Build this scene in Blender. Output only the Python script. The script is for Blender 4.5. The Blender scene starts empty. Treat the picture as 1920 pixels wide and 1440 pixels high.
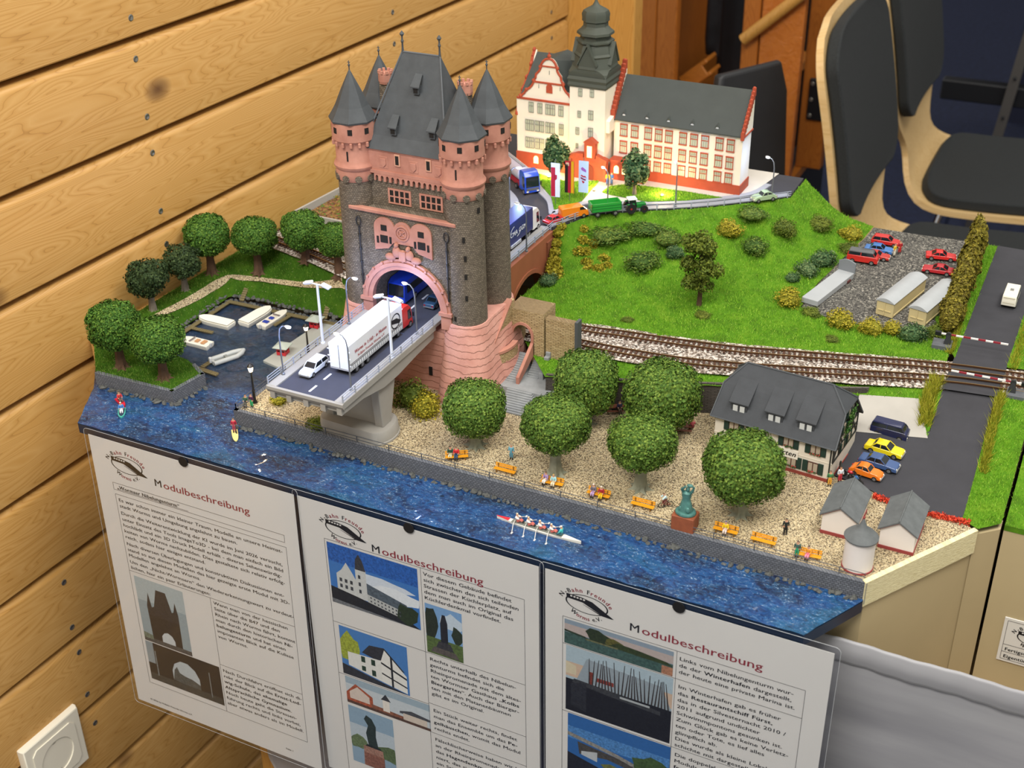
import bpy, bmesh, math, random
import numpy as np
from mathutils import Vector, Matrix
from mathutils.geometry import delaunay_2d_cdt

S = 0.001                      # everything below is laid out in millimetres
pi = math.pi
scene = bpy.context.scene
col = scene.collection
rnd = random.Random(7)

# ------------------------------------------------------------------ camera
def set_camera():
    f, yaw, pit, roll = 2438.3, .4691, .5273, -.0172
    cy, sy, cp, sp = math.cos(yaw), math.sin(yaw), math.cos(pit), math.sin(pit)
    fw = Vector((-sy * cp, cy * cp, -sp)); rt = Vector((cy, sy, 0)); up = rt.cross(fw)
    cr, sr = math.cos(roll), math.sin(roll)
    r2 = rt * cr + up * sr; u2 = up * cr - rt * sr
    cam = bpy.data.cameras.new('camera'); ob = bpy.data.objects.new('camera', cam); col.objects.link(ob)
    m = Matrix((r2, u2, -fw)).transposed().to_4x4()
    m.translation = Vector((744.0, -672.3, 586.3)) * S
    ob.matrix_world = m
    cam.sensor_width = 36; cam.sensor_fit = 'HORIZONTAL'; cam.lens = f * 36 / 1920
    cam.clip_start = .02; cam.clip_end = 50
    cam.dof.use_dof = True; cam.dof.focus_distance = 1.07; cam.dof.aperture_fstop = 13
    scene.camera = ob
set_camera()

# ------------------------------------------------------------------ world, ceiling lights, added front fill, exposure
w = bpy.data.worlds.new('room_light'); scene.world = w; w.use_nodes = True
w.node_tree.nodes['Background'].inputs[0].default_value = (1.0, .965, .9, 1)
w.node_tree.nodes['Background'].inputs[1].default_value = .5
def ceiling_and_fill_light(name, loc, target, size, power, color=(1, .96, .9)):
    l = bpy.data.lights.new(name, 'AREA'); l.shape = 'RECTANGLE'; l.size = size[0]; l.size_y = size[1]
    l.energy = power; l.color = color
    o = bpy.data.objects.new(name, l); col.objects.link(o); o.location = Vector(loc)
    o.rotation_euler = (Vector(target) - Vector(loc)).to_track_quat('-Z', 'Y').to_euler()
ceiling_and_fill_light('ceiling_and_fill_panel', (1.25, .05, 1.9), (.35, .3, 0), (1.2, .5), 25)
ceiling_and_fill_light('ceiling_and_fill_panel', (.35, -1.1, 1.7), (.35, .1, -.1), (1.2, .5), 36)  # added front fill that brightens the sheets and skirt, not a ceiling fitting
ceiling_and_fill_light('ceiling_and_fill_panel', (.9, 1.5, 1.9), (.5, .9, 0), (1.2, .5), 10)
scene.view_settings.view_transform = 'Standard'
scene.view_settings.look = 'None'
scene.view_settings.exposure = .12
scene.view_settings.gamma = 1
scene.view_settings.use_curve_mapping = False

# ------------------------------------------------------------------ materials
MATS = {}
def srgb(h):
    if not isinstance(h, str): return tuple(h)
    h = h.lstrip('#'); c = [int(h[i:i + 2], 16) / 255 for i in (0, 2, 4)]
    return tuple(x / 12.92 if x <= .04045 else ((x + .055) / 1.055) ** 2.4 for x in c)
class NT:
    def __init__(s, name):
        s.m = bpy.data.materials.new(name); s.m.use_nodes = True; s.t = s.m.node_tree
        s.b = s.t.nodes['Principled BSDF']; s.out = s.t.nodes['Material Output']
    def n(s, typ, **k):
        nd = s.t.nodes.new(typ)
        for a, v in k.items():
            if a.startswith('_'): setattr(nd, a[1:], v)
            else: nd.inputs[a.replace('_', ' ')].default_value = v
        return nd
    def l(s, a, b): s.t.links.new(a, b)
    def coord(s, scale=(1, 1, 1), kind='Object'):
        tc = s.n('ShaderNodeTexCoord'); mp = s.n('ShaderNodeMapping')
        mp.inputs['Scale'].default_value = [x * 1000 for x in scale]; s.l(tc.outputs[kind], mp.inputs[0]); return mp.outputs[0]
    def noise(s, vec, scale, detail=3, rough=.5, dist=0):
        nd = s.n('ShaderNodeTexNoise', Scale=scale, Detail=detail, Roughness=rough, Distortion=dist); s.l(vec, nd.inputs['Vector']); return nd.outputs['Fac']
    def ramp(s, fac, stops, interp='LINEAR'):
        r = s.n('ShaderNodeValToRGB'); r.color_ramp.interpolation = interp; e = r.color_ramp.elements
        while len(e) < len(stops): e.new(.5)
        for i, (p, c) in enumerate(stops): e[i].position = p; c = srgb(c); e[i].color = (*c[:3], 1)
        s.l(fac, r.inputs[0]); return r.outputs[0]
    def mix(s, fac, a, b, typ='MIX'):
        m = s.n('ShaderNodeMix', _data_type='RGBA', _blend_type=typ)
        for v, i in ((fac, 0), (a, 6), (b, 7)):
            if hasattr(v, 'is_linked') or hasattr(v, 'links'): s.l(v, m.inputs[i])
            elif i == 0: m.inputs[0].default_value = v
            else: m.inputs[i].default_value = (*srgb(v)[:3], 1)
        return m.outputs[2]
    def math(s, op, a, b=0.0, c=None):
        m = s.n('ShaderNodeMath', _operation=op)
        for v, i in ((a, 0), (b, 1), (c, 2)):
            if v is None: continue
            if hasattr(v, 'links'): s.l(v, m.inputs[i])
            else: m.inputs[i].default_value = v
        return m.outputs[0]
    def bump(s, h, strength=.5, dist=.3):
        b = s.n('ShaderNodeBump', Strength=strength, Distance=dist * S); s.l(h, b.inputs['Height']); s.l(b.outputs[0], s.b.inputs['Normal'])
    def base(s, c):
        if hasattr(c, 'links'): s.l(c, s.b.inputs['Base Color'])
        else: s.b.inputs['Base Color'].default_value = (*srgb(c)[:3], 1)
    def rough(s, v): s.b.inputs['Roughness'].default_value = v

def mat(name, c, rough=.55, metal=0, var=.0, vs=.3, bump=0, bs=1.5, emis=0, spec=.5, coat=0):
    """plain painted / moulded surface with optional tone variation and fine relief (scales in 1/mm)"""
    if name in MATS: return MATS[name]
    t = NT(name); t.rough(rough); t.b.inputs['Metallic'].default_value = metal
    t.b.inputs['Specular IOR Level'].default_value = spec; t.b.inputs['Coat Weight'].default_value = coat
    cc = srgb(c)
    if var:
        v = t.coord(); f = t.noise(v, vs, 4, .6)
        t.base(t.ramp(f, [(.3, tuple(x * (1 - var) for x in cc)), (.7, tuple(min(1, x * (1 + var)) for x in cc))]))
    else: t.base(cc)
    if bump: t.bump(t.noise(t.coord(), bs, 3), .6, bump)
    if emis:
        t.b.inputs['Emission Color'].default_value = (*cc, 1); t.b.inputs['Emission Strength'].default_value = emis
    MATS[name] = t.m; return t.m

def uv_xz(t):
    """vector (x+y, z) in mm for coursed masonry on upright walls"""
    sp = t.n('ShaderNodeSeparateXYZ'); t.l(t.coord(), sp.inputs[0])
    cb = t.n('ShaderNodeCombineXYZ'); t.l(t.math('ADD', sp.outputs[0], sp.outputs[1]), cb.inputs[0]); t.l(sp.outputs[2], cb.inputs[1]); return cb.outputs[0]
def masonry(name, c1, c2, mortar, bw=3.2, rh=1.6, ms=.25, bump=.35, rough=.85, warp=.25, dark=.0):
    if name in MATS: return MATS[name]
    t = NT(name); t.rough(rough); v = uv_xz(t)
    nz = t.n('ShaderNodeTexNoise', Scale=.6, Detail=2.0); t.l(v, nz.inputs['Vector'])
    va = t.n('ShaderNodeVectorMath', _operation='MULTIPLY_ADD'); t.l(nz.outputs['Color'], va.inputs[0]); va.inputs[1].default_value = (warp * 3, warp, 0); t.l(v, va.inputs[2])
    b = t.n('ShaderNodeTexBrick', Scale=1, Mortar_Size=ms, Mortar_Smooth=.3, Bias=0, Brick_Width=bw, Row_Height=rh)
    b.inputs['Color1'].default_value = (*srgb(c1), 1); b.inputs['Color2'].default_value = (*srgb(c2), 1); b.inputs['Mortar'].default_value = (*srgb(mortar), 1)
    t.l(va.outputs[0], b.inputs['Vector'])
    f = t.noise(t.coord(), .5, 5, .7)
    t.base(t.mix(f, t.mix(.45, b.outputs['Color'], srgb(c1)), b.outputs['Color']))
    h = t.math('SUBTRACT', t.math('MULTIPLY', f, .5), b.outputs['Fac']); t.bump(h, .8, bump)
    MATS[name] = t.m; return t.m
def granular(name, stops, scale=.9, bump=.5, rough=.9, vs=.02, big=None):
    """loose grains: one tone per cell"""
    if name in MATS: return MATS[name]
    t = NT(name); t.rough(rough); v = t.coord()
    vo = t.n('ShaderNodeTexVoronoi', Scale=scale); t.l(v, vo.inputs['Vector'])
    sp = t.n('ShaderNodeSeparateColor'); t.l(vo.outputs['Color'], sp.inputs[0])
    c = t.ramp(sp.outputs[0], stops, 'CONSTANT')
    if big: c = t.mix(t.math('MULTIPLY', t.noise(v, vs, 3), .6), c, big, 'MULTIPLY')
    t.base(c); t.bump(t.math('SUBTRACT', 1.0, vo.outputs['Distance']), .7, bump)
    MATS[name] = t.m; return t.m
def leafy(name, dark, mid, light, rough=.7, trans=.15):
    if name in MATS: return MATS[name]
    t = NT(name); t.rough(rough); g = t.n('ShaderNodeNewGeometry')
    c = t.ramp(g.outputs['Random Per Island'], [(.0, dark), (.5, mid), (1, light)])
    big = t.noise(t.coord(), .05, 2)
    t.base(t.mix(t.math('MULTIPLY', big, .5), c, mid)); t.b.inputs['Specular IOR Level'].default_value = .25
    MATS[name] = t.m; return t.m
def turf(name, a, b, c, spots='#cfd79a', amount=.0):
    if name in MATS: return MATS[name]
    t = NT(name); t.rough(.95); v = t.coord()
    f = t.noise(v, .06, 4, .65); f2 = t.noise(v, 2.2, 2, .6)
    cc = t.mix(t.math('MULTIPLY', f2, .7), t.ramp(f, [(.3, a), (.52, b), (.72, c)]), a)
    if amount:
        vo = t.n('ShaderNodeTexVoronoi', Scale=.33); t.l(v, vo.inputs['Vector'])
        cc = t.mix(t.math('LESS_THAN', vo.outputs['Distance'], amount), cc, spots)
    t.base(cc); t.bump(f2, .9, .6); t.b.inputs['Specular IOR Level'].default_value = .1
    MATS[name] = t.m; return t.m
def timber(name, light, mid, dark, ring=26, along=.0042, across=.034, knots=True, rough=.42, axis='Y', bump=.05):
    """planed softwood: growth lines stretched along the axis and a few dark knots"""
    if name in MATS: return MATS[name]
    t = NT(name); t.rough(rough)
    oi = t.n('ShaderNodeObjectInfo'); sc = dict(X=(along, across, across), Y=(across, along, across), Z=(across, across, along))[axis]
    tc = t.n('ShaderNodeTexCoord'); vm = t.n('ShaderNodeVectorMath', _operation='MULTIPLY_ADD'); t.l(tc.outputs['Object'], vm.inputs[0]); vm.inputs[1].default_value = [x * 1000 for x in sc]
    rv = t.n('ShaderNodeCombineXYZ'); r37 = t.math('MULTIPLY', oi.outputs['Random'], 37.0)
    for i in range(3): t.l(r37, rv.inputs[i])
    t.l(rv.outputs[0], vm.inputs[2]); v = vm.outputs[0]
    n1 = t.noise(v, 1.0, 2, .45, .35)
    rings = t.math('FRACT', t.math('MULTIPLY', n1, ring))
    line = t.ramp(rings, [(0, mid), (.55, light), (.9, mid), (1, dark)])
    c = t.mix(.28, line, t.ramp(t.noise(v, .6, 3), [(.3, light), (.7, mid)]))
    fine = t.n('ShaderNodeVectorMath', _operation='MULTIPLY'); t.l(v, fine.inputs[0]); fine.inputs[1].default_value = dict(X=(1, 9, 9), Y=(9, 1, 9), Z=(9, 9, 1))[axis]
    c = t.mix(t.math('MULTIPLY', t.noise(fine.outputs[0], 3, 2), .3), c, mid)
    if knots:
        kv = t.n('ShaderNodeVectorMath', _operation='MULTIPLY_ADD'); t.l(tc.outputs['Object'], kv.inputs[0]); kv.inputs[1].default_value = [x * 1000 for x in dict(X=(.006, .009, .009), Y=(.009, .006, .009), Z=(.009, .009, .006))[axis]]; t.l(rv.outputs[0], kv.inputs[2])
        vo = t.n('ShaderNodeTexVoronoi', Scale=1); t.l(kv.outputs[0], vo.inputs['Vector'])
        c = t.mix(t.ramp(vo.outputs['Distance'], [(.02, (.95, .95, .95)), (.075, (.55, .55, .55)), (.12, (0, 0, 0))]), c, '#5e3c1e')
    t.base(c); t.bump(rings, .25, bump)
    MATS[name] = t.m; return t.m

# ------------------------------------------------------------------ mesh builder (mm)
class MB:
    def __init__(s): s.v = []; s.f = []; s.m = []
    def add(s, vs, fs, m=0):
        o = len(s.v); s.v += [tuple(v) for v in vs]; s.f += [tuple(i + o for i in f) for f in fs]; s.m += [m] * len(fs); return s
    def box(s, x0, x1, y0, y1, z0, z1, m=0):
        return s.add([(x0, y0, z0), (x1, y0, z0), (x1, y1, z0), (x0, y1, z0), (x0, y0, z1), (x1, y0, z1), (x1, y1, z1), (x0, y1, z1)],
                     [(0, 3, 2, 1), (4, 5, 6, 7), (0, 1, 5, 4), (1, 2, 6, 5), (2, 3, 7, 6), (3, 0, 4, 7)], m)
    def cbox(s, c, d, m=0, rz=0, rx=0, ry=0):
        R = Matrix.Rotation(rz, 3, 'Z') @ Matrix.Rotation(ry, 3, 'Y') @ Matrix.Rotation(rx, 3, 'X')
        vs = [Vector(c) + R @ Vector((sx * d[0] / 2, sy * d[1] / 2, sz * d[2] / 2)) for sz in (-1, 1) for sx, sy in ((-1, -1), (1, -1), (1, 1), (-1, 1))]
        return s.add(vs, [(0, 3, 2, 1), (4, 5, 6, 7), (0, 1, 5, 4), (1, 2, 6, 5), (2, 3, 7, 6), (3, 0, 4, 7)], m)
    def loft(s, rings, m=0, cap=True, closed=True):
        n = len(rings[0]); vs = [p for r in rings for p in r]; fs = []
        for i in range(len(rings) - 1):
            for j in range(n if closed else n - 1):
                k = (j + 1) % n; fs.append((i * n + j, i * n + k, (i + 1) * n + k, (i + 1) * n + j))
        if cap and closed: fs += [tuple(range(n))[::-1], tuple((len(rings) - 1) * n + j for j in range(n))]
        return s.add(vs, fs, m)
    def lathe(s, prof, n=16, c=(0, 0, 0), m=0, a0=0, cap=True, sx=1, sy=1):
        return s.loft([[(c[0] + r * sx * math.cos(a0 + 2 * pi * j / n), c[1] + r * sy * math.sin(a0 + 2 * pi * j / n), c[2] + z) for j in range(n)] for r, z in prof], m, cap)
    def tube(s, pts, r, n=6, m=0, cap=True):
        pts = [Vector(p) for p in pts]; rs = r if isinstance(r, (list, tuple)) else [r] * len(pts); rings = []
        for i, p in enumerate(pts):
            d = (pts[min(i + 1, len(pts) - 1)] - pts[max(i - 1, 0)]).normalized()
            a = d.orthogonal().normalized() if i == 0 else (a - d * a.dot(d)).normalized()
            b = d.cross(a); rings.append([p + (a * math.cos(2 * pi * j / n) + b * math.sin(2 * pi * j / n)) * rs[i] for j in range(n)])
        return s.loft(rings, m, cap)
    def prism(s, poly, z0, z1, m=0, ax='Z'):
        f = {'Z': lambda a, b, c: (a, b, c), 'Y': lambda a, b, c: (a, c, b), 'X': lambda a, b, c: (c, a, b)}[ax]
        return s.loft([[f(a, b, z) for a, b in poly] for z in (z0, z1)], m)
    def poly(s, pts, m=0): return s.add(pts, [tuple(range(len(pts)))], m)
    def ell(s, c, r, n=10, k=6, m=0):
        return s.lathe([(max(1e-3, math.sin(pi * i / k)), -math.cos(pi * i / k)) for i in range(k + 1)], n, (0, 0, 0), m) and s._xf(-(k + 1) * n, c, r)
    def _xf(s, start, c, r):
        for i in range(len(s.v) + start, len(s.v)):
            x, y, z = s.v[i]; s.v[i] = (c[0] + x * r[0], c[1] + y * r[1], c[2] + z * r[2])
        return s
    def xf(s, mtx, start=0):
        for i in range(start, len(s.v)): s.v[i] = tuple(mtx @ Vector(s.v[i]))
        return s
    def mesh(s, name, mats, smooth=False, recalc=True):
        me = bpy.data.meshes.new(name); me.from_pydata([(x * S, y * S, z * S) for x, y, z in s.v], [], s.f)
        for m in (mats if isinstance(mats, (list, tuple)) else [mats]): me.materials.append(m)
        if any(s.m): me.polygons.foreach_set('material_index', s.m)
        if recalc:
            bm = bmesh.new(); bm.from_mesh(me); bmesh.ops.recalc_face_normals(bm, faces=bm.faces); bm.to_mesh(me); bm.free()
        if smooth:
            me.polygons.foreach_set('use_smooth', [True] * len(me.polygons)); me.set_sharp_from_angle(angle=math.radians(38 if smooth is True else smooth))
        me.update(); return me
    def build(s, name, mats, parent=None, loc=(0, 0, 0), rz=0, smooth=False, bevel=0, recalc=True, seg=1):
        return place(name, s.mesh(name, mats, smooth, recalc), parent, loc, rz, bevel, seg)
def place(name, me, parent=None, loc=(0, 0, 0), rz=0, bevel=0, seg=1, scale=None, rot=None):
    o = bpy.data.objects.new(name, me); col.objects.link(o); o.location = Vector(loc) * S; o.rotation_euler = rot or (0, 0, rz)
    if scale: o.scale = scale if isinstance(scale, (tuple, list)) else (scale,) * 3
    if parent: o.parent = parent
    if bevel:
        b = o.modifiers.new('soft_edges', 'BEVEL'); b.width = bevel * S; b.segments = seg; b.limit_method = 'ANGLE'; b.angle_limit = .6
    return o
def tag(o, label, cat=None, group=None, kind=None):
    o['label'] = label
    if cat: o['category'] = cat
    if group: o['group'] = group
    if kind: o['kind'] = kind
    return o
def thing(name, label, cat, loc=(0, 0, 0), rz=0, group=None):
    o = bpy.data.objects.new(name, None); col.objects.link(o); o.empty_display_size = .01
    o.location = Vector(loc) * S; o.rotation_euler = (0, 0, rz); return tag(o, label, cat, group)
def dup(o, parent=None):
    c = o.copy(); col.objects.link(c); c.parent = parent
    for ch in o.children: dup(ch, c)
    return c
def put(o, loc, rz=0, label=None, scale=None):
    o.location = Vector(loc) * S; o.rotation_euler = (0, 0, rz)
    if label: o['label'] = label
    if scale: o.scale = (scale,) * 3
    return o
def circ(r, n, a0=0, a1=2 * pi, c=(0, 0)):
    return [(c[0] + r * math.cos(a0 + (a1 - a0) * i / n), c[1] + r * math.sin(a0 + (a1 - a0) * i / n)) for i in range(n + (a1 - a0 < 2 * pi - 1e-6))]

# ------------------------------------------------------------------ terrain helpers
def inside(poly, x, y):
    c = np.zeros(x.shape, bool); n = len(poly)
    for i in range(n):
        x0, y0 = poly[i]; x1, y1 = poly[i - 1]
        if y0 == y1: continue
        c ^= ((y0 > y) != (y1 > y)) & (x < (x1 - x0) * (y - y0) / (y1 - y0) + x0)
    return c
def dist_line(pl, x, y):
    d = np.full(np.shape(x), 1e9)
    for (ax, ay), (bx, by) in zip(pl[:-1], pl[1:]):
        ux, uy = bx - ax, by - ay; t = np.clip(((x - ax) * ux + (y - ay) * uy) / (ux * ux + uy * uy + 1e-9), 0, 1)
        d = np.minimum(d, np.hypot(x - ax - t * ux, y - ay - t * uy))
    return d
def zone(name, poly, zf, m, parent, step=8, jitter=.2, skirt=None, seed=1, smooth=True, edge=None):
    """ground patch: constrained triangulation of the outline, lifted to zf(x, y); skirt = bottom level of its sides"""
    rs = np.random.RandomState(seed); bp = []
    for i, p in enumerate(poly):
        q = poly[(i + 1) % len(poly)]; k = max(1, int(math.hypot(q[0] - p[0], q[1] - p[1]) / (edge or step)))
        bp += [(p[0] + (q[0] - p[0]) * j / k, p[1] + (q[1] - p[1]) * j / k) for j in range(k)]
    xs = [p[0] for p in poly]; ys = [p[1] for p in poly]
    X, Y = np.meshgrid(np.arange(min(xs) + step / 2, max(xs), step), np.arange(min(ys) + step / 2, max(ys), step))
    X = X.ravel() + rs.uniform(-.3, .3, X.size) * step; Y = Y.ravel() + rs.uniform(-.3, .3, Y.size) * step
    ok = inside(poly, X, Y) & (dist_line(poly + poly[:1], X, Y) > step * .4); pts = bp + list(zip(X[ok], Y[ok]))
    r = delaunay_2d_cdt([Vector(p) for p in pts], [(i, (i + 1) % len(bp)) for i in range(len(bp))], [], 1, 1e-4)
    vx = np.array([v.x for v in r[0]]); vy = np.array([v.y for v in r[0]]); vz = np.asarray(zf(vx, vy), float) * np.ones(len(vx))
    if jitter: vz = vz + rs.uniform(-jitter, jitter, len(vz))
    b = MB(); b.add(list(zip(vx, vy, vz)), [tuple(f) for f in r[2]])
    me = b.mesh(name, m, smooth)
    if skirt is not None:
        bz = np.asarray(zf(np.array([p[0] for p in bp]), np.array([p[1] for p in bp])), float) * np.ones(len(bp))
        k = MB(); n = len(bp); k.add([(p[0], p[1], z + .05) for p, z in zip(bp, bz)] + [(p[0], p[1], skirt) for p in bp], [(i, (i + 1) % n, n + (i + 1) % n, n + i) for i in range(n)])
        sk = k.mesh(name + '_side', m); bm = bmesh.new(); bm.from_mesh(me); bm.from_mesh(sk); bm.to_mesh(me); bm.free()
    return place(name, me, parent)
def cards(name, P, N, size, mats, seed=0, asp=1.0, mi=None, up=.0):
    """small leaf quads at points P facing roughly N"""
    rs = np.random.RandomState(seed); n = len(P); N = N + rs.normal(0, .55, N.shape); N[:, 2] += up; N /= np.linalg.norm(N, axis=1)[:, None]
    A = np.cross(N, rs.normal(0, 1, N.shape)); A /= np.linalg.norm(A, axis=1)[:, None]; B = np.cross(N, A)
    sz = (size * rs.uniform(.6, 1.3, n))[:, None]
    V = np.stack([P - A * sz - B * sz * asp * .6, P + A * sz - B * sz * asp * .6, P + A * sz * .5 + B * sz * asp, P - A * sz * .5 + B * sz * asp], 1).reshape(-1, 3) * S
    return raw_mesh(name, V, np.arange(4 * n).reshape(-1, 4), mats, mi)
def raw_mesh(name, V, F, mats, mi=None):
    me = bpy.data.meshes.new(name); k = F.shape[1]; me.vertices.add(len(V)); me.vertices.foreach_set('co', V.ravel())
    me.loops.add(F.size); me.loops.foreach_set('vertex_index', F.ravel().astype(np.int32)); me.polygons.add(len(F))
    me.polygons.foreach_set('loop_start', np.arange(0, F.size, k, dtype=np.int32)); me.polygons.foreach_set('loop_total', np.full(len(F), k, np.int32))
    for m in (mats if isinstance(mats, (list, tuple)) else [mats]): me.materials.append(m)
    if mi is not None: me.polygons.foreach_set('material_index', mi.astype(np.int32))
    me.update(); me.validate(); return me
def crown_mesh(name, r, n, leaf, m, seed, sq=2.0, lump=.22, clumps=46, core=.86):
    """dense clumped foliage filling a rounded (sq>2: boxier) crown, with a solid leafy core"""
    rs = np.random.RandomState(seed); C = rs.normal(0, 1, (clumps, 3)); C /= np.linalg.norm(C, axis=1)[:, None]
    C /= (np.abs(C) ** sq).sum(1)[:, None] ** (1 / sq); C *= rs.uniform(.74, .86, (clumps, 1))
    i = rs.randint(0, clumps, n); D = rs.normal(0, 1, (n, 3)); D /= np.linalg.norm(D, axis=1)[:, None]
    P = C[i] + D * lump * rs.uniform(.75, 1.05, (n, 1)); h = n // 3                # a third of the leaves close the gaps between clumps
    U = D[:h] / (np.abs(D[:h]) ** sq).sum(1)[:, None] ** (1 / sq); P[:h] = U * rs.uniform(core or .7, .96, (h, 1)); ok = (np.abs(P) ** sq).sum(1) ** (1 / sq) > .72; P, D = P[ok], D[ok]
    N = P / np.linalg.norm(P, axis=1)[:, None] * .7 + D
    me = cards(name, P * np.array(r), N, leaf, m, seed)
    if core:
        b = MB(); b.ell((0, 0, 0), (1, 1, 1), 26, 16); q = np.array(b.v); q /= np.maximum((np.abs(q) ** sq).sum(1)[:, None] ** (1 / sq), 1e-6)
        q = q * core * np.array(r) * (1 + rs.uniform(-.05, .05, (len(q), 1))); b.v = [tuple(x) for x in q]
        k = b.mesh('core', m); bm = bmesh.new(); bm.from_mesh(me); bm.from_mesh(k); bm.to_mesh(me); bm.free()
    return me
def grass(name, poly, zf, n, h, m, parent, seed=0, w=.28, holes=(), dens=None):
    """static grass fibres standing on a ground patch"""
    rs = np.random.RandomState(seed); xs = [p[0] for p in poly]; ys = [p[1] for p in poly]
    X = rs.uniform(min(xs), max(xs), n * 3); Y = rs.uniform(min(ys), max(ys), n * 3); ok = inside(poly, X, Y)
    for hp in holes: ok &= ~inside(hp, X, Y)
    X, Y = X[ok][:n], Y[ok][:n]; k = len(X); Z = np.asarray(zf(X, Y), float) * np.ones(k) - .15
    a = rs.uniform(0, 2 * pi, k); hh = h * rs.uniform(.5, 1.3, k); tx, ty = rs.normal(0, .35, k) * hh, rs.normal(0, .35, k) * hh
    V = np.stack([np.stack([X - np.cos(a) * w, Y - np.sin(a) * w, Z], 1), np.stack([X + np.cos(a) * w, Y + np.sin(a) * w, Z], 1), np.stack([X + tx, Y + ty, Z + hh], 1)], 1).reshape(-1, 3) * S
    o = place(name, raw_mesh(name, V, np.arange(3 * k).reshape(-1, 3), m), parent); o['kind'] = 'stuff'; return o

# ------------------------------------------------------------------ lettering: every glyph is outlined once, words are set from the outlines
def make_glyphs():
    chars = sorted(set("ABCDEFGHIJKLMNOPQRSTUVWXYZabcdefghijklmnopqrstuvwxyzäöüÄÖÜß0123456789.,:;-/„“©()'")); obs = []
    def mk(body, off):
        cu = bpy.data.curves.new('g', 'FONT'); cu.body = body; cu.size = 1; cu.offset = off; cu.resolution_u = 2
        o = bpy.data.objects.new('g', cu); col.objects.link(o); obs.append(o); return o
    hh = mk('HH', 0); sets = [(c, mk(c, 0), mk('H' + c + 'H', 0)) for c in chars]
    dg = bpy.context.evaluated_depsgraph_get(); dg.update()
    def ex(o):
        me = bpy.data.meshes.new_from_object(o.evaluated_get(dg)); V = [(v.co.x, v.co.y) for v in me.vertices]; F = [tuple(p.vertices) for p in me.polygons]; bpy.data.meshes.remove(me); return V, F
    wid = lambda g: max(v[0] for v in g[0]); w0 = wid(ex(hh)); G = {c: (ex(a), None, wid(ex(h)) - w0) for c, a, h in sets}
    for o in obs: cu = o.data; bpy.data.objects.remove(o); bpy.data.curves.remove(cu)
    G[' '] = (([], []), None, .33); return G
GLYPH = make_glyphs()
def text_width(s, size, bold=0): return sum(GLYPH.get(c, GLYPH['-'])[2] + (.03 if bold > .05 else 0) for c in s) * size
# ------------------------------------------------------------------ shared levels (mm)
W, Q, RL, P = 7.0, 21.0, 49.0, 90.0          # water, promenade, railway, upper town
def sstep(a, b, x):
    t = np.clip((np.asarray(x, float) - a) / (b - a), 0, 1); return t * t * (3 - 2 * t)
def road_z(x, y): return 22 + 27 * sstep(190, 296, y)
XL = lambda y: -96 + .0467 * y               # left side of the module, along the wall

pine = timber('pine_board', '#cfa363', '#c0904c', '#9c6c30')
pine_v = timber('pine_upright', '#cc9a50', '#bd8840', '#9a6a2c', axis='Z')
honey = timber('honey_wood', '#b9702a', '#a55f1f', '#824512', axis='Z', knots=False)
honey_h = timber('honey_wood_flat', '#c07a30', '#b06a24', '#8c4e16', axis='X', knots=False)
dark_gap = mat('dark_backing', '#2a1c10', .9)
steel = mat('zinc_screw', '#9c9a92', .35, .9)

# ------------------------------------------------------------------ room
t = NT('carpet'); t.rough(.97); v = t.coord()
t.base(t.ramp(t.noise(v, .06, 4, .7), [(.3, '#141b33'), (.7, '#232c4c')])); t.bump(t.noise(v, .4, 2), .5, 1.0); carpet = t.m
b = MB(); b.box(-1400, 3600, -1600, 6600, -810, -800); fl = tag(b.build('floor', carpet), 'dark blue carpet floor behind the chairs', kind='structure')
b = MB(); b.box(-1400, 3600, 6600, 6640, -800, 1900); tag(b.build('wall_back', mat('dim_wall', '#2a2c38', .9, var=.1, vs=.002)), 'dark wall far behind the chairs', kind='structure')
WA = .0467
b = MB(); b.box(-30, -19, -420, 1093, -800, 560)
wall = tag(b.build('wall_left', dark_gap, None, (-100 * math.cos(WA), 100 * math.sin(WA), 0), -WA), 'wall of wide horizontal pine boards with dark gaps', kind='structure')
prof = [(-19, 0), (-1.5, 0), (0, 1.5), (0, 79.5), (-1.2, 82.5), (-4, 84.8), (-9, 86), (-19, 86)]
bm_ = MB(); bm_.prism([(x, z) for x, z in prof], -420, 1092, 0, 'Y'); bme = bm_.mesh('board', pine, True)
sc_ = MB(); sc_.lathe([(3.0, 0), (3.2, .5), (2.4, .9), (.9, .5), (.01, .4)], 12, (0, 0, 0)); sme = sc_.mesh('screw', steel, True)
for k in range(-3, 12):
    z0 = 268 - 91.5 * k + 3
    bo = place('board', bme, wall, (0, 0, z0))
    for yy in ((-185, 223, 636, 1038) if k < 6 else (-394, 14, 430, 836)):
        for zz in (15, 70):
            if z0 + zz > -420: place('screw', sme, bo, (-.4, yy + rnd.uniform(-3, 3), zz + rnd.uniform(-3, 3)), rot=(0, pi / 2, 0))
b = MB(); b.box(-66, 56, 1097, 1130, -800, 560)
o = tag(b.build('trim_1', pine_v, bevel=2), 'broad upright pine plank closing the end of the board wall', kind='structure')

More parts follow.
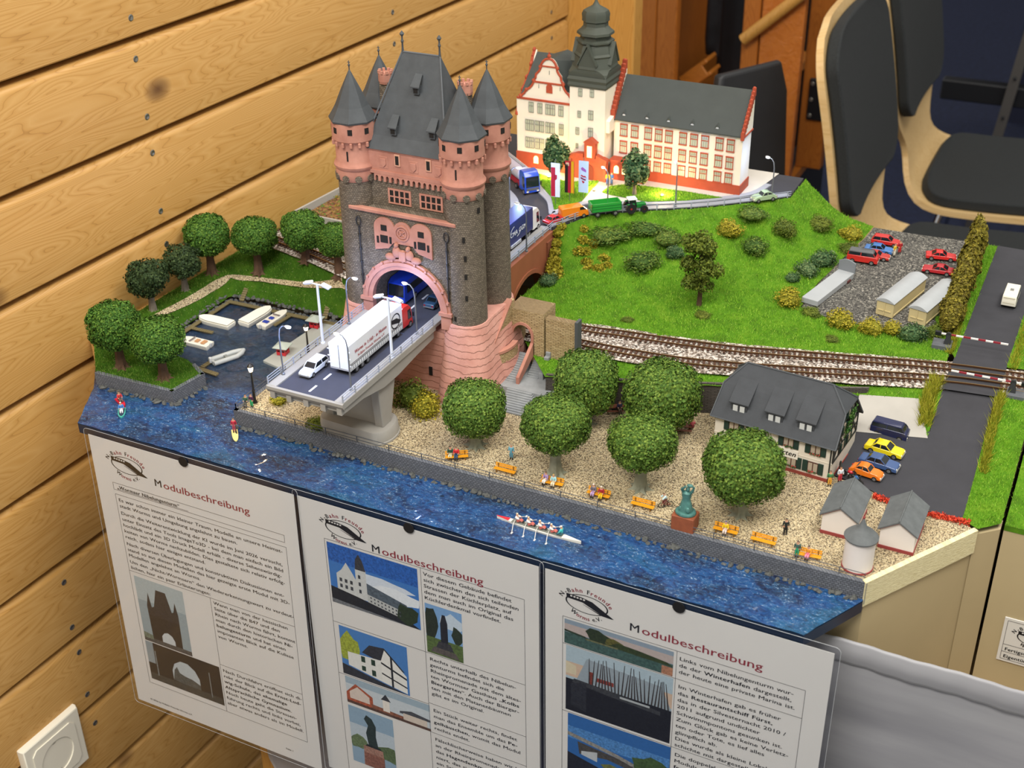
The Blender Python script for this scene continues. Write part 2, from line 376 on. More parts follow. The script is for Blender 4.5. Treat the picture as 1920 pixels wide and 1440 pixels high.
# wall socket
sock = thing('wall_socket', 'white square power socket with round recess on the pine wall', 'socket', (-100 * math.cos(WA) + math.sin(WA) * -44, 100 * math.sin(WA) + math.cos(WA) * -44, -386), -WA)
white_pl = mat('white_plastic', '#ece6d4', .3); brass = mat('contact_metal', '#8d8a84', .3, 1); blk = mat('black_plastic', '#15161a', .45)
b = MB(); b.loft([[(x, y, z) for y, z in ((-a, -a), (a, -a), (a, a), (-a, a))] for x, a in ((-1, 37), (3, 37), (7, 35.2))]); b.build('frame', white_pl, sock, smooth=True, bevel=.8)
b = MB(); ro, n = 20.5, 28
sq = [(0, 0)] * n
out = []
for j in range(n):
    a = 2 * pi * j / n; c, s_ = math.cos(a), math.sin(a); k = 27 / max(abs(c), abs(s_)); out.append((8.2, c * k, s_ * k))
b.loft([[(7, q[1], q[2]) for q in out], out, [(8.2, ro * math.cos(2 * pi * j / n), ro * math.sin(2 * pi * j / n)) for j in range(n)], [(-4, 18.5 * math.cos(2 * pi * j / n), 18.5 * math.sin(2 * pi * j / n)) for j in range(n)]], 0, False)
b.poly([(-4, 18.5 * math.cos(2 * pi * j / n), 18.5 * math.sin(2 * pi * j / n)) for j in range(n)])
ins = b.build('insert', white_pl, sock, smooth=True)
b = MB()
for sy in (-9.5, 9.5): b.lathe([(2.6, 0), (2.6, .5)], 12, (0, 0, 0)); b.xf(Matrix.Translation((-3.8, sy, 0)) @ Matrix.Rotation(pi / 2, 4, 'Y'), len(b.v) - 24)
b.build('pin_hole', blk, ins)
for sz in (-1, 1):
    b = MB(); b.cbox((2, 0, sz * 17.5), (10, 5, 1.6)); b.build('earth_clip', brass, ins, bevel=.3)

# ------------------------------------------------------------------ furniture behind the module
ward = thing('wardrobe', 'open honey coloured wooden wardrobe behind the school building', 'wardrobe', (0, 1700, -800))
for x0, x1, n_ in ((-180, -134, 'side_plank'), (-133, -92, 'side_plank'), (38, 70, 'front_post')):
    b = MB(); b.box(x0, x1, 0, 22, 0, 1250); b.build(n_, honey, ward, bevel=2)
b = MB(); b.box(-178, 44, 480, 498, 0, 1250); b.build('back_panel', mat('black_back_board', '#17120e', .8), ward)  # near-black back of the wardrobe interior
b = MB(); b.box(-178, -160, 22, 480, 0, 1250); b.build('side_panel', honey, ward)
b = MB(); b.box(-92, 62, 10, 480, 545, 562); b.build('shelf', honey_h, ward)
b = MB(); b.tube([(-160, 200, 1150), (44, 200, 1150)], 12, 10); b.build('hanging_rail', mat('rail_steel', '#77757a', .3, 1), ward, smooth=True)
for i, (x, wd, zb, c, lb) in enumerate(((-82, 26, 640, '#2a2c31', 'black coat hanging at the left in the open wardrobe'), (-18, 36, 592, '#0e0f14', 'long black coat hanging lowest in the open wardrobe'))):
    tcoat = NT('coat_cloth'); tcoat.rough(.85); vv = tcoat.coord(); cc = srgb(c); tcoat.base(tcoat.ramp(tcoat.noise(vv, .02, 3), [(.3, cc), (.7, tuple(q * 1.9 for q in cc))]))
    ct = thing('coat', lb, 'coat', (x, 1860 if i else 1930, -800))
    b = MB(); rings = []
    for z, a, d in ((zb - 30, .9, 24), (zb, 1, 30), (zb + 120, .98, 30), (zb + 260, .95, 30), (zb + 380, .9, 34), (zb + 430, .7, 30), (1120, .3, 16)):
        rings.append([(a * wd * math.cos(2 * pi * j / 20), d * math.sin(2 * pi * j / 20) * (1 + .18 * math.sin(5 * 2 * pi * j / 20 + z)), z) for j in range(20)])
    b.loft(rings); b.build('cloth', tcoat.m, ct, smooth=80)
    b = MB(); b.tube([(0, 0, 1110), (0, 0, 1155), (8, 0, 1166), (14, 0, 1160)], 2.5, 6); b.build('hanger', steel, ct, smooth=True)
b = MB(); b.cbox((0, 0, 45), (70, 60, 8), 0, 0, 0, -.7); b.cbox((10, 0, 22), (70, 60, 8), 0, 0, 0, -.7); b.cbox((4, -28, 30), (56, 6, 26), 0, 0, 0, -.7)
tag(b.build('wooden_crate', honey_h, None, (-78, 1800, -228), bevel=1.5), 'slanted wooden crate lying on the wardrobe shelf under the coats', 'crate')
# wrapped panel, pole and bracket post to the right of the wardrobe
t = NT('wrapped_wood'); t.rough(.22); v = t.coord(); t.base(t.mix(t.math('MULTIPLY', t.noise(v, .03, 5, .7, 1.5), .8), '#a8591a', '#d08440')); t.bump(t.noise(v, .05, 4, .6, 2), .6, 3); wrapped = t.m
b = MB(); b.box(73, 153, 1699, 1722, -800, 420); tag(b.build('wrapped_board', wrapped, bevel=2), 'tall orange board wrapped in shiny clear film', 'board')
b = MB(); b.tube([(46, 1682, -86), (230, 1682, 80)], 11, 12); tag(b.build('wooden_pole', pine_v, smooth=True), 'slanting round wooden pole at the top beside the wrapped board', 'pole')
sh = thing('wooden_rack', 'honey wood rack with base board and black bracket plate on the carpet', 'rack', (190, 1800, -800))
b = MB(); b.box(-77, -24, 100, 130, 400, 1200); b.build('upright', honey, sh, bevel=2)
b = MB(); b.prism([(-61, -2), (-65, 369), (-94, 404), (-118, 335)], 382, 400); b.build('base_board', honey_h, sh)
b = MB(); b.box(-120, -70, 60, 340, 0, 382); b.build('foot', blk, sh)
b = MB(); b.box(-62, -20, 92, 100, 506, 592); br = b.build('bracket_plate', blk, sh, bevel=2)
for sx in (-55, -27):
    for sz in (516, 549, 582): place('screw', sme, br, (sx, 91.5, sz), scale=1.3, rot=(pi / 2, 0, 0))
b = MB(); b.lathe([(11, 0), (11, 330), (9, 340)], 14, (-20, 560, 0)); b.build('steel_foot', mat('brushed_steel', '#8a8c92', .35, 1), sh, smooth=True)

# black upholstered chair just behind the school
bc = thing('padded_chair', 'black padded chair standing right behind the school model', 'chair', (240, 1130, -800), -.5)
black_fab = mat('black_leatherette', '#17181b', .5, var=.2, vs=.02)
b = MB(); b.loft([[(-12 * k + q[0], q[1] * wv, z) for q in ((0, -75), (14, -70), (14, 70), (0, 75))] for k, wv, z in ((0, 1, 470), (1, 1.02, 640), (2, 1, 785), (2.6, .85, 830))]); b.build('backrest', black_fab, bc, smooth=60, bevel=5, seg=3)
b = MB(); b.box(0, 190, -80, 80, 440, 500); b.build('seat', black_fab, bc, bevel=14, seg=3)
b = MB(); b.box(60, 100, -112, -84, 430, 630); b.build('armrest', black_fab, bc, bevel=6, seg=2)
for sx in (15, 175):
    for sy in (-66, 66): b = MB(); b.tube([(sx, sy, 0), (sx, sy, 442)], 9, 8); b.build('leg', blk, bc, smooth=True)

# shell chairs
ply = timber('birch_ply', '#e6c690', '#dcb87e', '#c79f62', ring=8, knots=False, rough=.35, axis='X', bump=.01)
t = NT('charcoal_upholstery'); t.rough(.92); v = t.coord(); t.base(t.ramp(t.noise(v, .5, 2), [(.3, '#1d2021'), (.7, '#2b2e2f')])); t.bump(t.noise(v, 1, 2), .4, .4); uphol = t.m
chrome = mat('chrome_tube', '#c9ccd2', .12, 1)
def chair_sheet(ctl, w_of, o0, o1, n=40, k=12):
    """bent sheet following the side profile ctl, half width w_of(s), between offsets o0 and o1 along its normal"""
    P_ = [Vector((x, 0, z)) for x, z in ctl]; L = [0]
    for a, c in zip(P_[:-1], P_[1:]): L.append(L[-1] + (c - a).length)
    def at(s):
        s = min(max(s, 0), L[-1] - 1e-6)
        for i in range(len(L) - 1):
            if s <= L[i + 1]: u = (s - L[i]) / (L[i + 1] - L[i]); return P_[i].lerp(P_[i + 1], u), (P_[i + 1] - P_[i]).normalized()
    return at, L[-1]
seat_prof = [(430, -6), (400, 2), (300, 4), (150, -6), (75, -6), (40, 4), (17, 24), (3, 55), (-8, 110), (-22, 200), (-42, 300), (-66, 400), (-76, 440)]
def smooth_prof(pr, it=3):
    for _ in range(it):
        q = [pr[0]]
        for a, c in zip(pr[:-1], pr[1:]): q += [(a[0] * .75 + c[0] * .25, a[1] * .75 + c[1] * .25), (a[0] * .25 + c[0] * .75, a[1] * .25 + c[1] * .75)]
        pr = q + [pr[-1]]
    return pr
def sheet(s0, s1, wf, o0, o1, n=48, k=14):
    pr = smooth_prof(seat_prof, 2); at, L = chair_sheet(pr, None, 0, 0); b = MB(); rows = []
    for side in (o0, o1):
        for i in range(n + 1):
            s = s0 + (s1 - s0) * i / n; p, d = at(s); nr = Vector((-d.z, 0, d.x)); nr = -nr if nr.z + nr.x < 0 else nr
            hw = wf(s); rows.append([p + nr * side + Vector((0, hw * (2 * j / k - 1), 0)) + nr * (6 * (2 * j / k - 1) ** 2) for j in range(k + 1)])
    m_, q = n + 1, k + 1; vs = [p for r in rows for p in r]; I = lambda a, i, j: a * m_ * q + i * q + j; fs = []
    for i in range(n):
        for j in range(k): fs += [(I(0, i, j), I(0, i, j + 1), I(0, i + 1, j + 1), I(0, i + 1, j)), (I(1, i, j), I(1, i + 1, j), I(1, i + 1, j + 1), I(1, i, j + 1))]
        for j in (0, k): fs.append((I(0, i, j), I(0, i + 1, j), I(1, i + 1, j), I(1, i, j)))
    for j in range(k):
        for i in (0, n): fs.append((I(0, i, j), I(0, i, j + 1), I(1, i, j + 1), I(1, i, j)))
    return b.add(vs, fs)
def rounded(s, a, c, w0, r):
    d = min(s - a, c - s)
    return max(w0 - (r - math.sqrt(max(0, r * r - (r - max(d, 0)) ** 2)) if d < r else 0), 4)
at_, LEN = chair_sheet(smooth_prof(seat_prof, 2), None, 0, 0)
def shell_w(s):
    base = 205 - 85 * math.exp(-((s - 470) / 62) ** 2); return rounded(s, 0, LEN, base, 90)
def make_chair(label):
    c = thing('shell_chair', label, 'chair', group='shell chairs behind the module')
    sheet(0, LEN, shell_w, -11, 0).build('shell', ply, c, smooth=50)
    sheet(545, LEN - 14, lambda s: rounded(s, 545, LEN - 14, min(192, shell_w(s) - 10), 48), .5, 20).build('back_pad', uphol, c, smooth=50, bevel=4, seg=2)
    sheet(12, 400, lambda s: rounded(s, 12, 400, min(192, shell_w(s) - 9), 70), .5, 20).build('seat_pad', uphol, c, smooth=50, bevel=4, seg=2)
    for sy in (-1, 1):
        for sx, ex in ((330, 400), (90, 10)):
            b = MB(); b.tube([(210, sy * 40, -22), (sx, sy * 150, -26), (ex, sy * 205, -440)], 11, 10); b.build('leg', chrome, c, smooth=True)
    b = MB(); b.cbox((210, 0, -24), (180, 120, 12)); b.build('seat_plate', blk, c)
    return c
ch = make_chair('nearer black padded plywood chair just behind the parking lot'); put(ch, (368, 1382, -360), .03)
c2 = dup(ch); put(c2, (350, 1890, -360), .02, 'farther black padded plywood chair, topmost at the right edge')
# far table frame
ft = thing('folding_table_frame', 'dark folding table frame with perforated grey leg at the far right', 'table', (420, 2700, -800))
b = MB(); b.box(-150, 700, 0, 40, 330, 380); b.build('cross_beam', blk, ft, bevel=3)
b = MB(); b.box(-150, 700, 200, 900, 700, 725); b.build('table_top', mat('dark_table_top', '#20222b', .5), ft, bevel=3)
b = MB(); b.tube([(-20, -40, 0), (60, -30, 720)], 17, 4); lg = b.build('leg', mat('grey_leg', '#6d6a66', .4, .6), ft)
for z in (120, 220, 320, 420): b = MB(); b.ell((-20 + 80 * z / 720, -57, z), (4, 4, 5)); b.build('leg_hole', blk, lg)
b = MB(); b.tube([(150, 80, 0), (150, 80, 700)], 17, 6); b.build('leg', blk, ft)
b = MB(); b.box(-60, 700, 905, 930, 0, 700); b.build('modesty_panel', mat('navy_panel', '#191e36', .8), ft)
# ------------------------------------------------------------------ table, skirt and module carcass
tan = mat('tan_paint', '#b3a27c', .6, var=.05, vs=.01)
t = NT('cream_foam'); t.rough(.8); v = uv_xz(t); vm = t.n('ShaderNodeVectorMath', _operation='MULTIPLY'); t.l(v, vm.inputs[0]); vm.inputs[1].default_value = (.15, 1.2, 1)
f = t.noise(vm.outputs[0], 1.0, 4, .7); t.base(t.ramp(f, [(.3, '#cfc08c'), (.65, '#efe6bb')])); t.bump(f, .9, 1.2); cream = t.m
tb = thing('display_table', 'long table with wooden leg under the landscape module', 'table', (0, 0, 0))
b = MB(); b.box(60, 1150, 66, 590, -160, -141); b.build('table_top', mat('table_board', '#9a7a4e', .5), tb, bevel=1.5)
for x, y in ((70, 70), (1120, 70), (70, 560), (1120, 560)): b = MB(); b.box(x, x + 26, y, y + 26, -800, -160); b.build('leg', pine_v, tb, bevel=1.5)
# satin skirt in front of the table
t = NT('grey_satin'); t.rough(.42); v = t.coord((.004, .02, .03)); t.base(t.ramp(t.noise(v, 1.0, 4, .6), [(.3, '#828287'), (.7, '#9c9c9f')])); t.b.inputs['Sheen Weight'].default_value = .4; satin = t.m
sk = thing('table_skirt', 'grey satin cloth skirt hanging from the table edge', 'table skirt', (0, 0, 0))
def cloth(x0, x1, z0, z1, yf, nx, nz, name):
    b = MB(); vs = []; fs = []
    for i in range(nx + 1):
        for j in range(nz + 1):
            x = x0 + (x1 - x0) * i / nx; z = z0 + (z1 - z0) * j / nz; vs.append((x, yf(x, z), z))
    for i in range(nx):
        for j in range(nz): a = i * (nz + 1) + j; fs.append((a, a + nz + 1, a + nz + 2, a + 1))
    b.add(vs, fs); o = b.build(name, satin, sk, smooth=80); s_ = o.modifiers.new('thickness', 'SOLIDIFY'); s_.thickness = .0009; return o
def fold(x, z):
    d = min(1, max(0, -z - 30) / 160)
    return 47 + d * (5.5 * math.sin(x * .017 + z * .014) + 3.4 * math.sin(x * .051 - z * .02 + 1) + 2.4 * math.sin(z * .06 + x * .02) + 1.0 * math.sin(z * .11 - x * .03)) + .5 * math.sin(x * .02)
top_z = lambda x: -25 + 1.2 * math.sin(x * .018)
cloth(98, 1150, -790, -40, fold, 210, 110, 'drape')
cloth(98, 1150, -44, -24, lambda x, z: 45 - 2.6 * max(0, math.sin((z + 44) / 20 * pi)) + .6 * math.sin(x * .09) + .3 * math.sin(x * .31), 300, 8, 'top_hem')

mod = thing('landscape_module', 'model railway landscape module with river, harbour, hill and town', 'model landscape', (0, 0, 0))
out = [(-12, 3), (616, 3), (643, 53), (701, 145), (715, 160), (715, 594), (XL(594), 594), (XL(110), 110), (-42, 54)]
b = MB(); b.prism([(643, 56), (699, 146), (714, 161), (714, 593), (XL(593), 593), (XL(110), 112), (-38, 58)], -140, 0); b.build('carcass', tan, mod)
b = MB(); b.prism([(700, 146), (715.4, 160), (715.4, 172), (700, 172)], -140, 18); b.build('end_board', tan, mod)
b = MB(); b.add([(643, 53, Q + .6), (701.5, 146, Q + 1), (701.5, 146, 2), (643, 53, 1), (640, 56, Q + .6), (698.5, 149, Q + 1), (698.5, 149, 2), (640, 56, 1)], [(0, 1, 2, 3), (4, 7, 6, 5), (0, 4, 5, 1), (3, 2, 6, 7), (0, 3, 7, 4), (1, 5, 6, 2)]); b.build('cut_foam_edge', cream, mod)
b = MB(); b.box(XL(100) - 1, XL(100) + 2, 108, 300, -30, 17); b.build('side_board', pine, mod)

# water
t = NT('river_water'); t.rough(.1); v = t.coord()
vs_ = t.n('ShaderNodeVectorMath', _operation='MULTIPLY'); t.l(v, vs_.inputs[0]); vs_.inputs[1].default_value = (.6, 1, 1)
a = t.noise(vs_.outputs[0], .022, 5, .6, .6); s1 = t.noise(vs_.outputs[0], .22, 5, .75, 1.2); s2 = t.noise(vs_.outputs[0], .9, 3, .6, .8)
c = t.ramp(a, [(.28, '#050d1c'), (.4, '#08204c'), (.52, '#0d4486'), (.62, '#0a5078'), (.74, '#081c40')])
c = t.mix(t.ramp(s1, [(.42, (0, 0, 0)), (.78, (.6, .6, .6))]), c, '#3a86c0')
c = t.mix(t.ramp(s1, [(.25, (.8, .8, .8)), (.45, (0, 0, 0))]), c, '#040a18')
c = t.mix(t.math('MULTIPLY', t.ramp(s2, [(.57, (0, 0, 0)), (.66, (1, 1, 1))]), t.ramp(s1, [(.46, (0, 0, 0)), (.66, (1, 1, 1))])), c, '#c3dcea')  # pale flecks: painted streaks, plus ripple sparkle put into the colour
sp = t.n('ShaderNodeSeparateXYZ'); t.l(t.coord(), sp.inputs[0])
harb = t.ramp(t.math('MULTIPLY_ADD', sp.outputs[1], .01, t.math('MULTIPLY', sp.outputs[0], -.004)), [(.55, (0, 0, 0)), (.8, (.78, .78, .78))])
c = t.mix(harb, c, '#15283a'); t.base(c)
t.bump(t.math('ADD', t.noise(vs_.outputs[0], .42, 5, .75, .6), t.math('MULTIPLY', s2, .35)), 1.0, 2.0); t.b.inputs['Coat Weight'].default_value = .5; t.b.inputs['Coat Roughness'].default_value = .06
water = t.m; slab_side = mat('slab_edge', '#10233a', .4)
wpoly = [(-12, 1), (616, 1), (643, 52), (643, 66), (300, 66), (118, 250), (-38, 252), (-58, 200), (XL(110) + 1, 112), (-40, 52)]
rw = np.random.RandomState(3); ph = rw.uniform(0, 6.28, 8); kk = rw.normal(0, .22, (8, 2))
wz = lambda x, y: W + sum(.14 * np.sin(kk[i, 0] * x + kk[i, 1] * y + ph[i]) for i in range(8))
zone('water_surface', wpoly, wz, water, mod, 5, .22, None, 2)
b = MB(); b.prism(wpoly, -3, W - .8); b.build('water_slab', slab_side, mod)

# stone and ground materials
gravel = granular('promenade_gravel', [(0, '#6a5d48'), (.14, '#bfae8a'), (.42, '#d8cba9'), (.68, '#a5957a'), (.86, '#54493a')], 1.35, .5, big='#cfc2a6')
ballast_m = granular('track_ballast', [(0, '#4d443c'), (.2, '#8b7f74'), (.45, '#bdb3a8'), (.7, '#6b5d50'), (.85, '#d6cfc6')], .62, .7)
lot_m = granular('parking_grit', [(0, '#33322f'), (.25, '#57554f'), (.55, '#716e66'), (.8, '#44423e'), (.93, '#9b968a')], .8, .5)
asphalt = mat('asphalt', '#35353a', .85, var=.16, vs=.03, bump=.15, bs=1.2)
pave = mat('pavement_grey', '#9a9ca2', .8, var=.06, vs=.05)
concrete = mat('pale_concrete', '#a9a59d', .85, var=.07, vs=.03, bump=.1)
quay_m = masonry('quay_stone', '#71757c', '#5a5e66', '#2e3034', 2.8, 1.7, .26, .5, warp=.3)
dark_wall = masonry('slate_wall', '#5c564f', '#453f39', '#1f1b18', 7, 1.3, .35, .8, warp=.6)
green = turf('spring_turf', '#44661a', '#5d9020', '#7da22c', '#b9c46a', .10)
green_d = turf('harbour_turf', '#2f4f12', '#3f661a', '#55761f', '#cfd39a', .09)
blade = leafy('grass_fibre', '#558a1a', '#7bb026', '#a9c64c'); blade_d = leafy('grass_fibre_dull', '#3a6114', '#527d1c', '#8a9c46')
straw = leafy('straw_tuft', '#6e7a1c', '#989a26', '#c2b642')

# promenade, parking and road
qp = [(113, 57), (643, 55), (700, 146), (690, 153), (640, 156), (612, 168), (592, 172), (592, 268), (560, 252), (485, 224), (423, 200), (345, 176), (300, 228), (113, 228)]
zone('gravel_promenade', qp, lambda x, y: Q + 0 * x, gravel, mod, 14, .25)
rp = [(689, 153), (687, 250), (686, 306), (646, 302), (647, 243), (588, 232), (588, 172), (612, 167), (640, 155)]
zone('asphalt_road', rp, lambda x, y: road_z(x, y) + .3, asphalt, mod, 10, .05)
zone('concrete_forecourt', [(586, 226), (647, 236), (631, 272), (586, 263)], lambda x, y: road_z(x, y) + .7, concrete, mod, 10, .05)
xr = [(645.5, 287), (687.5, 292), (687.5, 347), (645.5, 344)]
zone('level_crossing_deck', xr, lambda x, y: RL + 2.0, asphalt, mod, 10, .03)
zone('asphalt_road', [(646, 343), (687, 339), (687, 594), (643, 594)], lambda x, y: RL + 1.6, asphalt, mod, 14, .05)
zone('parking_lot', [(504, 384), (527, 375), (576, 370), (618, 377), (625, 407), (617, 594), (522, 590), (520, 561), (512, 496), (505, 438)], lambda x, y: RL + .8, lot_m, mod, 14, .3)
gs = [(689, 153), (701, 147), (715, 161), (715, 312), (690, 306), (687, 250)]
zone('verge_grass', gs, lambda x, y: road_z(x, y) + .6, green, mod, 8, .3); grass('verge_fibres', gs, lambda x, y: road_z(x, y) + .6, 5200, 2.0, blade, mod, 1)
gs2 = [(687, 346), (715, 349), (715, 594), (687, 594)]; zone('verge_grass', gs2, lambda x, y: RL + 1.4, green, mod, 10, .3); grass('verge_fibres', gs2, lambda x, y: RL + 1.4, 4200, 2.0, blade, mod, 2)
gs3 = [(617, 410), (646, 344), (643, 594), (617, 594)]; zone('verge_grass', gs3, lambda x, y: RL + .9, green, mod, 9, .3); grass('verge_fibres', gs3, lambda x, y: RL + .9, 5000, 2.2, blade, mod, 3)

# railway bed
TA = [(-30, 335), (-5, 330), (40, 318), (110, 296), (170, 275), (250, 261), (337, 260), (376, 265), (426, 271), (473, 279), (508, 288), (567, 304), (648, 325), (716, 334)]
TBk = [(-34, 310), (-5, 304), (40, 293), (110, 271), (170, 250), (250, 236), (348, 235), (388, 236), (437, 241), (481, 251), (530, 266), (573, 280), (652, 304), (716, 312)]
def offset(pl, d):
    r = []
    for i, p in enumerate(pl):
        a, c = pl[max(i - 1, 0)], pl[min(i + 1, len(pl) - 1)]; L = math.hypot(c[0] - a[0], c[1] - a[1]); r.append((p[0] - (c[1] - a[1]) / L * d, p[1] + (c[0] - a[0]) / L * d))
    return r
bed_f, bed_b = offset(TBk, -13), offset(TA, 13)
in_f, in_b = offset(TBk, -9.5), offset(TA, 9.5)
bed = bed_f + bed_b[::-1]
zone('ballast_bed', bed, lambda x, y: RL + 1.2 - 1.0 * np.clip(1 - dist_line(bed_f, x, y) / 5, 0, 1), ballast_m, mod, 7, .45)
# grass bank in front of the track, behind the retaining wall
rw_l = [(345, 176), (423, 200), (485, 224), (560, 252), (592, 266)]
bank = rw_l[:-1] + [(586, 262), (631, 271), (646.5, 236), (646.5, 302)] + [p for p in in_f if 300 < p[0] < 640][::-1] + [(300, 228)]
def bank_z(x, y):
    u = np.clip((np.asarray(x) - 560) / 26, 0, 1); return (RL - 2) * (1 - u) + u * np.minimum(road_z(x, y) + .4, RL - 1)
zone('bank_grass', bank, bank_z, green, mod, 6, .4); grass('bank_fibres', bank, bank_z, 9000, 2.0, blade, mod, 4)
b = MB(); n = len(rw_l)
for (ax, ay), (bx, by) in zip(rw_l[:-1], rw_l[1:]):
    k = 5
    for i in range(k):
        x0, y0 = ax + (bx - ax) * i / k, ay + (by - ay) * i / k; x1, y1 = ax + (bx - ax) * (i + 1) / k, ay + (by - ay) * (i + 1) / k
        b.add([(x0, y0, Q - 1), (x1, y1, Q - 1), (x1, y1 + 1.5, RL - .5), (x0, y0 + 1.5, RL - .5), (x1, y1 + 4, RL - .5), (x0, y0 + 4, RL - .5)], [(0, 1, 2, 3), (3, 2, 4, 5)])
b.build('retaining_wall', dark_wall, mod)

# hill between railway, parking lot and upper town
TE = [(266, 374), (281, 413), (325, 445), (370, 473), (413, 508), (446, 538), (446, 594)]
lot_edge = [(640, 350), (624, 404), (618, 376), (576, 369), (527, 374), (503, 384), (504, 438), (511, 496), (519, 561), (521, 594)]
foot = [p for p in in_b if 255 < p[0] < 640] + [(641, 334)]
BOT = [(264, 356), (264, 272)] + foot + lot_edge
hill = [(264, 272)] + foot + lot_edge + TE[::-1] + [(264, 356)]
def hill_z(x, y):
    dt, db = dist_line(TE, x, y), dist_line(BOT, x, y); s = db / (dt + db + 1e-6); s = np.clip(s, 0, 1)
    bumps = .9 * np.sin(x * .09 + y * .05) + .7 * np.sin(y * .13 - x * .06)
    return RL + .5 + (P - RL - 1.5) * (.25 * s + .75 * s ** 2.1) + bumps * np.clip(s * (1 - s) * 4, 0, 1)
zone('hillside', hill, hill_z, green, mod, 6, .5); grass('hillside_fibres', hill, hill_z, 42000, 2.3, blade, mod, 5)

# upper town: road surface, pavements, lawns
plat = [(189, 372), (262, 372), (280, 413), (324, 446), (369, 474), (412, 509), (445, 539), (444, 594), (95, 594), (95, 420), (150, 385)]
zone('upper_road', plat, lambda x, y: P - .4 + 0 * x, asphalt, mod, 16, .03, 40)
def strip(name, pl, w0, w1, z, m, h=.9):
    a, c = offset(pl, w0), offset(pl, w1); b = MB()
    for i in range(len(pl) - 1):
        q = [a[i], a[i + 1], c[i + 1], c[i]]; b.add([(x, y, z + h) for x, y in q] + [(x, y, z - .5) for x, y in q], [(0, 1, 2, 3), (0, 4, 5, 1), (1, 5, 6, 2), (2, 6, 7, 3), (3, 7, 4, 0)])
    return b.build(name, m, mod)
def spline(pl, k=4):
    r = []
    for i in range(len(pl) - 1):
        p0, p1, p2, p3 = pl[max(i - 1, 0)], pl[i], pl[i + 1], pl[min(i + 2, len(pl) - 1)]
        for j in range(k):
            t_ = j / k; r.append(tuple(.5 * (2 * p1[a] + (p2[a] - p0[a]) * t_ + (2 * p0[a] - 5 * p1[a] + 4 * p2[a] - p3[a]) * t_ ** 2 + (3 * p1[a] - p0[a] - 3 * p2[a] + p3[a]) * t_ ** 3) for a in (0, 1)))
    return r + [pl[-1]]
outer = spline([(262, 372), (280, 413), (324, 446), (369, 474), (412, 509), (445, 539)])
strip('outer_pavement', outer, .5, 7, P, pave)
leftk = spline([(150, 462), (174, 445), (190, 432), (205, 414), (213, 391), (213, 363), (208, 340)])
strip('left_pavement', leftk, -.5, -10, P, pave)
rightk = spline([(196, 462), (212, 444), (229, 427), (240, 408), (246, 398), (254, 404), (268, 436), (292, 447), (322, 460), (357, 480), (388, 504), (412, 530), (420, 560)])
strip('inner_pavement', rightk, 0, 6.5, P, pave)
yard = [(150, 500), (196, 466), (229, 431), (246, 402), (268, 441), (322, 464), (357, 484), (388, 508), (410, 534), (418, 594), (150, 594)]
zone('school_yard', yard, lambda x, y: P + .6, mat('yard_paving', '#c8c2b6', .8, var=.05, vs=.06), mod, 16, .02)
lawn1 = [(170, 490), (197, 472), (230, 436), (246, 408), (262, 440), (259, 476), (256, 498), (228, 482), (190, 490)]
lawn2 = [(270, 470), (280, 467), (322, 465), (356, 484), (386, 506), (348, 506), (307, 503), (284, 500), (272, 488)]
for i, lw in enumerate((lawn1, lawn2)):
    zone('lawn', lw, lambda x, y: P + 1.2, green, mod, 8, .3); grass('lawn_fibres', lw, lambda x, y: P + 1.2, 4500, 1.6, blade, mod, 20 + i)
isl = [(95, 470), (150, 452), (170, 436), (186, 424), (199, 407), (203, 385), (203, 372), (150, 385), (95, 420)]
zone('lawn', isl, lambda x, y: P + 1.0, green, mod, 10, .3)

# back-left ground and walled plot
bl = [(XL(339), 339), (-36, 329)] + [p for p in in_b if XL(p[1]) + 3 < p[0] < 186] + [(189, 290), (189, 372), (150, 385), (95, 420), (95, 594), (XL(594), 594)]
bl = [p for i, p in enumerate(bl) if i == 0 or p[0] > XL(p[1]) - 3]
def bl_z(x, y): return RL - 3 - .62 * np.maximum(0, -36 - np.asarray(x)) + (P - RL + 2) * sstep(110, 30, np.hypot(np.maximum(0, 150 - x), np.maximum(0, 360 - y)) + 0) * (np.asarray(x) > 60) * sstep(60, 120, x)
zone('back_grass', bl, bl_z, green_d, mod, 10, .4); grass('back_fibres', [(XL(350), 358), (100, 325), (100, 420), (XL(594), 590)], bl_z, 9000, 2.4, blade_d, mod, 6)
plot = [(-36, 370), (60, 367), (60, 450), (-28, 452)]
zone('plot_soil', plot, lambda x, y: RL - .5, granular('plot_soil', [(0, '#5b3b22'), (.3, '#7a5230'), (.6, '#8d6a40'), (.85, '#4f6b22')], .35, .8), mod, 8, .5)
b = MB()
for q in ([(60, 366), (-38, 368), (-30, 452), (60, 452)],):
    for (ax, ay), (bx, by) in zip(q[:-1], q[1:]):
        L = math.hypot(bx - ax, by - ay); b.cbox(((ax + bx) / 2, (ay + by) / 2, RL + 1.5), (L + 2.4, 2.4, 11), 0, math.atan2(by - ay, bx - ax))
b.build('plot_wall', concrete, mod)

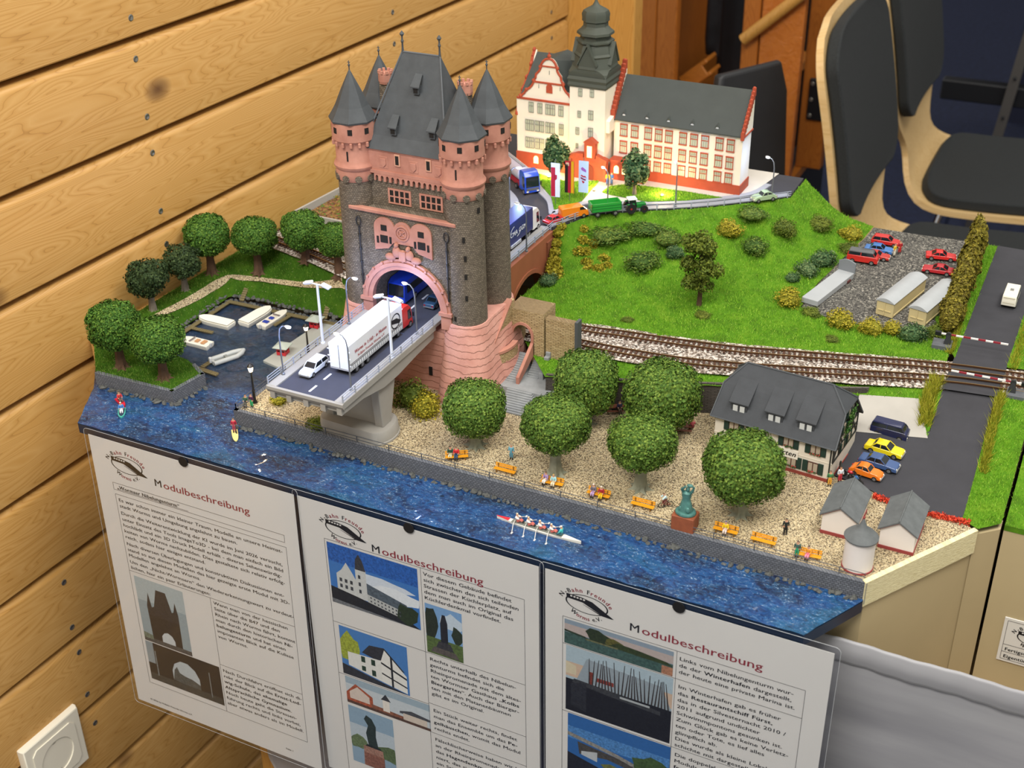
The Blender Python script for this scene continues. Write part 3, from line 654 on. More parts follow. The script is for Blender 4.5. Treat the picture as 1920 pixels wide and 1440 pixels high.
# harbour banks
basin = [(48, 97), (20, 110), (-12, 116), (-36, 150), (-36, 243), (-32, 247), (113, 250)]
tower_left = [(113, 228)]
hp = [(-40, 58), (43, 61), (48, 97), (20, 111), (-12, 117), (-37, 151), (-37, 244), (-32, 249), (113, 252), (113, 228), (178, 228)] + [p for p in in_f if XL(p[1]) + 3 < p[0] < 175][::-1] + [(-36, 330), (XL(340), 340), (XL(111), 111)]
hp = [p for p in hp if p[0] > XL(p[1]) - 2]
def harb_z(x, y):
    d = dist_line(basin, x, y); isl_ = np.asarray(y) < 118
    z = np.where(isl_, 19.5, 9.5 + np.minimum(d, 14) * .98)
    k = np.clip(d / (d + dist_line(in_f, x, y) + 1e-6), 0, 1) * (np.asarray(y) > 235); z = z + 23 * k ** 1.9 * np.clip((np.asarray(x) + 72) / 34, 0, 1)
    return z + (4.5 * np.clip((-44 - np.asarray(x)) / 12, 0, 1) - .5 * np.maximum(0, -68 - np.asarray(x))) * (np.asarray(y) > 120)
zone('harbour_grass', hp, harb_z, green_d, mod, 6, .3)
pth = spline([(-53, 150), (-49, 200), (-46, 252), (-30, 262), (40, 266), (88, 266), (112, 258)])
path_poly = offset(pth, -2.6) + offset(pth, 2.6)[::-1]
zone('gravel_path', path_poly, lambda x, y: harb_z(x, y) + 1.1, gravel, mod, 5, .2)
grass('harbour_fibres', hp, harb_z, 20000, 2.0, blade_d, mod, 7, holes=[path_poly])
# quay walls
def wall_band(name, pl, z0, z1, m, th=3, cope=None):
    b = MB()
    for (ax, ay), (bx, by) in zip(pl[:-1], pl[1:]):
        L = math.hypot(bx - ax, by - ay); nx, ny = (by - ay) / L, -(bx - ax) / L
        ux, uy = (bx - ax) / L * .8, (by - ay) / L * .8; ax, ay, bx, by = ax - ux, ay - uy, bx + ux, by + uy
        q = [(ax + nx * .8, ay + ny * .8), (bx + nx * .8, by + ny * .8), (bx - nx * th, by - ny * th), (ax - nx * th, ay - ny * th)]
        b.add([(x, y, z0) for x, y in q] + [(x, y, z1) for x, y in q], [(0, 1, 5, 4), (4, 5, 6, 7), (1, 2, 6, 5), (2, 3, 7, 6), (3, 0, 4, 7)])
    return b.build(name, m, mod)
wall_band('quay_wall', [(113, 228), (113, 56.5), (643, 54.5)], 3, Q + .4, quay_m)
wall_band('island_wall', [(-40, 58), (43, 60.5), (48.5, 97), (30, 108)], 3, 19.8, quay_m)
# riprap
rock_m = mat('riprap_rock', '#585a57', .8, var=.4, vs=.15, bump=.4)
rms = []
for i in range(6):
    b = MB(); b.ell((0, 0, 0), (1, 1, 1), 6, 4); rr_ = random.Random(i); b.v = [tuple(c_ * rr_.uniform(.6, 1.2) for c_ in q) for q in b.v]; rms.append(b.mesh('rock', rock_m))
def rocks(pl, gap, r0, r1, z, spread):
    for (ax, ay), (bx, by) in zip(pl[:-1], pl[1:]):
        L = math.hypot(bx - ax, by - ay); k = int(L / gap)
        for i in range(k):
            u = (i + rnd.random()) / k; s_ = rnd.uniform(r0, r1); nx, ny = (by - ay) / L, -(bx - ax) / L; d = rnd.uniform(0, spread)
            place('rock', rnd.choice(rms), mod, (ax + (bx - ax) * u + nx * d, ay + (by - ay) * u + ny * d, z + rnd.uniform(-.6, .8)), scale=(s_ * rnd.uniform(.8, 1.5), s_ * rnd.uniform(.7, 1.1), s_ * rnd.uniform(.6, .9)), rot=(rnd.uniform(-.4, .4), rnd.uniform(-.4, .4), rnd.uniform(0, 6.28)))
rocks([(114, 55), (641, 53)], 4.0, 1.3, 2.9, W + .4, 4)
rocks([(-38, 57), (43, 59), (49, 95)], 4.0, 1.8, 3.2, W + .8, 4)
rocks([(-37, 150), (-37, 243)], 3.0, 1.5, 3.0, 12, -4); rocks([(-36, 150), (-36, 243)], 3.4, 1.5, 2.6, 8.5, 3)
rocks([(-34, 247), (113, 250)], 3.0, 1.5, 3.0, 12, -4); rocks([(-34, 246), (113, 249)], 3.4, 1.5, 2.6, 8.5, 3)
# grass tufts beside the road (straw coloured)
def tuft_row(pl, zf, n, h, seed, wid=4):
    poly = offset(pl, -wid) + offset(pl, wid)[::-1]; o = grass('straw_tufts', poly, zf, n * 2, h, straw, mod, seed, .36); return o
tuft_row([(642, 246), (638, 275), (640, 302)], lambda x, y: road_z(x, y), 800, 8, 31, 5)
tuft_row([(693, 215), (691, 250), (690, 300)], lambda x, y: road_z(x, y), 700, 7, 32, 3)
tuft_row([(640, 352), (638, 400), (637, 440)], lambda x, y: RL, 600, 6, 33, 3)
tuft_row([(692, 345), (692, 400), (694, 470), (695, 560)], lambda x, y: RL, 900, 6, 34, 3)

# neighbouring module beyond the joint
nb = thing('neighbour_module', 'neighbouring tan railway module across the dark joint at the right', 'model landscape', (0, 0, 0))
b = MB(); b.box(717.6, 1100, 160.5, 594, -140, 18); b.build('carcass', tan, nb)
nbp = [(717.6, 160), (1100, 160), (1100, 300), (717.6, 312)]
zone('turf', nbp, lambda x, y: road_z(x, y) + .6, green, nb, 14, .3, 18); grass('turf_fibres', [(717.6, 160), (860, 160), (860, 300), (717.6, 312)], lambda x, y: road_z(x, y) + .6, 9000, 2.0, blade, nb, 41)
zone('ballast_bed', [(717.6, 300), (1100, 305), (1100, 352), (717.6, 347)], lambda x, y: RL + 1.2, ballast_m, nb, 12, .4, 10)
zone('turf', [(717.6, 346), (1100, 350), (1100, 594), (717.6, 594)], lambda x, y: RL + 1.4, green, nb, 14, .3, 10)
# ------------------------------------------------------------------ gate tower
stone = masonry('tower_stone', '#7e7262', '#574d41', '#3a332a', 2.5, 1.6, .22, .5, warp=.9)
t = NT('pink_sandstone'); t.rough(.8); v = t.coord(); t.base(t.ramp(t.noise(v, .06, 4, .6), [(.3, '#a56f5e'), (.7, '#bf8875')])); t.bump(t.noise(v, .8, 3), .5, .2); pink = t.m
t = NT('pink_rock_courses'); t.rough(.85); v = t.coord(); sp = t.n('ShaderNodeSeparateXYZ'); t.l(v, sp.inputs[0])
wz_ = t.math('ADD', t.math('MULTIPLY', sp.outputs[2], .16), t.math('MULTIPLY', t.noise(v, .05, 5, .65), 1.6)); ln = t.math('FRACT', wz_)
t.base(t.mix(t.ramp(ln, [(0, (.5, .5, .5)), (.05, (0, 0, 0)), (1, (0, 0, 0))]), t.ramp(t.noise(v, .08, 4, .6), [(.3, '#c48a7b'), (.7, '#d9a293')]), '#8a5348'))  # plinth stone kept paler, with lamp light put into its colour
t.bump(t.math('ADD', t.ramp(ln, [(0, (0, 0, 0)), (.12, (1, 1, 1)), (1, (.7, .7, .7))]), t.math('MULTIPLY', t.noise(v, .9, 4, .6), .5)), .7, .6); pink_rock = t.m
slate = mat('slate_roof', '#43474a', .7, var=.12, vs=.12, bump=.12, bs=2.5)
hole = mat('dark_opening', '#17130f', .9)
ochre = masonry('ochre_rubble', '#c9b184', '#a58a5c', '#5c482c', 4.6, 1.35, .26, .8, warp=1.1)
TW = thing('gate_tower', 'tall twin turreted sandstone gate tower model with dark slate roofs', 'tower model', (231, 187, Q))
def arch_pts(r, zc, n=18, x0=0): return [(x0 + r * math.cos(pi - pi * i / n), zc + r * math.sin(pi - pi * i / n)) for i in range(n + 1)]
# main stone block with gateway, ledge, upper storey
b = MB(); b.prism([(-46, 66), (-33, 66)] + arch_pts(33, 80) + [(33, 66), (46, 66), (46, 160), (-46, 160)], -36, 36, 0, 'Y'); b.build('gate_block', stone, TW)
for y0, y1 in ((-38.2, -33), (33, 38)):
    b = MB(); o_, i_ = arch_pts(42, 80, 24), arch_pts(32.6, 80, 24)
    b.prism([(-42, 66)] + o_ + [(42, 66), (32.6, 66)] + i_[::-1] + [(-32.6, 66)], y0, y1, 0, 'Y'); b.build('arch_surround', pink, TW)
b = MB(); o_, i_ = arch_pts(39.6, 80, 24), arch_pts(36.6, 80, 24)
for k in range(24): b.prism([(x, z) for x, z in (o_[k], o_[k + 1], i_[k + 1], i_[k])], -39.4, -38, 0, 'Y')
for k in range(0, 25, 2): b.cbox((41.2 * math.cos(pi * k / 24), -38.6, 80 + 41.2 * math.sin(pi * k / 24)), (2, 2.4, 2), 0)
for s_ in (-1, 1): b.box(s_ * 37.5 - 6, s_ * 37.5 + 6, -40, -35, 79, 82)
b.build('arch_moulding', pink, TW)
b = MB(); b.box(-49.5, 49.5, -38.5, -33.5, 158.5, 161.8); b.build('ledge_coping', pink, TW, bevel=.6)
b = MB(); b.box(-38, 38, -25, 30, 159, 190); b.build('upper_storey', stone, TW)
b = MB(); b.box(-37, 37, -26.4, 31, 190, 210); b.box(-37.5, 37.5, -27.6, 32, 188.6, 191.4); b.box(-37.5, 37.5, -27, 32, 207.5, 210.4); b.build('attic_wall', pink, TW)
b = MB()
for i in range(13):
    x = -27 + i * 4.9
    b.prism([(x - 2.45, 189)] + [(x - 2.45, 182.5)] + [(x - 1.3, 182.5), (x - 1.3, 186)] + [(x - 1.3 + 2.6 * j / 4, 186 + 1.3 * math.sin(pi * j / 4)) for j in range(1, 4)] + [(x + 1.3, 186), (x + 1.3, 182.5), (x + 2.45, 182.5), (x + 2.45, 189)], -27.4, -25, 0, 'Y')
b.build('corbel_table', pink, TW)
# twin window groups over the ledge
for x0 in (-17.8, 11.3):
    b = MB(); b.box(x0 - .6, x0 + 20.6, -25.9, -24.8, 164, 177); wg = b.build('window_surround', pink, TW)
    for i in range(4):
        for z0, z1 in ((165.6, 169.8), (171.2, 175.6)):
            b = MB(); b.box(x0 + 1.2 + i * 4.8, x0 + 4.4 + i * 4.8, -26.1, -25.5, z0, z1); b.build('window_opening', hole, wg)
for x in (-7.2, 21.1):
    b = MB(); b.box(x - 2.6, x + 2.6, -27.4, -26, 197, 207); wn = b.build('attic_window', mat('pale_sandstone', '#c9977f', .8), TW, bevel=.3)
    b = MB(); b.box(x - 1.5, x + 1.5, -27.6, -27, 198.5, 205.8); b.build('window_opening', hole, wn)
for x in (-20.3, 7.3, 30):
    b = MB(); b.box(x - 4.2, x + 4.2, -26.8, -26.2, 193.5, 203.5); pn = b.build('relief_panel', pink, TW, bevel=.3)
    b = MB(); b.prism([(x - 2.6, 202), (x - 2.6, 197), (x, 194.4), (x + 2.6, 197), (x + 2.6, 202)], -27.6, -26.7, 0, 'Y'); b.build('shield', pink, pn, bevel=.3)
# carved panel above the gateway
pl_ = [(-26.8, 126.5), (-26.8, 147)] + [(-17 + 9.8 * math.cos(pi - pi * i / 10), 147 + 9 * math.sin(pi - pi * i / 10)) for i in range(1, 10)] + [(-7.5, 148)] + [(8 * math.cos(pi - pi * i / 8), 147 + 7.5 * math.sin(pi - pi * i / 8)) for i in range(0, 9)] + [(7.5, 148)] + [(17 + 9.8 * math.cos(pi - pi * i / 10), 147 + 9 * math.sin(pi - pi * i / 10)) for i in range(1, 10)] + [(26.8, 147), (26.8, 126.5), (14, 129.5), (9, 135), (-9, 135), (-14, 129.5)]
b = MB(); b.prism(pl_, -37.6, -35.5, 0, 'Y'); pan = b.build('carved_panel', pink, TW, bevel=.4)
for sx in (-1, 1):
    for x0, x1, z0, z1 in ((14.5, 20, 144.5, 149.5), (14, 21, 134, 140.5), (10.5, 12.5, 134, 140), (22.5, 24.5, 133, 139)):
        b = MB(); b.box(min(sx * x0, sx * x1), max(sx * x0, sx * x1), -37.9, -37.2, z0, z1); b.build('window_opening', hole, pan)
b = MB()
for r0, r1, y0 in ((6.6, 5.6, -38.6), (4.4, 3.6, -38.4)):
    for k in range(20):
        a, c = 2 * pi * k / 20, 2 * pi * (k + 1) / 20
        b.prism([(r * math.cos(q), 145 + r * math.sin(q)) for r, q in ((r0, a), (r0, c), (r1, c), (r1, a))], y0, -37.4, 0, 'Y')
b.cbox((0, -38, 145), (7, 1, .8), 0, 0, 0, .7); b.cbox((0, -38, 145), (7, 1, .8), 0, 0, 0, -.7); b.build('round_emblem', pink, pan)
b = MB()
for x, z, rx, rz in ((-12, 123, 5, 3.2), (-6, 128, 4, 5), (-6, 134, 2, 2.2), (12, 123.5, 5, 3), (6, 127, 4, 4.6), (5, 132.5, 2, 2.2), (0, 126, 3, 5)): b.ell((x, -38.4, z), (rx, 2.6, rz), 10, 6)
b.box(-3, 3, -40.5, -37, 121.5, 130); b.build('sculpture_group', pink, TW, smooth=True)
# turrets
def turret(x, y):
    b = MB(); b.lathe([(16.6, 64), (16.2, 110), (15.6, 184)], 20, (x, y, 0)); sh_ = b.build('turret_shaft', stone, TW, smooth=True)
    b = MB(); b.lathe([(15.8, 181), (16.6, 182.5), (17, 187), (16.6, 190), (18, 192), (18.2, 193.6), (17, 195.5), (16, 197), (15.8, 211), (16.2, 213), (17.8, 215), (17.8, 230.5), (18.4, 231)], 20, (x, y, 0)); h = b.build('turret_head', pink, TW, smooth=True)
    b = MB()
    for k in range(10):
        a = 2 * pi * (k + .5) / 10; c = (x + 16.9 * math.cos(a), y + 16.9 * math.sin(a), 184); b.lathe([(2.9, -.7), (2.9, .7)], 12, (0, 0, 0)); b.xf(Matrix.Translation(c) @ Matrix.Rotation(a, 4, 'Z') @ Matrix.Rotation(pi / 2, 4, 'Y'), len(b.v) - 24)
    b.build('blind_arches', stone, h)
    b = MB()
    for k in range(16):
        a = 2 * pi * k / 16; b.cbox((x + 16.9 * math.cos(a), y + 16.9 * math.sin(a), 212.3), (3, 2.2, 4.2), 0, a)
    b.build('machicolation', pink, h, bevel=.5)
    for k in range(8):
        a = 2 * pi * (k + .5) / 8; b = MB(); b.cbox((x + 17.5 * math.cos(a), y + 17.5 * math.sin(a), 223.5), (1, 3.6, 4.6), 0, a); b.build('turret_window', hole, h)
    for a in (-pi / 2 + .15,):
        b = MB(); b.cbox((x + 15.8 * math.cos(a), y + 15.8 * math.sin(a), 203), (.8, 1.2, 8), 0, a); b.build('arrow_slit', hole, h)
    b = MB(); b.lathe([(19.4, 229.6), (19.8, 231), (17.2, 235), (13.6, 241), (8, 253.5), (1.1, 267.5), (.5, 268.5)], 8, (x, y, 0), 0, pi / 8); r_ = b.build('turret_roof', slate, TW)
    b = MB(); b.lathe([(.55, 266), (.45, 271), (1.1, 272.4), (.4, 273.5), (.3, 276)], 8, (x, y, 0)); b.cbox((x, y, 274.6), (2.2, .5, .5)); b.build('finial', slate, r_, smooth=True)
    return sh_
for x, y in ((-49, -22), (49, -22), (-49, 22), (49, 22)):
    s_ = turret(x, y)
    if (x, y) == (49, -22):
        for (hx, hz, a) in ((59, 149, -1.15), (59.5, 133, -1.1), (59.8, 117, -1.1), (60, 98, -1.1), (46, 78, -1.75), (64, 172, -.3)):
            b = MB(); b.cbox((x + 16 * math.cos(a), y + 16 * math.sin(a), hz), (1.2, 2.2, 4.4), 0, a); b.build('slit_window', hole, s_)
# main roof
b = MB(); rings = []
for u, k in ((0, 0), (.06, .09), (.14, .2), (1, 1)):
    x0, x1, y0, y1 = -38 + (-15 + 38) * k, 38 + (19 - 38) * k, -28 + (2.5 + 28) * k, 33 + (3.5 - 33) * k; z = 209 + 71 * u; rings.append([(x0, y0, z), (x1, y0, z), (x1, y1, z), (x0, y1, z)])
b.loft(rings); roof = b.build('main_roof', slate, TW)
b = MB()
for e, r_ in (((-15, 3, 280), .8), ((19, 3, 280), .8)): b.tube([(38 if e[0] > 0 else -38, -28, 209.6), ((19 if e[0] > 0 else -15), 2.5, 280)], .7, 6)
b.tube([(-15, 3, 280.3), (19, 3, 280.3)], .9, 6); b.build('ridge_caps', mat('slate_ridge', '#565a5e', .6), roof, smooth=True)
for x in (-14.5, 18.5):
    b = MB(); b.lathe([(1.2, 279), (.8, 283), (.7, 287), (1.3, 288.5), (.7, 290), (.6, 292), (1.9, 294.2), (.4, 296.5)], 10, (x, 3, 0)); b.build('finial', slate, roof, smooth=True)
for x, y, z in ((3.6, -6.5, 256), (-11.7, -19, 225), (23, -18.4, 226.6)):
    b = MB(); b.box(x - 2.6, x + 2.6, y - 4.6, y + 3, z - 3.6, z + 2.6); d = b.build('dormer', slate, roof)
    b = MB(); b.box(x - 1.8, x + 1.8, y - 5, y - 4.4, z - 2.6, z + 1.8); b.build('dormer_window', hole, d)
    b = MB(); b.add([(x - 4, y - 6, z + 1.6), (x + 4, y - 6, z + 1.6), (x + 3, y + 2, z + 10), (x - 3, y + 2, z + 10), (x - 4, y - 6, z + 2.6), (x + 4, y - 6, z + 2.6), (x + 3, y + 2, z + 11), (x - 3, y + 2, z + 11)], [(0, 3, 2, 1), (4, 5, 6, 7), (0, 1, 5, 4), (1, 2, 6, 5), (2, 3, 7, 6), (3, 0, 4, 7)]); b.build('dormer_roof', slate, d)
for x in (-37.5, 35):
    b = MB(); b.box(x - 4, x + 4, 8, 16, 205, 252); cm = b.build('chimney', stone, TW)
    b = MB(); b.lathe([(5.6, 250), (6, 252), (6, 258.5)], 8, (x, 12, 0), 0, pi / 8)
    for k in range(8): b.cbox((x + 5.2 * math.cos(pi * k / 4), 12 + 5.2 * math.sin(pi * k / 4), 259.6), (2, 2, 2.4), 0, pi * k / 4)
    b.build('chimney_crown', pink, cm)
# pipes with loops beside the gateway
for x in (-41.3, 40.3):
    b = MB(); b.tube([(x, -37.4, 92), (x, -37.4, 145)], .75, 6)
    lp = [(x + 2.2 * math.cos(a), -37.6, 149 + 4.2 * math.sin(a)) for a in [2 * pi * i / 14 for i in range(15)]]; b.tube(lp, .6, 5)
    for z in (100, 112, 124, 136): b.lathe([(1.3, z), (1.3, z + 1.4)], 8, (x, -37.2, 0))
    b.build('lamp_bracket', mat('dark_iron', '#2c2a28', .5), TW, smooth=True)
# pink plinth: a battered pylon either side of the roadway
def rsq(cx, cy, hx, hy, z, r=9, n=5):
    r = min(r, hx, hy); q = []
    for sx, sy, a0 in ((1, 1, 0), (-1, 1, pi / 2), (-1, -1, pi), (1, -1, 3 * pi / 2)):
        q += [(cx + sx * (hx - r) + r * math.cos(a0 + pi / 2 * i / n), cy + sy * (hy - r) + r * math.sin(a0 + pi / 2 * i / n), z) for i in range(n + 1)]
    return q
for s_ in (-1, 1):
    b = MB(); b.loft([rsq(s_ * (49 + (.25 * e)), 0, 17.3 + e, 39.5 + e * 1.1, z, 16) for z, e in ((-1, 9), (10, 7.6), (22, 6.2), (34, 4.6), (46, 3.2), (58, 1.8), (68, .6), (72.6, 0))]); b.build('plinth', pink_rock, TW, smooth=50)
b = MB(); b.box(-34, 34, -30, 36, -1, 58); b.build('cross_wall', pink_rock, TW)
b = MB(); b.box(14, 17, -31, -29.6, 14, 22); b.build('plinth_window', hole, TW)
# bastion and steps at the right hand side
b = MB(); b.loft([[(52 + (24 + e) * math.cos(a), 8 + (30 + e) * math.sin(a), z) for a in [-pi * .62 + pi * 1.1 * i / 18 for i in range(19)]] + [(40, 30, z), (40, -10, z)] for z, e in ((0, 4.5), (12, 3), (24, 1.6), (30, 1))]); b.build('bastion', pink_rock, TW, smooth=50)
b = MB(); b.loft([[(52 + (24.6 + e) * math.cos(a), 8 + (30.6 + e) * math.sin(a), z) for a in [-pi * .55 + pi * .62 * i / 14 for i in range(15)]] + [(52 + (21 + e) * math.cos(a), 8 + (27 + e) * math.sin(a), z) for a in [pi * .07 - pi * .62 * i / 14 for i in range(15)]] for z, e in ((28, .6), (37, 0))]); b.build('parapet', ochre, TW)
b = MB(); b.loft([[(52 + (25.2) * math.cos(a), 8 + (31.2) * math.sin(a), z) for a in [-pi * .55 + pi * .62 * i / 14 for i in range(15)]] + [(52 + (20.4) * math.cos(a), 8 + (26.4) * math.sin(a), z) for a in [pi * .07 - pi * .62 * i / 14 for i in range(15)]] for z in (37, 39.4)]); b.build('parapet_coping', pink, TW)
b = MB(); b.prism([(-14, 30), (-14, 48), (18, 73), (24, 73), (24, 30)], 64, 69, 0, 'X'); b.build('ramp_wall', ochre, TW)
b = MB(); b.add([(63, -15, 48.6), (70, -15, 48.6), (70, 18, 74), (63, 18, 74), (63, -15, 50.4), (70, -15, 50.4), (70, 18, 75.8), (63, 18, 75.8)], [(0, 3, 2, 1), (4, 5, 6, 7), (0, 1, 5, 4), (1, 2, 6, 5), (2, 3, 7, 6), (3, 0, 4, 7)]); b.build('ramp_coping', pink, TW)
b = MB(); b.box(61, 65, 8, 14, 46, 60); b.build('niche', hole, TW)
# rubble gatehouse over the steps and wing wall
b = MB(); b.prism([(66, 12), (70.5, 12)] + [(79 + 8.5 * math.cos(pi - pi * i / 10), 44 + 9.5 * math.sin(pi - pi * i / 10)) for i in range(11)] + [(87.5, 12), (99, 12), (99, 67), (66, 67)], 18.5, 42, 0, 'Y'); b.build('stair_gatehouse', ochre, TW)
b = MB(); o_ = [(79 + 10.6 * math.cos(pi - pi * i / 12), 44 + 11.6 * math.sin(pi - pi * i / 12)) for i in range(13)]; i_ = [(79 + 8.3 * math.cos(pi - pi * i / 12), 44 + 9.3 * math.sin(pi - pi * i / 12)) for i in range(13)]
for k in range(12): b.prism([o_[k], o_[k + 1], i_[k + 1], i_[k]], 17.4, 20, 0, 'Y')
b.box(87.3, 89.6, 17.4, 20, 22, 44); b.build('stair_arch', pink, TW)
b = MB(); b.box(100, 127, 20, 27, 8, 63); b.build('wing_wall', ochre, TW)
b = MB(); b.box(127, 129.6, 19.4, 28, 20, 65); b.build('wall_post', mat('dark_slate_post', '#4a4e50', .7), TW)
grey_st = mat('grey_steps', '#8c8f90', .85, var=.12, vs=.15)
for i in range(10):
    b = MB(); b.box(86 - .35 * i, 116 - 1.1 * i, -38 + 1.9 * i, -17, 1.2 * i, 1.2 * i + 1.3); b.build('lower_step', grey_st, TW)
b = MB(); b.box(70, 130, -19, 22, 0, 12.6); b.build('stair_landing', grey_st, TW)
for i in range(13):
    b = MB(); b.box(71.5, 86.5, -9 + 2.1 * i, 20, 12 + 1.05 * i, 13.1 + 1.05 * i); b.build('upper_step', grey_st, TW)
for i in range(8):
    b = MB(); b.box(89.6, 100, 4 + 1.9 * i, 20, 12 + 1.2 * i, 13.2 + 1.2 * i); b.build('side_step', grey_st, TW)
b = MB(); b.add([(86.6, -11, 12), (89.6, -11, 12), (89.6, 19, 26), (86.6, 19, 26), (86.6, -11, 19), (89.6, -11, 19), (89.6, 19, 39), (86.6, 19, 39)], [(0, 3, 2, 1), (4, 5, 6, 7), (0, 1, 5, 4), (1, 2, 6, 5), (2, 3, 7, 6), (3, 0, 4, 7)]); b.build('stair_balustrade', pink, TW, bevel=.4)
b = MB()
for i in range(5): b.box(100.5, 105, 4 + 3.6 * i, 7.6 + 3.6 * i, 12, 19 + 3.2 * i)
b.build('stepped_balustrade', grey_st, TW, bevel=.4)

# ------------------------------------------------------------------ road bridge and viaduct
DK = 88.0
bridge = thing('road_bridge', 'grey road bridge running from the river pier through the tower', 'bridge model', (0, 0, 0))
con = mat('bridge_concrete', '#9b9891', .8, var=.06, vs=.05); deck_as = mat('bridge_asphalt', '#3a3c48', .75, var=.1, vs=.05)
b = MB(); b.box(196, 249.5, 10.5, 372, DK - 1.6, DK); b.build('roadway', deck_as, bridge)
for x0, x1 in ((188.6, 196.4), (249, 257.4)):
    b = MB(); b.box(x0, x1, 10, 372, DK - 2, DK + 1.4); b.build('side_walk', con, bridge, bevel=.3)
b = MB()
for x in (192.5, 207.5, 223, 238.5, 253): # haunched girders
    b.prism([(10, DK - 1.8), (10, DK - 10), (40, DK - 11), (70, DK - 17), (92, DK - 17), (120, DK - 14), (150, DK - 12), (150, DK - 1.8)], x - 2.2, x + 2.2, 0, 'X')
b.box(188.6, 257.4, 10, 150, DK - 4, DK - 1.8); b.box(190, 256, 12.5, 16, DK - 9, DK - 3); b.build('girders', con, bridge)
b = MB(); b.prism([(8.6, DK - 2), (8.6, DK + .6), (10.4, DK + 1.2), (10.4, DK - 5)], 188.4, 257.6, 0, 'X'); b.build('end_beam', con, bridge)
# pier
b = MB()
st = [(200 + 9 * math.cos(a), 76 + 16 * math.sin(a)) for a in [pi / 2 + pi * i / 12 for i in range(13)]] + [(246 + 12 * math.cos(a), 76 + 18 * math.sin(a)) for a in [-pi / 2 + pi * i / 12 for i in range(13)]]
b.loft([[(x + (x - 223) * e, y + (y - 76) * e, z) for x, y in st] for z, e in ((Q - 1, .02), (Q + 1.5, .02), (Q + 2, 0), (Q + 10, -.02), (Q + 11.5, -.05))]); b.build('pier_base', con, bridge, smooth=40)
for x0, x1 in ((196, 204), (243.5, 251.5)):
    b = MB(); b.add([(x0, 70, Q + 11), (x1, 70, Q + 11), (x1, 82, Q + 11), (x0, 82, Q + 11), (x0, 66, DK - 15), (x1, 66, DK - 15), (x1, 94, DK - 15), (x0, 94, DK - 15)], [(0, 3, 2, 1), (4, 5, 6, 7), (0, 1, 5, 4), (1, 2, 6, 5), (2, 3, 7, 6), (3, 0, 4, 7)]); b.build('pier_column', con, bridge, bevel=.6)
b = MB(); b.box(204, 243.5, 73, 80, Q + 11, DK - 16); b.build('pier_web', con, bridge)
wht = mat('road_paint', '#e8e8e6', .6)
for y in (16, 36, 57, 78, 100, 122, 144, 166, 188, 215, 245, 275, 305, 335):
    b = MB(); b.box(222, 223.8, y, y + 10, DK - .2, DK + .12); b.build('lane_dash', wht, bridge)
# viaduct walls behind the tower
brick = masonry('viaduct_brick', '#8f5236', '#7d4429', '#5c3320', 3.0, 1.2, .12, .12)
via_pl = mat('viaduct_render', '#9a5a3a', .75, var=.08, vs=.05)
for x0, x1 in ((252, 262), (189, 199)):
    b = MB(); b.prism([(228, Q), (228, DK - 2), (392, DK - 2), (392, Q), (352, Q)] + [(314 + 38 * math.cos(pi * i / 16), 30 + 33 * math.sin(pi * i / 16)) for i in range(17)] + [(276, Q)], x0, x1, 0, 'X'); b.build('viaduct_wall', via_pl, bridge)
b = MB(); oo = [(314 + 42 * math.cos(pi * i / 16), 30 + 37 * math.sin(pi * i / 16)) for i in range(17)]; ii = [(314 + 38 * math.cos(pi * i / 16), 30 + 33 * math.sin(pi * i / 16)) for i in range(17)]
for k in range(16): b.prism([oo[k], oo[k + 1], ii[k + 1], ii[k]], 261, 263.2, 0, 'X')
b.build('viaduct_arch_ring', via_pl, bridge)
b = MB(); b.box(262, 263.6, 356, 386, 40, DK - 8); b.build('brick_pilaster', brick, bridge)
b = MB(); b.box(200, 252, 372, 380, Q, DK - 2); b.build('abutment', mat('grey_plaster', '#8d8a86', .8), bridge)
# railings
def railing(name, pl, z, h, m, parent, gap=17, rails=(1, .66, .33), r=.32, post=.5):
    b = MB(); acc = 0; pl = [(*p, z) if len(p) == 2 else p for p in pl]
    for k in rails: b.tube([(x, y, q + h * k) for x, y, q in pl], r, 4)
    for (ax, ay, az), (bx, by, bz) in zip(pl[:-1], pl[1:]):
        L = math.hypot(bx - ax, by - ay); s_ = gap - acc if acc else 0
        while s_ < L: u = s_ / L; x, y, q = ax + (bx - ax) * u, ay + (by - ay) * u, az + (bz - az) * u; b.cbox((x, y, q + h / 2), (post * 1.6, post * 1.6, h)); s_ += gap
        acc = L - (s_ - gap)
    return b.build(name, m, parent)
rail_m = mat('pale_railing', '#a9b0bd', .45, .2); iron = mat('grey_fence', '#5f6368', .5, .3)
railing('railing', [(256.8, 10.5), (256.8, 148)], DK + 1.2, 6.6, rail_m, bridge)
railing('railing', [(189.2, 10.5), (189.2, 148)], DK + 1.2, 6.6, rail_m, bridge)
up_out = [(261, 230), (261.5, 335), (262, 372)] + [(x + 1.5, y - 1.2) for x, y in outer[1:]]
railing('railing', [(x, y, P + (-.6)) for x, y in up_out], P - .6, 6.6, rail_m, bridge)
railing('railing', [(204, 232), (200, 300), (196, 360), (195, 380)], P - 1, 6, rail_m, bridge)
qf = thing('quay_fence', 'long thin grey fence along the river promenade edge', 'fence', (0, 0, 0))
railing('front_run', [(113.8, 57.4), (642, 55.6)], Q + .3, 6, iron, qf, 30, (1, .5), .28, .4)
railing('side_run', [(113.8, 57.4), (113.8, 200)], Q + .3, 6, iron, qf, 24, (1, .5), .28, .4)
def wb(b, name, m, parent, **k):
    """build world-coordinate geometry under a parent standing elsewhere"""
    o = parent
    while o.parent: o = o.parent
    c = o.location / S; b.v = [(x - c.x, y - c.y, z - c.z) for x, y, z in b.v]; return b.build(name, m, parent, **k)
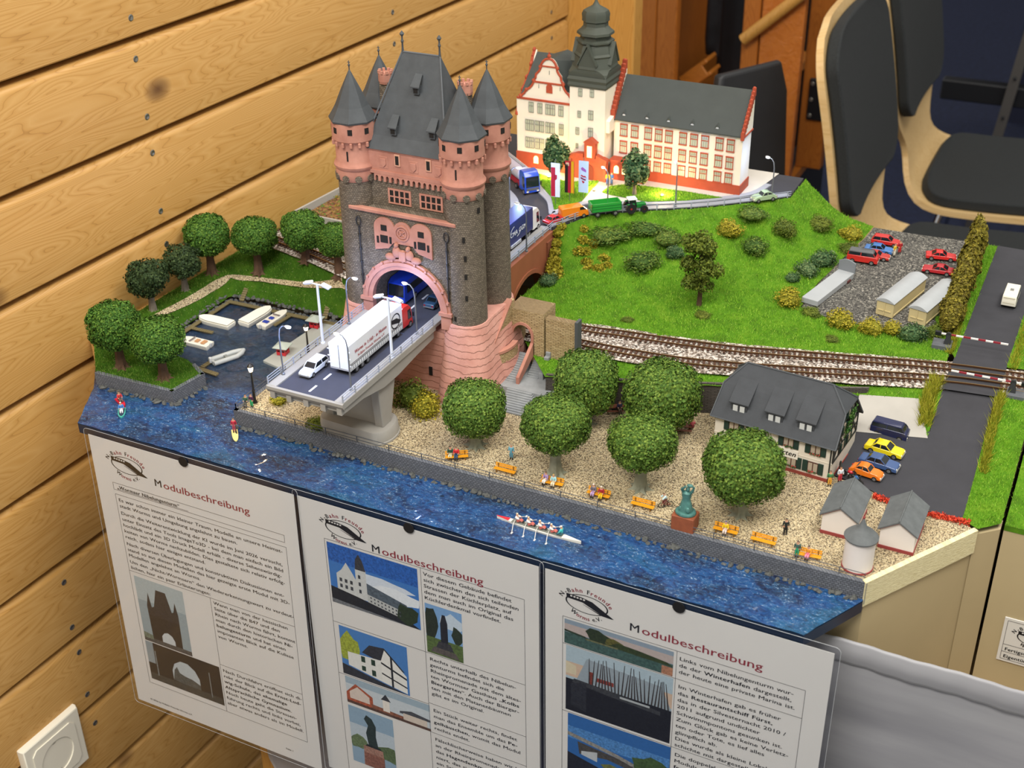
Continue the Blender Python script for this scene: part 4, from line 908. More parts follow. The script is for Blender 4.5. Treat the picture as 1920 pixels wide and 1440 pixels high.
# ------------------------------------------------------------------ school
cream_w = mat('cream_render', '#e9e0cc', .8, var=.04, vs=.04); brick_r = mat('brick_red_paint', '#a5472a', .75, var=.1, vs=.1); red_trim = mat('red_trim', '#a9472b', .7, var=.15, vs=.3)
roof_d = mat('school_slate', '#3f4441', .75, var=.07, vs=.06, bump=.08); spire_m = mat('spire_slate', '#43483f', .65, var=.06, vs=.1)
pane_m = mat('pale_glass', '#b9bda4', .25); mull = mat('grey_mullion', '#8f8f82', .6); lit_pane = mat('warm_lit_window', '#ffdf9a', .4, emis=1.6)
SC = thing('school_building', 'cream white school model with slate roofs, red gables and onion spire', 'building model', (275, 530, P + .6))
b = MB(); b.box(262, 398, 520, 548, 90.6, 151); wb(b, 'wing_wall', cream_w, SC)
b = MB(); b.box(261, 399, 519, 548.5, 90.6, 100.5); wb(b, 'wing_plinth', brick_r, SC)
b = MB(); b.prism([(517.5, 150.5), (517.5, 152), (548, 189.5), (550, 189.5), (550, 150.5)], 262, 397.5, 0, 'X'); wr = wb(b, 'wing_roof', roof_d, SC)
for x in (272, 297, 320, 345, 371):
    b = MB(); b.lathe([(1.5, 0), (1.5, 4.6)], 8, (0, 0, 0)); b.xf(Matrix.Translation((x, 520.5, 156)) @ Matrix.Rotation(-pi / 2, 4, 'X')); d = wb(b, 'roof_lantern', mat('lantern_white', '#d8dad8', .5), wr)
    b = MB(); b.add([(x - 2, 520, 157.4), (x, 520, 160), (x + 2, 520, 157.4), (x - 2, 527, 159), (x, 527, 161.5), (x + 2, 527, 159)], [(0, 1, 4, 3), (1, 2, 5, 4), (0, 2, 1), (3, 4, 5), (0, 3, 5, 2)]); wb(b, 'lantern_roof', roof_d, wr)
# stepped red copings on both ends of the wing
def coping(x0, x1, z0, z1, name):
    b = MB(); n = 12
    for i in range(n):
        u0, u1 = i / n, (i + 1) / n; y0, y1 = 517 + 31 * u0, 517 + 31 * u1; zz = z0 + (z1 - z0) * u1
        b.box(x0, x1, y0, y1 + .4, z0 + (z1 - z0) * u0 - 4, zz + .8); b.ell(((x0 + x1) / 2, (y0 + y1) / 2, zz + .8), ((x1 - x0) / 2, 1.5, 1.3), 8, 5)
    return wb(b, name, red_trim, SC)
b = MB(); b.prism([(520, 150), (548, 190), (548, 150)], 397, 399, 0, 'X'); wb(b, 'wing_gable', cream_w, SC)
coping(396.4, 399.6, 152, 192, 'gable_coping')
b = MB(); b.prism([(506, 140), (506, 152), (520, 156), (546, 202), (550, 202), (550, 140)], 258.5, 262.6, 0, 'X'); wb(b, 'cross_gable', cream_w, SC)
coping(258.8, 263.4, 156, 204, 'gable_coping')
b = MB(); b.box(397.2, 399.8, 519, 548, 150, 151.6); wb(b, 'gable_band', red_trim, SC)
# windows: shared meshes
wm = MB(); wm.box(-4, 4, -.9, 0, -7, 7); win_pane = None
fr = MB(); fr.box(-4.8, 4.8, -1.3, 0, 6.2, 7.4); fr.box(-5, 5, -1.5, 0, -7.4, -6.4); fr.box(-4.6, -3.9, -1, 0, -7, 7); fr.box(3.9, 4.6, -1, 0, -7, 7); fr.box(-4, 4, -1, 0, .9, 1.7)
win_frame = fr.mesh('window', red_trim)
pn = MB(); pn.box(-3.9, 3.9, -.5, .2, -6.4, 6.2); pn2 = MB()
for x in (-1.3, 1.3): pn.box(x - .2, x + .2, -.8, 0, -6.4, 6.2, 1)
pn.box(-3.9, 3.9, -.8, 0, 3.4, 3.8, 1); pane_me = pn.mesh('pane', [pane_m, mull])
cx, cy, cz = SC.location / S
def window(x, y, z, fme, pme, sc=1, sz=None):
    o = place('window', fme, SC, (x - cx, y - cy, z - cz), scale=(sc, 1, sz or sc)); place('pane', pme, o); return o
for i, x in enumerate((272.8, 284.8, 299.4, 310.7, 321.6, 336.6, 348.1, 359.6, 374.7, 386.2)):
    for z in (140.8, 122.8, 106.6):
        if z < 110 and x < 290: continue
        window(x, 520, z, win_frame, pane_me, .86, .9 if z > 110 else .8)
# gable block with curved gable
b = MB(); b.box(158.5, 224, 505, 545, 90.6, 165); wb(b, 'gable_block', cream_w, SC)
b = MB(); b.box(157.8, 224, 503.8, 546, 90.6, 107); wb(b, 'gable_plinth', brick_r, SC)
half = [(33, 165), (31.5, 168), (28, 171), (26.5, 174), (22, 177), (19.5, 180), (17.5, 184), (17.5, 186), (15.5, 188), (15, 192), (12, 195), (10, 198), (10, 201), (8.6, 203.5), (7, 206), (4, 208.5), (0, 209.5)]
gp = [(196 - x, z) for x, z in half] + [(196 + x * .86, z) for x, z in half[::-1][1:]]
b = MB(); b.prism(gp, 505, 508, 0, 'Y'); wb(b, 'front_gable', cream_w, SC)
b = MB()
for (x0, z0), (x1, z1) in zip(gp[:-1], gp[1:]): b.tube([(x0, 504.6, z0), (x1, 504.6, z1)], 1.25, 6)
for x, z, r in ((163, 167, 2.2), (170, 174.5, 2), (178.5, 185, 2.2), (186, 200, 2), (205, 200.5, 2), (211.5, 185, 2.2), (219, 174, 2), (224, 167, 2.2), (196, 212, 2.2)): b.ell((x, 504.4, z), (r, 1.4, r), 8, 6)
b.box(159, 225, 503.9, 505.4, 164, 166); b.box(178, 212, 503.9, 505.4, 183.2, 184.8); b.box(186.5, 205, 503.9, 505.4, 200.6, 201.8)
b.box(195.3, 196.7, 504, 505.4, 209, 216); wb(b, 'gable_scrollwork', red_trim, SC)
b = MB(); b.prism([(192.6, 174), (192.6, 180.5), (194.2, 183), (196, 184), (197.8, 183), (199.4, 180.5), (199.4, 174)], 504, 505.4, 0, 'Y'); wb(b, 'gable_niche', red_trim, SC)
for x, z in ((184, 179.5), (208, 179.5), (196, 195)): b = MB(); b.box(x - .35, x + .35, 504.6, 505.3, z - 2, z + 2); wb(b, 'gable_slit', mull, SC)
lg_ = [(505, 146), (507, 150), (509, 152), (514, 160), (517, 162), (521, 170), (525, 172), (532, 179), (538, 181), (545, 197), (550, 203)]
b = MB(); b.prism(lg_ + [(550, 146)], 158.5, 161, 0, 'X'); wb(b, 'side_gable', cream_w, SC)
b = MB()
for (y0, z0), (y1, z1) in zip(lg_[:-1], lg_[1:]): b.tube([(158, y0, z0), (158, y1, z1)], 1.8, 6)
for y, z in ((506, 148), (512, 158), (520, 169), (530, 179), (541, 190), (549, 203)): b.ell((158, y, z), (1.8, 2.6, 2.8), 8, 6)
wb(b, 'side_scrollwork', red_trim, SC)
b = MB(); b.add([(161, 507, 165), (161, 550, 201), (222, 550, 201), (222, 507, 165)], [(0, 1, 2, 3)]); b.add([(196, 507, 207), (164, 507, 166), (172, 550, 198), (196, 550, 207), (222, 507, 166), (222, 550, 198)], [(0, 1, 2, 3), (0, 3, 5, 4), (0, 4, 1)]); wb(b, 'gable_roof', roof_d, SC)
f2 = MB(); f2.box(-3.4, 3.4, -.5, 0, -5.4, 5.4); f2b = f2.mesh('pane', pane_m)
g2 = MB()
for x in (-3.5, 0, 3.5): g2.box(x - .32, x + .32, -.9, 0, -5.6, 5.6)
for z in (-5.6, 1.6, 5.6): g2.box(-3.8, 3.8, -.9, 0, z - .32, z + .32)
g2f = g2.mesh('window', mull)
for x in (175.3, 185.3, 194.2, 199.8, 209.1): window(x, 505, 156.5, g2f, f2b, .72, .95)
for z in (137, 118):
    for x in (171, 176, 182, 187.5, 194, 199.5, 209.5): window(x, 505, z, g2f, f2b, .66, 1.02)
aw = MB(); aw.prism([(-2.6, -4)] + [(2.6 * math.cos(pi - pi * i / 8), 1.4 + 2.8 * math.sin(pi - pi * i / 8)) for i in range(9)] + [(2.6, -4)], -.8, .2, 0, 'Y'); aw_me = aw.mesh('lit_window', lit_pane)
for x in (181, 194, 207): place('lit_window', aw_me, SC, (x - cx, 503.8 - cy, 100.5 - cz))
# spire tower
b = MB(); b.box(219.5, 258.5, 503, 542, 90.6, 186); wb(b, 'tower_shaft', cream_w, SC)
for x, z, s_ in ((231.3, 179.7, .8), (244.1, 180.3, .8), (230.4, 157, .7), (243.2, 157.5, 1), (228.6, 139, .75), (243.2, 139.4, 1), (228.3, 123.2, .5)): window(x, 503, z, g2f, f2b, .72 * s_, .85 * s_)
b = MB()
def sqoct(h, c, z): return [(238.6 + x, 522.5 + y, z) for x, y in ((-h, -c), (-c, -h), (c, -h), (h, -c), (h, c), (c, h), (-c, h), (-h, c))]
b.loft([sqoct(h, c, z) for h, c, z in ((20.6, 20.5, 185), (21.2, 21.1, 187), (20.4, 20.3, 190), (21.5, 21.4, 193), (20.2, 20, 196), (21, 18, 200), (20.4, 13, 203), (21.4, 9.4, 204), (21, 9, 206), (20, 8.6, 209), (19, 8, 214), (20, 8.4, 216), (18, 7.6, 218), (16.8, 7, 223), (15.4, 6.4, 226), (17.6, 7.3, 228), (17.6, 7.3, 229.6), (14, 5.8, 231), (14.2, 5.9, 234), (17.4, 7.2, 235.6), (17.2, 7.1, 238), (13.6, 5.6, 241), (11.6, 4.8, 243.5), (11.4, 4.7, 247), (12.8, 5.3, 248.4), (12.6, 5.2, 251), (13, 5.4, 255), (11.6, 4.8, 258.5), (7, 2.9, 261), (3.2, 1.3, 263.5), (1.4, .6, 267), (.3, .12, 273))])
sp_ = wb(b, 'spire', spire_m, SC, smooth=30)
for a in range(4):
    b = MB(); b.prism([(-9, 199), (9, 199), (9, 209), (0, 226), (-9, 209)], 14, 20.8, 0, 'Y'); b.prism([(-10.4, 207), (0, 227.4), (10.4, 207), (11, 208.6), (0, 229.6), (-11, 208.6)], 13, 22, 0, 'Y')
    R_ = Matrix.Translation((238.6, 522.5, 0)) @ Matrix.Rotation(a * pi / 2, 4, 'Z'); b.xf(R_); wb(b, 'spire_gable', spire_m, sp_)
b = MB()
for k in range(8):
    a = pi / 8 + pi * k / 4
    for r, z, h in ((13.3, 232.5, 2), (11, 245.2, 1.8)): b.cbox((238.6 + r * math.cos(a), 522.5 + r * math.sin(a), z), (.8, 2.6, h), 0, a)
wb(b, 'belfry_openings', hole, sp_)
# portal
b = MB(); b.box(222, 263, 497, 504, 90.6, 112); wb(b, 'portal', brick_r, SC)
b = MB(); b.prism([(221, 111), (221, 114), (230, 117.5), (238, 118), (238, 114), (252, 114), (252, 118), (256, 116.5), (264, 113.5), (264, 111)], 496.2, 504, 0, 'Y'); b.box(221.6, 224.4, 496.4, 498, 90.6, 111); b.box(260.6, 263.4, 496.4, 498, 90.6, 111); wb(b, 'portal_cornice', red_trim, SC)
b = MB(); b.prism([(239, 112), (239, 130), (237.4, 130), (245, 135.5), (252.6, 130), (251, 130), (251, 112)], 496.4, 503, 0, 'Y'); wb(b, 'portal_aedicule', brick_r, SC)
b = MB(); b.box(242.4, 247.6, 495.8, 497, 115, 127); wb(b, 'lit_window', lit_pane, SC)
b = MB(); b.prism([(238, 90.6)] + [(244 + 6 * math.cos(pi - pi * i / 10), 101 + 6 * math.sin(pi - pi * i / 10)) for i in range(11)] + [(250, 90.6)], 496.4, 497.4, 0, 'Y'); wb(b, 'door', mat('door_brown', '#7a3420', .6), SC)
b = MB(); b.box(263, 300, 508, 521, 90.6, 109.5); wb(b, 'side_annex', brick_r, SC)
b = MB(); b.box(262.4, 301, 507, 521, 109.5, 112); wb(b, 'annex_roof', red_trim, SC)
for x in (270.5, 279.5, 289): place('lit_window', aw_me, SC, (x - cx, 508 - cy, 102 - cz))

# ------------------------------------------------------------------ half-timbered inn
plaster = mat('inn_plaster', '#d9d1c2', .85, var=.05, vs=.05); slate_i = mat('inn_slate', '#393c40', .75, var=.12, vs=.1, bump=.15, bs=2)
shut = mat('green_shutter', '#15322a', .6); beam = mat('dark_beam', '#1f2320', .7); tile_r = mat('red_plinth', '#8a3b30', .8)
INN = thing('inn_building', 'white half-timbered inn with dark hipped roof and green shutters', 'building model', (495, 170, Q), math.radians(-5))
b = MB(); b.box(0, 95, 0, 57, 0, 33); b.build('walls', plaster, INN)
b = MB(); b.box(-.6, 95.6, -.7, 57.6, 0, 2.6); b.build('plinth', tile_r, INN)
b = MB(); b.prism([(2, 33), (2, 34), (15, 51), (43, 51), (55, 34), (55, 33)], 1, 94.4, 0, 'X'); b.build('gable_wall', plaster, INN)
e0, e1, rz_ = -4, 61, 67
pts = [(-3, e0, 31.5), (98, e0, 31.5), (98, e1, 31.5), (-3, e1, 31.5), (-1, 14.5, 53), (97, 14.5, 53), (97, 43.5, 53), (-1, 43.5, 53), (12, 29, rz_), (81, 29, rz_)]
b = MB(); b.add(pts, [(0, 1, 5, 4), (4, 5, 9, 8), (2, 3, 7, 6), (6, 7, 8, 9), (5, 6, 9), (7, 4, 8)])
o = b.build('roof', slate_i, INN); sd = o.modifiers.new('thickness', 'SOLIDIFY'); sd.thickness = .0014; sd.offset = -1; rf = o
b = MB()
for a, c in ((8, 9), (9, 5), (9, 6), (8, 4), (8, 7), (5, 1), (4, 0), (0, 1)): b.tube([Vector(pts[a]) + Vector((0, 0, .5)), Vector(pts[c]) + Vector((0, 0, .5))], .6, 5)
b.build('ridge_caps', mat('inn_ridge', '#4a4e52', .6), rf)
for x in (17.5, 46.5, 71.5):
    b = MB(); b.prism([(2.5, 35), (2.5, 45.5), (19, 56), (19, 40)], x - 6.6, x + 6.6, 0, 'X'); d = b.build('dormer', slate_i, rf)
    b = MB(); b.add([(x - 8, 1.2, 45), (x + 8, 1.2, 45), (x + 8, 21, 58), (x - 8, 21, 58), (x - 8, 1.2, 46), (x + 8, 1.2, 46), (x + 8, 21, 59), (x - 8, 21, 59)], [(0, 3, 2, 1), (4, 5, 6, 7), (0, 1, 5, 4), (1, 2, 6, 5), (2, 3, 7, 6), (3, 0, 4, 7)]); b.build('dormer_roof', slate_i, d)
    for sx in (-1, 1): b = MB(); b.box(x + sx * 2.8 - 1.9, x + sx * 2.8 + 1.9, 1.9, 2.7, 38.5, 43.5); b.build('dormer_pane', mat('dormer_glass', '#c9cccb', .3), d)
sash = mat('sash_brown', '#4e2c22', .6); curtain = mat('curtain_pane', '#a99c8a', .5)
def inn_window(x, z, wd=8, h=9, side=False):
    b = MB(); b.box(x - wd / 2, x + wd / 2, -.5, .4, z - h / 2, z + h / 2)
    w_ = b.build('window', sash, INN)
    for sx in (-1, 1):
        b = MB(); b.box(x + sx * wd / 4 - wd / 5, x + sx * wd / 4 + wd / 5, -.7, 0, z - h / 2 + .8, z + h / 2 - .8); b.build('pane', curtain, w_)
        b = MB(); b.box(x + sx * (wd / 2 + 2.2) - 2, x + sx * (wd / 2 + 2.2) + 2, -.9, .2, z - h / 2 - .3, z + h / 2 + .3); b.build('shutter', shut, w_)
    b = MB(); rr = random.Random(int(x * 7 + z))
    for _ in range(16): b.ell((x + rr.uniform(-wd / 2, wd / 2), -1.3, z - h / 2 + rr.uniform(-.2, 1.3)), (.7, .6, .6), 6, 4, rr.choice((0, 0, 1)))
    b.build('flower_box', [mat('box_leaves', '#2f4a1c', .8), mat('geranium', '#a33f38', .6)], w_)
for x in (15.8, 34, 60.4, 81.9): inn_window(x, 26)
for x in (15.8, 34, 64, 81.2): inn_window(x, 9.5)
b = MB(); b.box(-.4, 95.4, -.35, .2, 16.4, 17); b.build('storey_band', plaster, INN)
b = MB(); b.tube([(94, -.8, 0), (94, -.8, 31)], .6, 6); b.build('downpipe', beam, INN)
# sign
b = MB(); b.box(38, 69, -1.1, 0, 12.6, 19.4); sg = b.build('inn_sign', mat('sign_white', '#e2ddd0', .6), INN)
ink = mat('black_ink', '#101012', .6)
def text_into(b, s, x, z, size, y, m=0, bold=0, shear=0, xs=1.0, fit=None, rot=0.0):
    """upright lettering facing -y, baseline at (x, z); returns the pen position after the word"""
    wd = text_width(s, size, bold)
    if fit: xs = fit / wd
    c_, s_ = math.cos(rot), math.sin(rot); pen = 0
    for ch in s:
        g = GLYPH.get(ch, GLYPH['-']); V, F = g[0]
        for k, (sx, sy) in enumerate(((-.024, -.008), (0, .008), (.024, 0)) if bold > .05 else ((-.008, 0), (.008, 0))):      # overprinted for weight
            if V: b.add([(x + (pen + (vx + sx + shear * vy) * size) * xs * c_ - (vy + sy) * size * s_, y - .012 * k, z + (pen + (vx + sx + shear * vy) * size) * xs * s_ + (vy + sy) * size * c_) for vx, vy in V], F, m)
        pen += (g[2] + (.03 if bold > .05 else 0)) * size
    return x + pen * xs
b = MB(); text_into(b, 'Biergarten', 39.5, 14.6, 6.2, -1.3, 0, .12, .25, fit=28); b.build('lettering', ink, sg, recalc=False)
# half-timbering on the right gable
b = MB(); x = 95.2
for y0, z0, y1, z1 in [(1, 17, 1, 33), (56, 17, 56, 33), (1, 17, 56, 17), (1, 33, 56, 33), (9, 44, 48, 44), (15, 51, 42, 51), (14, 17, 14, 44), (28.5, 17, 28.5, 51), (43, 17, 43, 44), (1, 17, 14, 33), (56, 17, 43, 33), (14, 33, 28.5, 17), (43, 33, 28.5, 17), (14, 33, 22, 51), (43, 33, 35, 51), (2, 33, 15, 51), (55, 33, 42, 51), (1, 25, 56, 25)]:
    L = math.hypot(y1 - y0, z1 - z0); b.cbox((x, (y0 + y1) / 2, (z0 + z1) / 2), (1, L, 1.5), 0, 0, math.atan2(z1 - z0, y1 - y0))
b.build('timber_frame', beam, INN)
for y, z in ((21, 22), (36, 22), (21, 38), (36, 38), (28.5, 48)):
    b = MB(); b.box(94.8, 96, y - 2.6, y + 2.6, z - 3.2, z + 3.2); w_ = b.build('gable_window', curtain, INN)
    for sy in (-1, 1): b = MB(); b.box(95.2, 96.4, y + sy * 4 - 1.3, y + sy * 4 + 1.3, z - 3.2, z + 3.2); b.build('shutter', shut, w_)
lv = np.random.RandomState(5); Pv = np.stack([np.full(420, 96.6) + lv.uniform(-.2, .8, 420), lv.uniform(18, 52, 420), lv.uniform(30, 48, 420)], 1); Pv = Pv[np.abs(Pv[:, 1] - 30 - (Pv[:, 2] - 39) * .6) < 9]
ivy = leafy('ivy_leaves', '#1f3f1c', '#3a6a2a', '#78904a'); place('ivy', cards('ivy', Pv, np.tile([1., 0, 0], (len(Pv), 1)), .9, ivy, 3), INN)['kind'] = 'stuff'

# ------------------------------------------------------------------ huts and round tower
hut_w = mat('hut_white', '#ddd6d0', .7, var=.03, vs=.05); hut_r = mat('hut_shingle', '#5e6263', .8, var=.15, vs=.15, bump=.2, bs=1.6); hut_red = mat('hut_red', '#8f3a38', .7)
def hut(label):
    h = thing('gauge_hut', label, 'hut model', group='small white huts by the foam edge')
    b = MB(); b.prism([(-12, 0), (12, 0), (12, 17), (0, 25), (-12, 17)], 0, 38, 0, 'Y'); b.build('walls', hut_w, h)
    b = MB(); b.prism([(-12.5, 0), (12.5, 0), (12.5, 2.6), (-12.5, 2.6)], -.5, 38.5, 0, 'Y'); b.build('plinth', hut_red, h)
    for s_ in (-1, 1):
        b = MB(); b.prism([(0, 26.4), (s_ * 14, 17), (s_ * 14, 15.8), (0, 25)], -2, 40, 0, 'Y'); b.build('roof_slope', hut_r, h)
    b = MB(); b.tube([(0, -2, 26.5), (0, 40, 26.5)], .6, 5); b.build('ridge', hut_r, h)
    b = MB()
    for s_ in (-1, 1): b.prism([(0, 25), (s_ * 13, 16.3), (s_ * 13, 15.2), (0, 23.7)], -.6, 0, 0, 'Y')
    b.build('verge_trim', hut_red, h); return h
h1 = put(hut('white hut with grey gable roof standing behind the round tower'), (612, 97.5, Q), 0)
h2 = put(dup(h1), (653, 98, Q), 0, 'white hut with grey gable roof nearest the cut foam edge')
RT = thing('round_gauge_tower', 'small round white tower with grey conical cap by the fence', 'tower model', (633, 70, Q))
b = MB(); b.lathe([(10.4, 0), (10.2, 26)], 28); b.build('drum', hut_w, RT, smooth=True)
b = MB(); b.lathe([(10.9, 0), (10.9, 1.4), (10.3, 1.6)], 28); b.build('red_band', hut_red, RT, smooth=True)
b = MB(); b.lathe([(11.6, 25), (11.8, 26), (9, 29), (5, 31.4), (3, 34), (1.6, 37.5), (.8, 40)], 24); b.build('cap_roof', hut_r, RT, smooth=True)
b = MB(); b.tube([(0, 0, 39), (0, 0, 44)], .4, 5); b.ell((0, 0, 41.5), (.9, .9, 1.1)); b.build('finial', hut_red, RT)
# ------------------------------------------------------------------ railway track
rail_b = mat('rust_rail', '#5a3d28', .45, .5); sleeper_m = mat('sleeper_brown', '#4a2f20', .8, var=.2, vs=.3); rail_top = mat('rail_shine', '#a9895a', .3, .8)
slp = MB(); slp.box(-.95, .95, -7.2, 7.2, 0, 1.1); slp_me = slp.mesh('sleeper', sleeper_m)
def track(pl, label, x0, x1):
    t_ = thing('railway_track', label, 'track', group='curved railway tracks at the hill foot'); pts = spline(pl, 10); z = RL + 1.4
    for s_ in (-4.5, 4.5):
        q = offset(pts, s_); b = MB()
        for (ax, ay), (bx, by) in zip(q[:-1], q[1:]):
            L = math.hypot(bx - ax, by - ay); nx, ny = -(by - ay) / L * .42, (bx - ax) / L * .42
            for z0, z1, k, m in ((z + 1, z + 2.3, 1, 0), (z + 2.3, z + 2.5, .8, 1)):
                b.add([(ax + nx * k, ay + ny * k, z0), (bx + nx * k, by + ny * k, z0), (bx - nx * k, by - ny * k, z0), (ax - nx * k, ay - ny * k, z0), (ax + nx * k, ay + ny * k, z1), (bx + nx * k, by + ny * k, z1), (bx - nx * k, by - ny * k, z1), (ax - nx * k, ay - ny * k, z1)], [(4, 5, 6, 7), (0, 4, 5, 1), (2, 6, 7, 3)], m)
        b.build('rail', [rail_b, rail_top], t_, recalc=False)
    d = 0
    for (ax, ay), (bx, by) in zip(pts[:-1], pts[1:]):
        L = math.hypot(bx - ax, by - ay)
        while d < L:
            x, y = ax + (bx - ax) * d / L, ay + (by - ay) * d / L
            if (x0 < x < x1 and not 646 < x < 688) or x < 60: place('sleeper', slp_me, t_, (x, y, z), math.atan2(by - ay, bx - ax))
            d += 4.5
        d -= L
track(TA, 'rear railway track along the foot of the green hill', 300, 716)
track(TBk, 'front railway track nearer the inn and retaining wall', 300, 716)
track([(718, 334), (800, 340), (900, 343)], 'rear railway track continuing on the neighbouring module', 718, 900)
track([(718, 312), (800, 316), (900, 318)], 'front railway track continuing on the neighbouring module', 718, 900)
# level crossing gates
def gate(label, loc, rz):
    g = thing('crossing_gate', label, 'crossing gate', loc, rz, 'level crossing gates')
    b = MB(); b.box(-12, 4, -7, 7, -6, 3.2); b.build('footing', mat('footing_grey', '#5d6064', .8, var=.1), g, bevel=.4)
    b = MB(); b.add([(-3, -3, 3), (3, -3, 3), (3, 3, 3), (-3, 3, 3), (-1.4, -1.6, 11), (1.4, -1.6, 11), (1.4, 1.6, 11), (-1.4, 1.6, 11)], [(0, 1, 5, 4), (1, 2, 6, 5), (2, 3, 7, 6), (3, 0, 4, 7), (4, 5, 6, 7)]); b.lathe([(2.4, -1), (2.4, 1)], 12, (0, 0, 0)); b.xf(Matrix.Translation((0, 0, 11)) @ Matrix.Rotation(pi / 2, 4, 'X'), len(b.v) - 24); b.build('stand', mat('gate_iron', '#3a3c3e', .5, .4), g)
    b = MB(); b.box(-11, -6, -1.6, 1.6, 9.8, 13); b.build('counterweight', blk, g)
    b = MB()
    for i in range(9): b.box(-6 + 6 * i, -6 + 6 * (i + 1), -.65, .65, 10.9, 12.1, i % 2)
    b.build('barrier_arm', [mat('gate_white', '#e9e6e0', .5), mat('gate_red', '#8e2430', .5)], g)
gate('red and white crossing gate at the rear left of the road', (636, 362, RL + 1.4), .05)
gate('red and white crossing gate at the front right of the road', (697, 303, RL + .6), pi + .03)

# ------------------------------------------------------------------ vehicles
rubber = mat('tyre_black', '#141414', .8); hub_m = mat('hub_silver', '#a8a8a6', .35, .7); glass_m = mat('tinted_glass', '#1a2024', .12, coat=.3); lens = mat('lamp_lens', '#e8e4d0', .2); tail = mat('tail_red', '#a01818', .3)
def paint(c): return mat('paint_' + c.lstrip('#'), c, .28, coat=.4)
wh = MB(); wh.lathe([(1.2, -.9), (2.1, -.9), (2.2, 0), (2.1, .9), (1.2, .9)], 14, (0, 0, 0), 0); wh.lathe([(1.25, -.95), (.2, -1.05)], 10, (0, 0, 0), 1); wh.lathe([(1.25, .95), (.2, 1.05)], 10, (0, 0, 0), 1); wheel_me = wh.mesh('wheel', [rubber, hub_m], True)
def wheel(p, x, y, r=2.1): return place('wheel', wheel_me, p, (x, y, r), rot=(pi / 2, 0, 0), scale=(r / 2.1, r / 2.1, r / 2.3))
def side(b, pr, hw, m=0, z0=None, z1=None, top=1.0):
    """side profile (x, z) given width with tumblehome towards the top"""
    zs = [z for _, z in pr]; z0 = min(zs) if z0 is None else z0; z1 = max(zs) if z1 is None else z1; k = lambda z: hw * (1 + (top - 1) * (z - z0) / (z1 - z0 + 1e-6))
    return b.loft([[(x, s_ * k(z), z) for x, z in pr] for s_ in (-1, 1)], m)
KIND = {
 'sedan': (27, 10.6, [(-13.4, 2), (-13.5, 5), (-12.6, 5.6), (-7.5, 5.9), (5, 5.7), (11.5, 5.1), (13.3, 4.3), (13.5, 2)], [(-8.6, 5.7), (-5.6, 8.5), (1.6, 8.7), (5.6, 5.6)], [(-6.1, 8.3), (-5.2, 8.9), (1.3, 9.1), (2.2, 8.5)]),
 'wagon': (28, 11, [(-13.6, 2), (-13.8, 5.4), (-13, 5.9), (5.4, 5.9), (11.6, 5.2), (13.6, 4.2), (13.8, 2)], [(-13, 5.8), (-11, 9), (2, 9.1), (6.4, 5.8)], [(-11.6, 8.8), (-10.8, 9.5), (1.6, 9.6), (2.8, 8.9)]),
 'coupe': (26, 10.4, [(-12.8, 2), (-13, 4.6), (-12, 5.2), (-6, 5.4), (4, 5.2), (11.4, 4.6), (12.8, 3.8), (13, 2)], [(-8.4, 5.2), (-4.4, 7.7), (.8, 7.8), (4.6, 5.1)], [(-4.9, 7.5), (-4.2, 8.1), (.6, 8.2), (1.4, 7.6)]),
 'beetle': (25.5, 9.8, [(-12.4, 2), (-12.6, 4), (-11, 6), (-8, 7), (-4, 7), (4, 6.4), (8, 6.3), (11, 5.2), (12.4, 3.6), (12.6, 2)], [(-8.4, 6.6), (-5.6, 9), (-1.6, 9.7), (1.4, 9.2), (4, 6.4)], [(-6.2, 8.7), (-4.6, 9.7), (-1.6, 10.3), (.6, 9.9), (1.8, 9.1)]),
 'panel': (28, 11.4, [(-13.8, 2), (-14, 10.8), (-13, 12), (7.6, 12), (11, 8), (13.4, 7), (14, 4.6), (14, 2)], [(4.4, 8.2), (4.4, 11.3), (7.9, 11.5), (11.3, 8.1)], [(5, 11.4), (5, 12.1), (7.6, 12.1), (8.1, 11.4)]),
 'van': (28, 11.4, [(-13.8, 2), (-14, 8), (11.4, 8), (13.4, 7), (14, 4.6), (14, 2)], [(-13.4, 8), (-12.8, 11), (9.4, 11), (11.6, 8)], [(-13.2, 10.8), (-12.2, 12.2), (8.6, 12.2), (9.8, 10.8)]),
}
